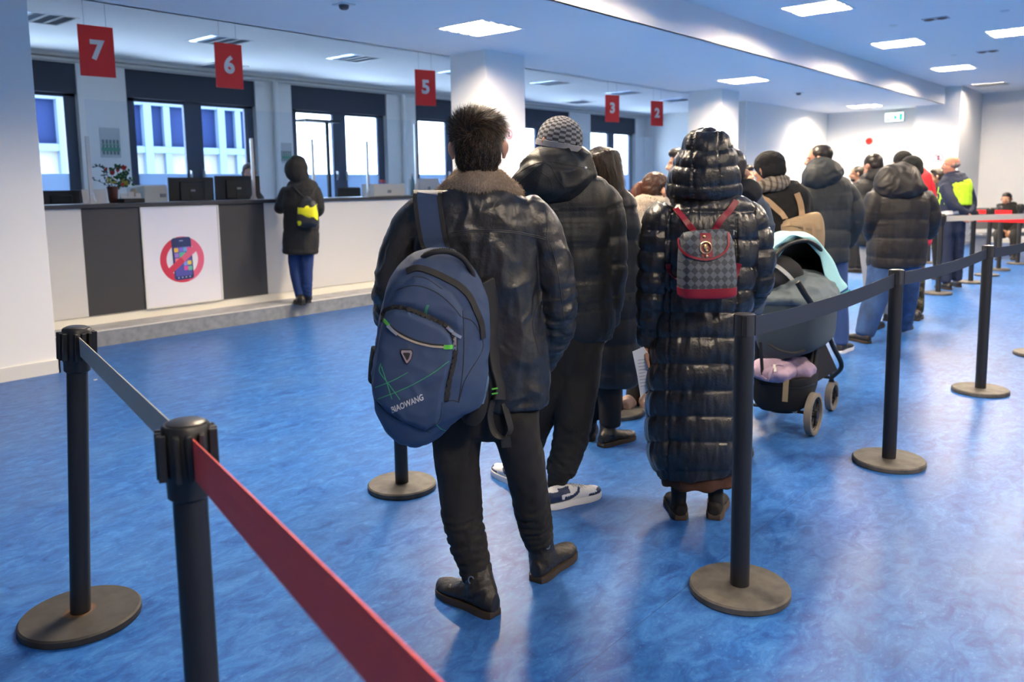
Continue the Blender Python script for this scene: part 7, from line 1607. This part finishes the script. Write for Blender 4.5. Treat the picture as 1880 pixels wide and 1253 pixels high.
W1b = W1-AX*.50; p_ = proj(W1b)
def wheel_at(c, r):
    q = proj(c); global S; Fg = Fig(float(c@FH)); old = S; S = Fg
    y = q[1]; cc = wheel(q[0], q[1], 0, r, AX, 0); S = old; return cc
W1b = wheel_at(np.array([W1b[0], W1b[1], .124]), .124); c2b = wheel_at(np.array([*(c2-AX*.46)[:2], .095]), .095)
fr = MB()
hub1 = W1-AX*.04; hub1b = W1b+AX*.04
piv = S.P(1507, 585, -.05)                      # folding joint on the near side
pivb = piv-AX*.44
for h1, pv in ((hub1, piv), (hub1b, pivb)): fr.tube(catmull([h1, h1+(pv-h1)*.5+AL*.02, pv], 4), .013, 10)
fk = c2+np.array((0, 0, .12))-AL*.02; fkb = c2b+np.array((0, 0, .12))-AL*.02
bend = S.P(1545, 672, .12); bendb = bend-AX*.44
for pv, bd_, f_ in ((piv, bend, fk), (pivb, bendb, fkb)): fr.tube(catmull([pv+np.array((0, 0, .02)), pv+(bd_-pv)*.55, bd_, f_], 5), .014, 10)
fr.tube([hub1, hub1b], .010, 8); fr.tube([fk, fkb], .010, 8)
wmesh(fr, 'frame', ST_B, st)
for c_, f_ in ((c2, fk), (c2b, fkb)):
    fm = MB(); fm.tube([f_+np.array((0, 0, .03)), f_, c_+AX*.026+np.array((0, 0, .03)), c_+AX*.03], .011, 8).tube([f_, c_-AX*.026+np.array((0, 0, .03)), c_-AX*.03], .011, 8); wmesh(fm, 'fork', ST_B, st)
wmesh(MB().tube([hub1+AX*-.05, hub1-AX*.12+np.array((0, 0, .03))], .02, 8), 'brake', ALU, st)
# push bar from the joint towards the left
hb = MB(); 
for o in (0, -.44): hb.tube(catmull([piv+AX*o, S.P(1478, 560, -.12)+AX*o, S.P(1478, 505, -.25)+AX*o-SH*.05, S.P(1440, 492, -.33)+AX*o-SH*.10], 5), .011, 8)
# side fabric between the legs
q0, q1, q2, q3 = hub1+np.array((0, 0, .14)), piv-np.array((0, 0, .06)), bend-np.array((0, 0, .02))-AL*.04, c2+np.array((0, 0, .16))-AL*.10
for o in (0, -.43):
    sf = MB(); A = [q+AX*(o-.012) for q in (q0, q1, q2, q3)]; sf.add(A+[a-AX*.006 for a in A], [(0, 1, 2, 3), (7, 6, 5, 4), (0, 4, 5, 1), (1, 5, 6, 2), (2, 6, 7, 3), (3, 7, 4, 0)])
    wmesh(sf, 'side_mesh', mat('stroller_mesh', (.016, .016, .018), .8, bump=(600, .6, 1)), st, False)
# carrycot
cot = MB(); pts, ra, rb = S.chain([(1464, 634, 0, 62, 52), (1462, 626, 0, 74, 62), (1459, 595, 0, 81, 68), (1457, 560, 0, 84, 71), (1456, 545, 0, 85, 72), (1456, 540, 0, 83, 70)], 5); loft(cot, pts, ra, rb, 40, 3.0, .1, .0, AL); co_ = wmesh(cot, 'carrycot', ST_S, st)
rimm = MB(); pts, ra, rb = S.chain([(1456, 546, 0, 87, 73), (1456, 538, 0, 88, 74), (1456, 531, 0, 84, 70)], 3); loft(rimm, pts, ra, rb, 40, 3.0, .15, .5, AL); me = remesh(rimm, .009, 2, 'rim'); co = get_co(me); no = get_no(me); set_co(me, co+no*(.008*ridged(co*12))[:, None]); me.name = 'padded_rim'; adopt(link_mesh('padded_rim', me, ST_L), co_)
# quilt / apron hump over the cot
ap = MB(); pts, ra, rb = S.chain([(1418, 533, -.05, 30, 30), (1450, 527, -.02, 34, 42), (1478, 524, .02, 30, 44), (1500, 530, .08, 22, 36)], 5); loft(ap, pts, np.array(ra)*.8, rb, 24, 2, .6, .6, np.array((0, 0, 1.))); me = remesh(ap, .010, 2, 'apron'); co = get_co(me); no = get_no(me); set_co(me, co+no*(.008*ridged(co*9))[:, None]); me.name = 'apron'; adopt(link_mesh('apron', me, ST_L), st)
# rear hood (black, folded) with white piping
rh_ = MB(); pts, ra, rb = S.chain([(1400, 528, -.06, 12, 40), (1408, 512, -.06, 30, 48), (1422, 502, -.05, 34, 50), (1440, 506, -.04, 26, 44), (1456, 520, -.03, 12, 30)], 5); loft(rh_, pts, ra, rb, 24, 2.1, .6, .5, np.array((0, 0, 1.))); me = remesh(rh_, .009, 2, 'fh'); co = get_co(me); no = get_no(me); set_co(me, co+no*(.006*ridged(co*11))[:, None]); me.name = 'folded_hood'; fh_ = adopt(link_mesh('folded_hood', me, mat('hood_charcoal', (.017, .017, .018), .75)), st)
bfh = bvh_of(fh_); drape(bfh, [(1414, 487), (1426, 490), (1440, 500), (1452, 512), (1462, 524)], .022, .01, mat('piping_white', (.6, .6, .56), .6), 'white_piping', fh_, .003, 6)
wmesh(MB().tube([S.P(1464, 518, -.46), S.P(1476, 538, -.46), S.P(1492, 562, -.42), S.P(1507, 586, -.12)], .016, 10), 'adjuster_arm', ST_B, st)
# canopy: arched hoop with lining, open to the viewer
def hoop(cx, cy, rx, ry, d, tilt, n=21): return [S.P(cx+rx*math.cos(t)+tilt*math.sin(t), cy-ry*math.sin(t), d) for t in np.linspace(math.pi, 0, n)]
H0 = [S.P(*q) for q in catmull([(1418, 505, -.22), (1422, 478, -.24), (1436, 456, -.24), (1460, 444, -.2), (1488, 444, -.12), (1512, 466, -.04), (1520, 496, .0), (1519, 528, .02)], 3)]
H1 = [S.P(*q) for q in catmull([(1438, 528, .10), (1440, 500, .14), (1450, 482, .18), (1468, 474, .22), (1486, 474, .24), (1500, 486, .24), (1508, 506, .2), (1510, 532, .14)], 3)]
vs = []; nn = len(H0)
for j in range(6):
    u = j/5
    for a, b in zip(H0, H1): vs.append(a*(1-u)+b*u+np.array((0, 0, .05*math.sin(math.pi*u)))+FH*.03*math.sin(math.pi*u))
fs = [(j*nn+k, j*nn+k+1, (j+1)*nn+k+1, (j+1)*nn+k) for j in range(5) for k in range(nn-1)]
cm = MB().add(vs, fs).build('canopy', ST_BR, None, True); adopt(cm, st); sol = cm.modifiers.new('thick', 'SOLIDIFY'); sol.thickness = .006
back = MB().add(H1+[S.P(1474, 530, .16)], [(k, k+1, nn) for k in range(nn-1)]).build('canopy_back', mat('canopy_black', (.008, .008, .009), .8), None, True); adopt(back, st); sol = back.modifiers.new('thick', 'SOLIDIFY'); sol.thickness = .006
wmesh(MB().tube(H0, .012, 8), 'canopy_hoop', ST_B, st)
wmesh(MB().tube([S.P(1519, 528, .02), S.P(1513, 540, .0), S.P(1508, 552, -.03)], .018, 10), 'hoop_joint', ST_B, st)
# mint blanket over the canopy
A = [S.P(*q) for q in catmull([(1410, 488, -.20), (1418, 462, -.24), (1436, 442, -.26), (1458, 434, -.22), (1482, 435, -.14), (1508, 447, -.08), (1528, 474, -.05), (1544, 505, -.03), (1560, 530, -.0)], 4)]
B = [S.P(*q) for q in catmull([(1420, 495, -.12), (1428, 474, -.12), (1444, 456, -.10), (1462, 446, -.05), (1482, 450, -.05), (1502, 466, -.06), (1510, 490, -.07), (1518, 515, -.08), (1520, 546, -.08)], 4)]
B2 = [p+FH*.22+np.array((0, 0, .01)) for p in A]
vs = []; rows = []
for j in range(5): u = j/4; rows.append([b*(1-u)+a*u+(np.array((0, 0, 1.))*.010*math.sin(k*.9+j)) for k, (a, b) in enumerate(zip(A, B))])
for j in range(1, 5): u = j/4; rows.append([a*(1-u)+b*u+np.array((0, 0, .02*math.sin(math.pi*u)+.006*math.sin(k*.8))) for k, (a, b) in enumerate(zip(A, B2))])
nn = len(A); vs = [p for r in rows for p in r]; fs = [(j*nn+k, j*nn+k+1, (j+1)*nn+k+1, (j+1)*nn+k) for j in range(len(rows)-1) for k in range(nn-1)]
mb = MB().add(vs, fs); bl_ = mb.build('blanket', MINT, None, True); sol = bl_.modifiers.new('thick', 'SOLIDIFY'); sol.thickness = .008; sub = bl_.modifiers.new('sub', 'SUBSURF'); sub.levels = 1; sub.render_levels = 1
tag(bl_, 'pale mint blanket draped over the hoop of the stroller canopy', 'blanket')
wmesh(MB().tube([S.P(1532, 545, -.02), S.P(1548, 540, -.02), S.P(1560, 533, .0)], .008, 6), 'teal_hem', mat('hem_teal', (.04, .30, .38), .7), bl_)
# basket under the cot
bk = MB(); pts, ra, rb = S.chain([(1445, 746, -.02, 36, 30), (1444, 738, -.02, 52, 44), (1440, 715, -.02, 62, 54), (1438, 690, -.02, 66, 58), (1438, 682, -.02, 66, 58)], 4); loft(bk, pts, ra, rb, 34, 3.0, .3, 0, AL); wmesh(bk, 'basket', mat('basket_black', (.007, .007, .008), .8), st)
drp = bvh_of([c for c in st.children if c.name.startswith('basket')][0])
drape(drp, [(1445, 690), (1443, 705), (1442, 722), (1441, 737)], .030, .004, TAN, 'tan_strap', st, .004); drape(drp, [(1395, 706), (1430, 712), (1470, 712), (1495, 705)], .006, .004, ST_B, 'basket_piping', st, .003)
for a, b in (((1400, 690, -.2), (1396, 628, -.2)), ((1500, 690, .1), (1505, 600, .1))): wmesh(MB().tube([S.P(*a), S.P(*b)], .010, 8), 'basket_stay', ST_B, st)
wmesh(MB().tube(catmull([S.P(1410, 632, -.25), S.P(1435, 645, -.28), S.P(1465, 648, -.26), S.P(1498, 632, -.2)], 5), .008, 8), 'carry_strap', ST_B, st)
# lilac bag in the basket
lb = thing('lilac_bag', 'crumpled lilac cloth bag lying in the basket under the stroller', 'bag', tuple(S.P(1440, 678, -.05)))
mb = MB(); ellipsoid(mb, S.P(1420, 680, -.12), np.array([SH, FH, (0, 0, 1)]), (.12, .13, .062)); ellipsoid(mb, S.P(1458, 676, -.06), np.array([SH, FH, (0, 0, 1)]), (.11, .13, .060)); ellipsoid(mb, S.P(1438, 668, -.05), np.array([SH, FH, (0, 0, 1)]), (.10, .12, .05)); me = remesh(mb, .008, 2, 'bag'); co = get_co(me); no = get_no(me); set_co(me, co+no*(.014*ridged(co*9)+.004*ridged(co*22))[:, None]); me.name = 'bag_body'; lbb = adopt(link_mesh('bag_body', me, LILAC), lb)
blb = bvh_of(lbb); drape(blb, [(1398, 690), (1410, 697), (1416, 682), (1424, 672), (1436, 672)], .014, .006, LILAC, 'handle', lb, .006, 6); drape(blb, [(1421, 672), (1424, 684)], .014, .003, mat('tag_white', (.7, .7, .65), .6), 'care_tag', lb, .01)
mb = MB(); ellipsoid(mb, S.P(1478, 660, .02), np.array([SH, FH, (0, 0, 1)]), (.08, .09, .06)); me = remesh(mb, .007, 1, 'bl'); co = get_co(me); no = get_no(me); set_co(me, co+no*(.01*ridged(co*12))[:, None]); o = link_mesh('grey_cloth', me, mat('cloth_dark_grey', (.06, .06, .065), .9, bump=(80, .3, 3))); tag(o, 'dark grey cloth bundle beside the lilac bag in the stroller basket', 'cloth')
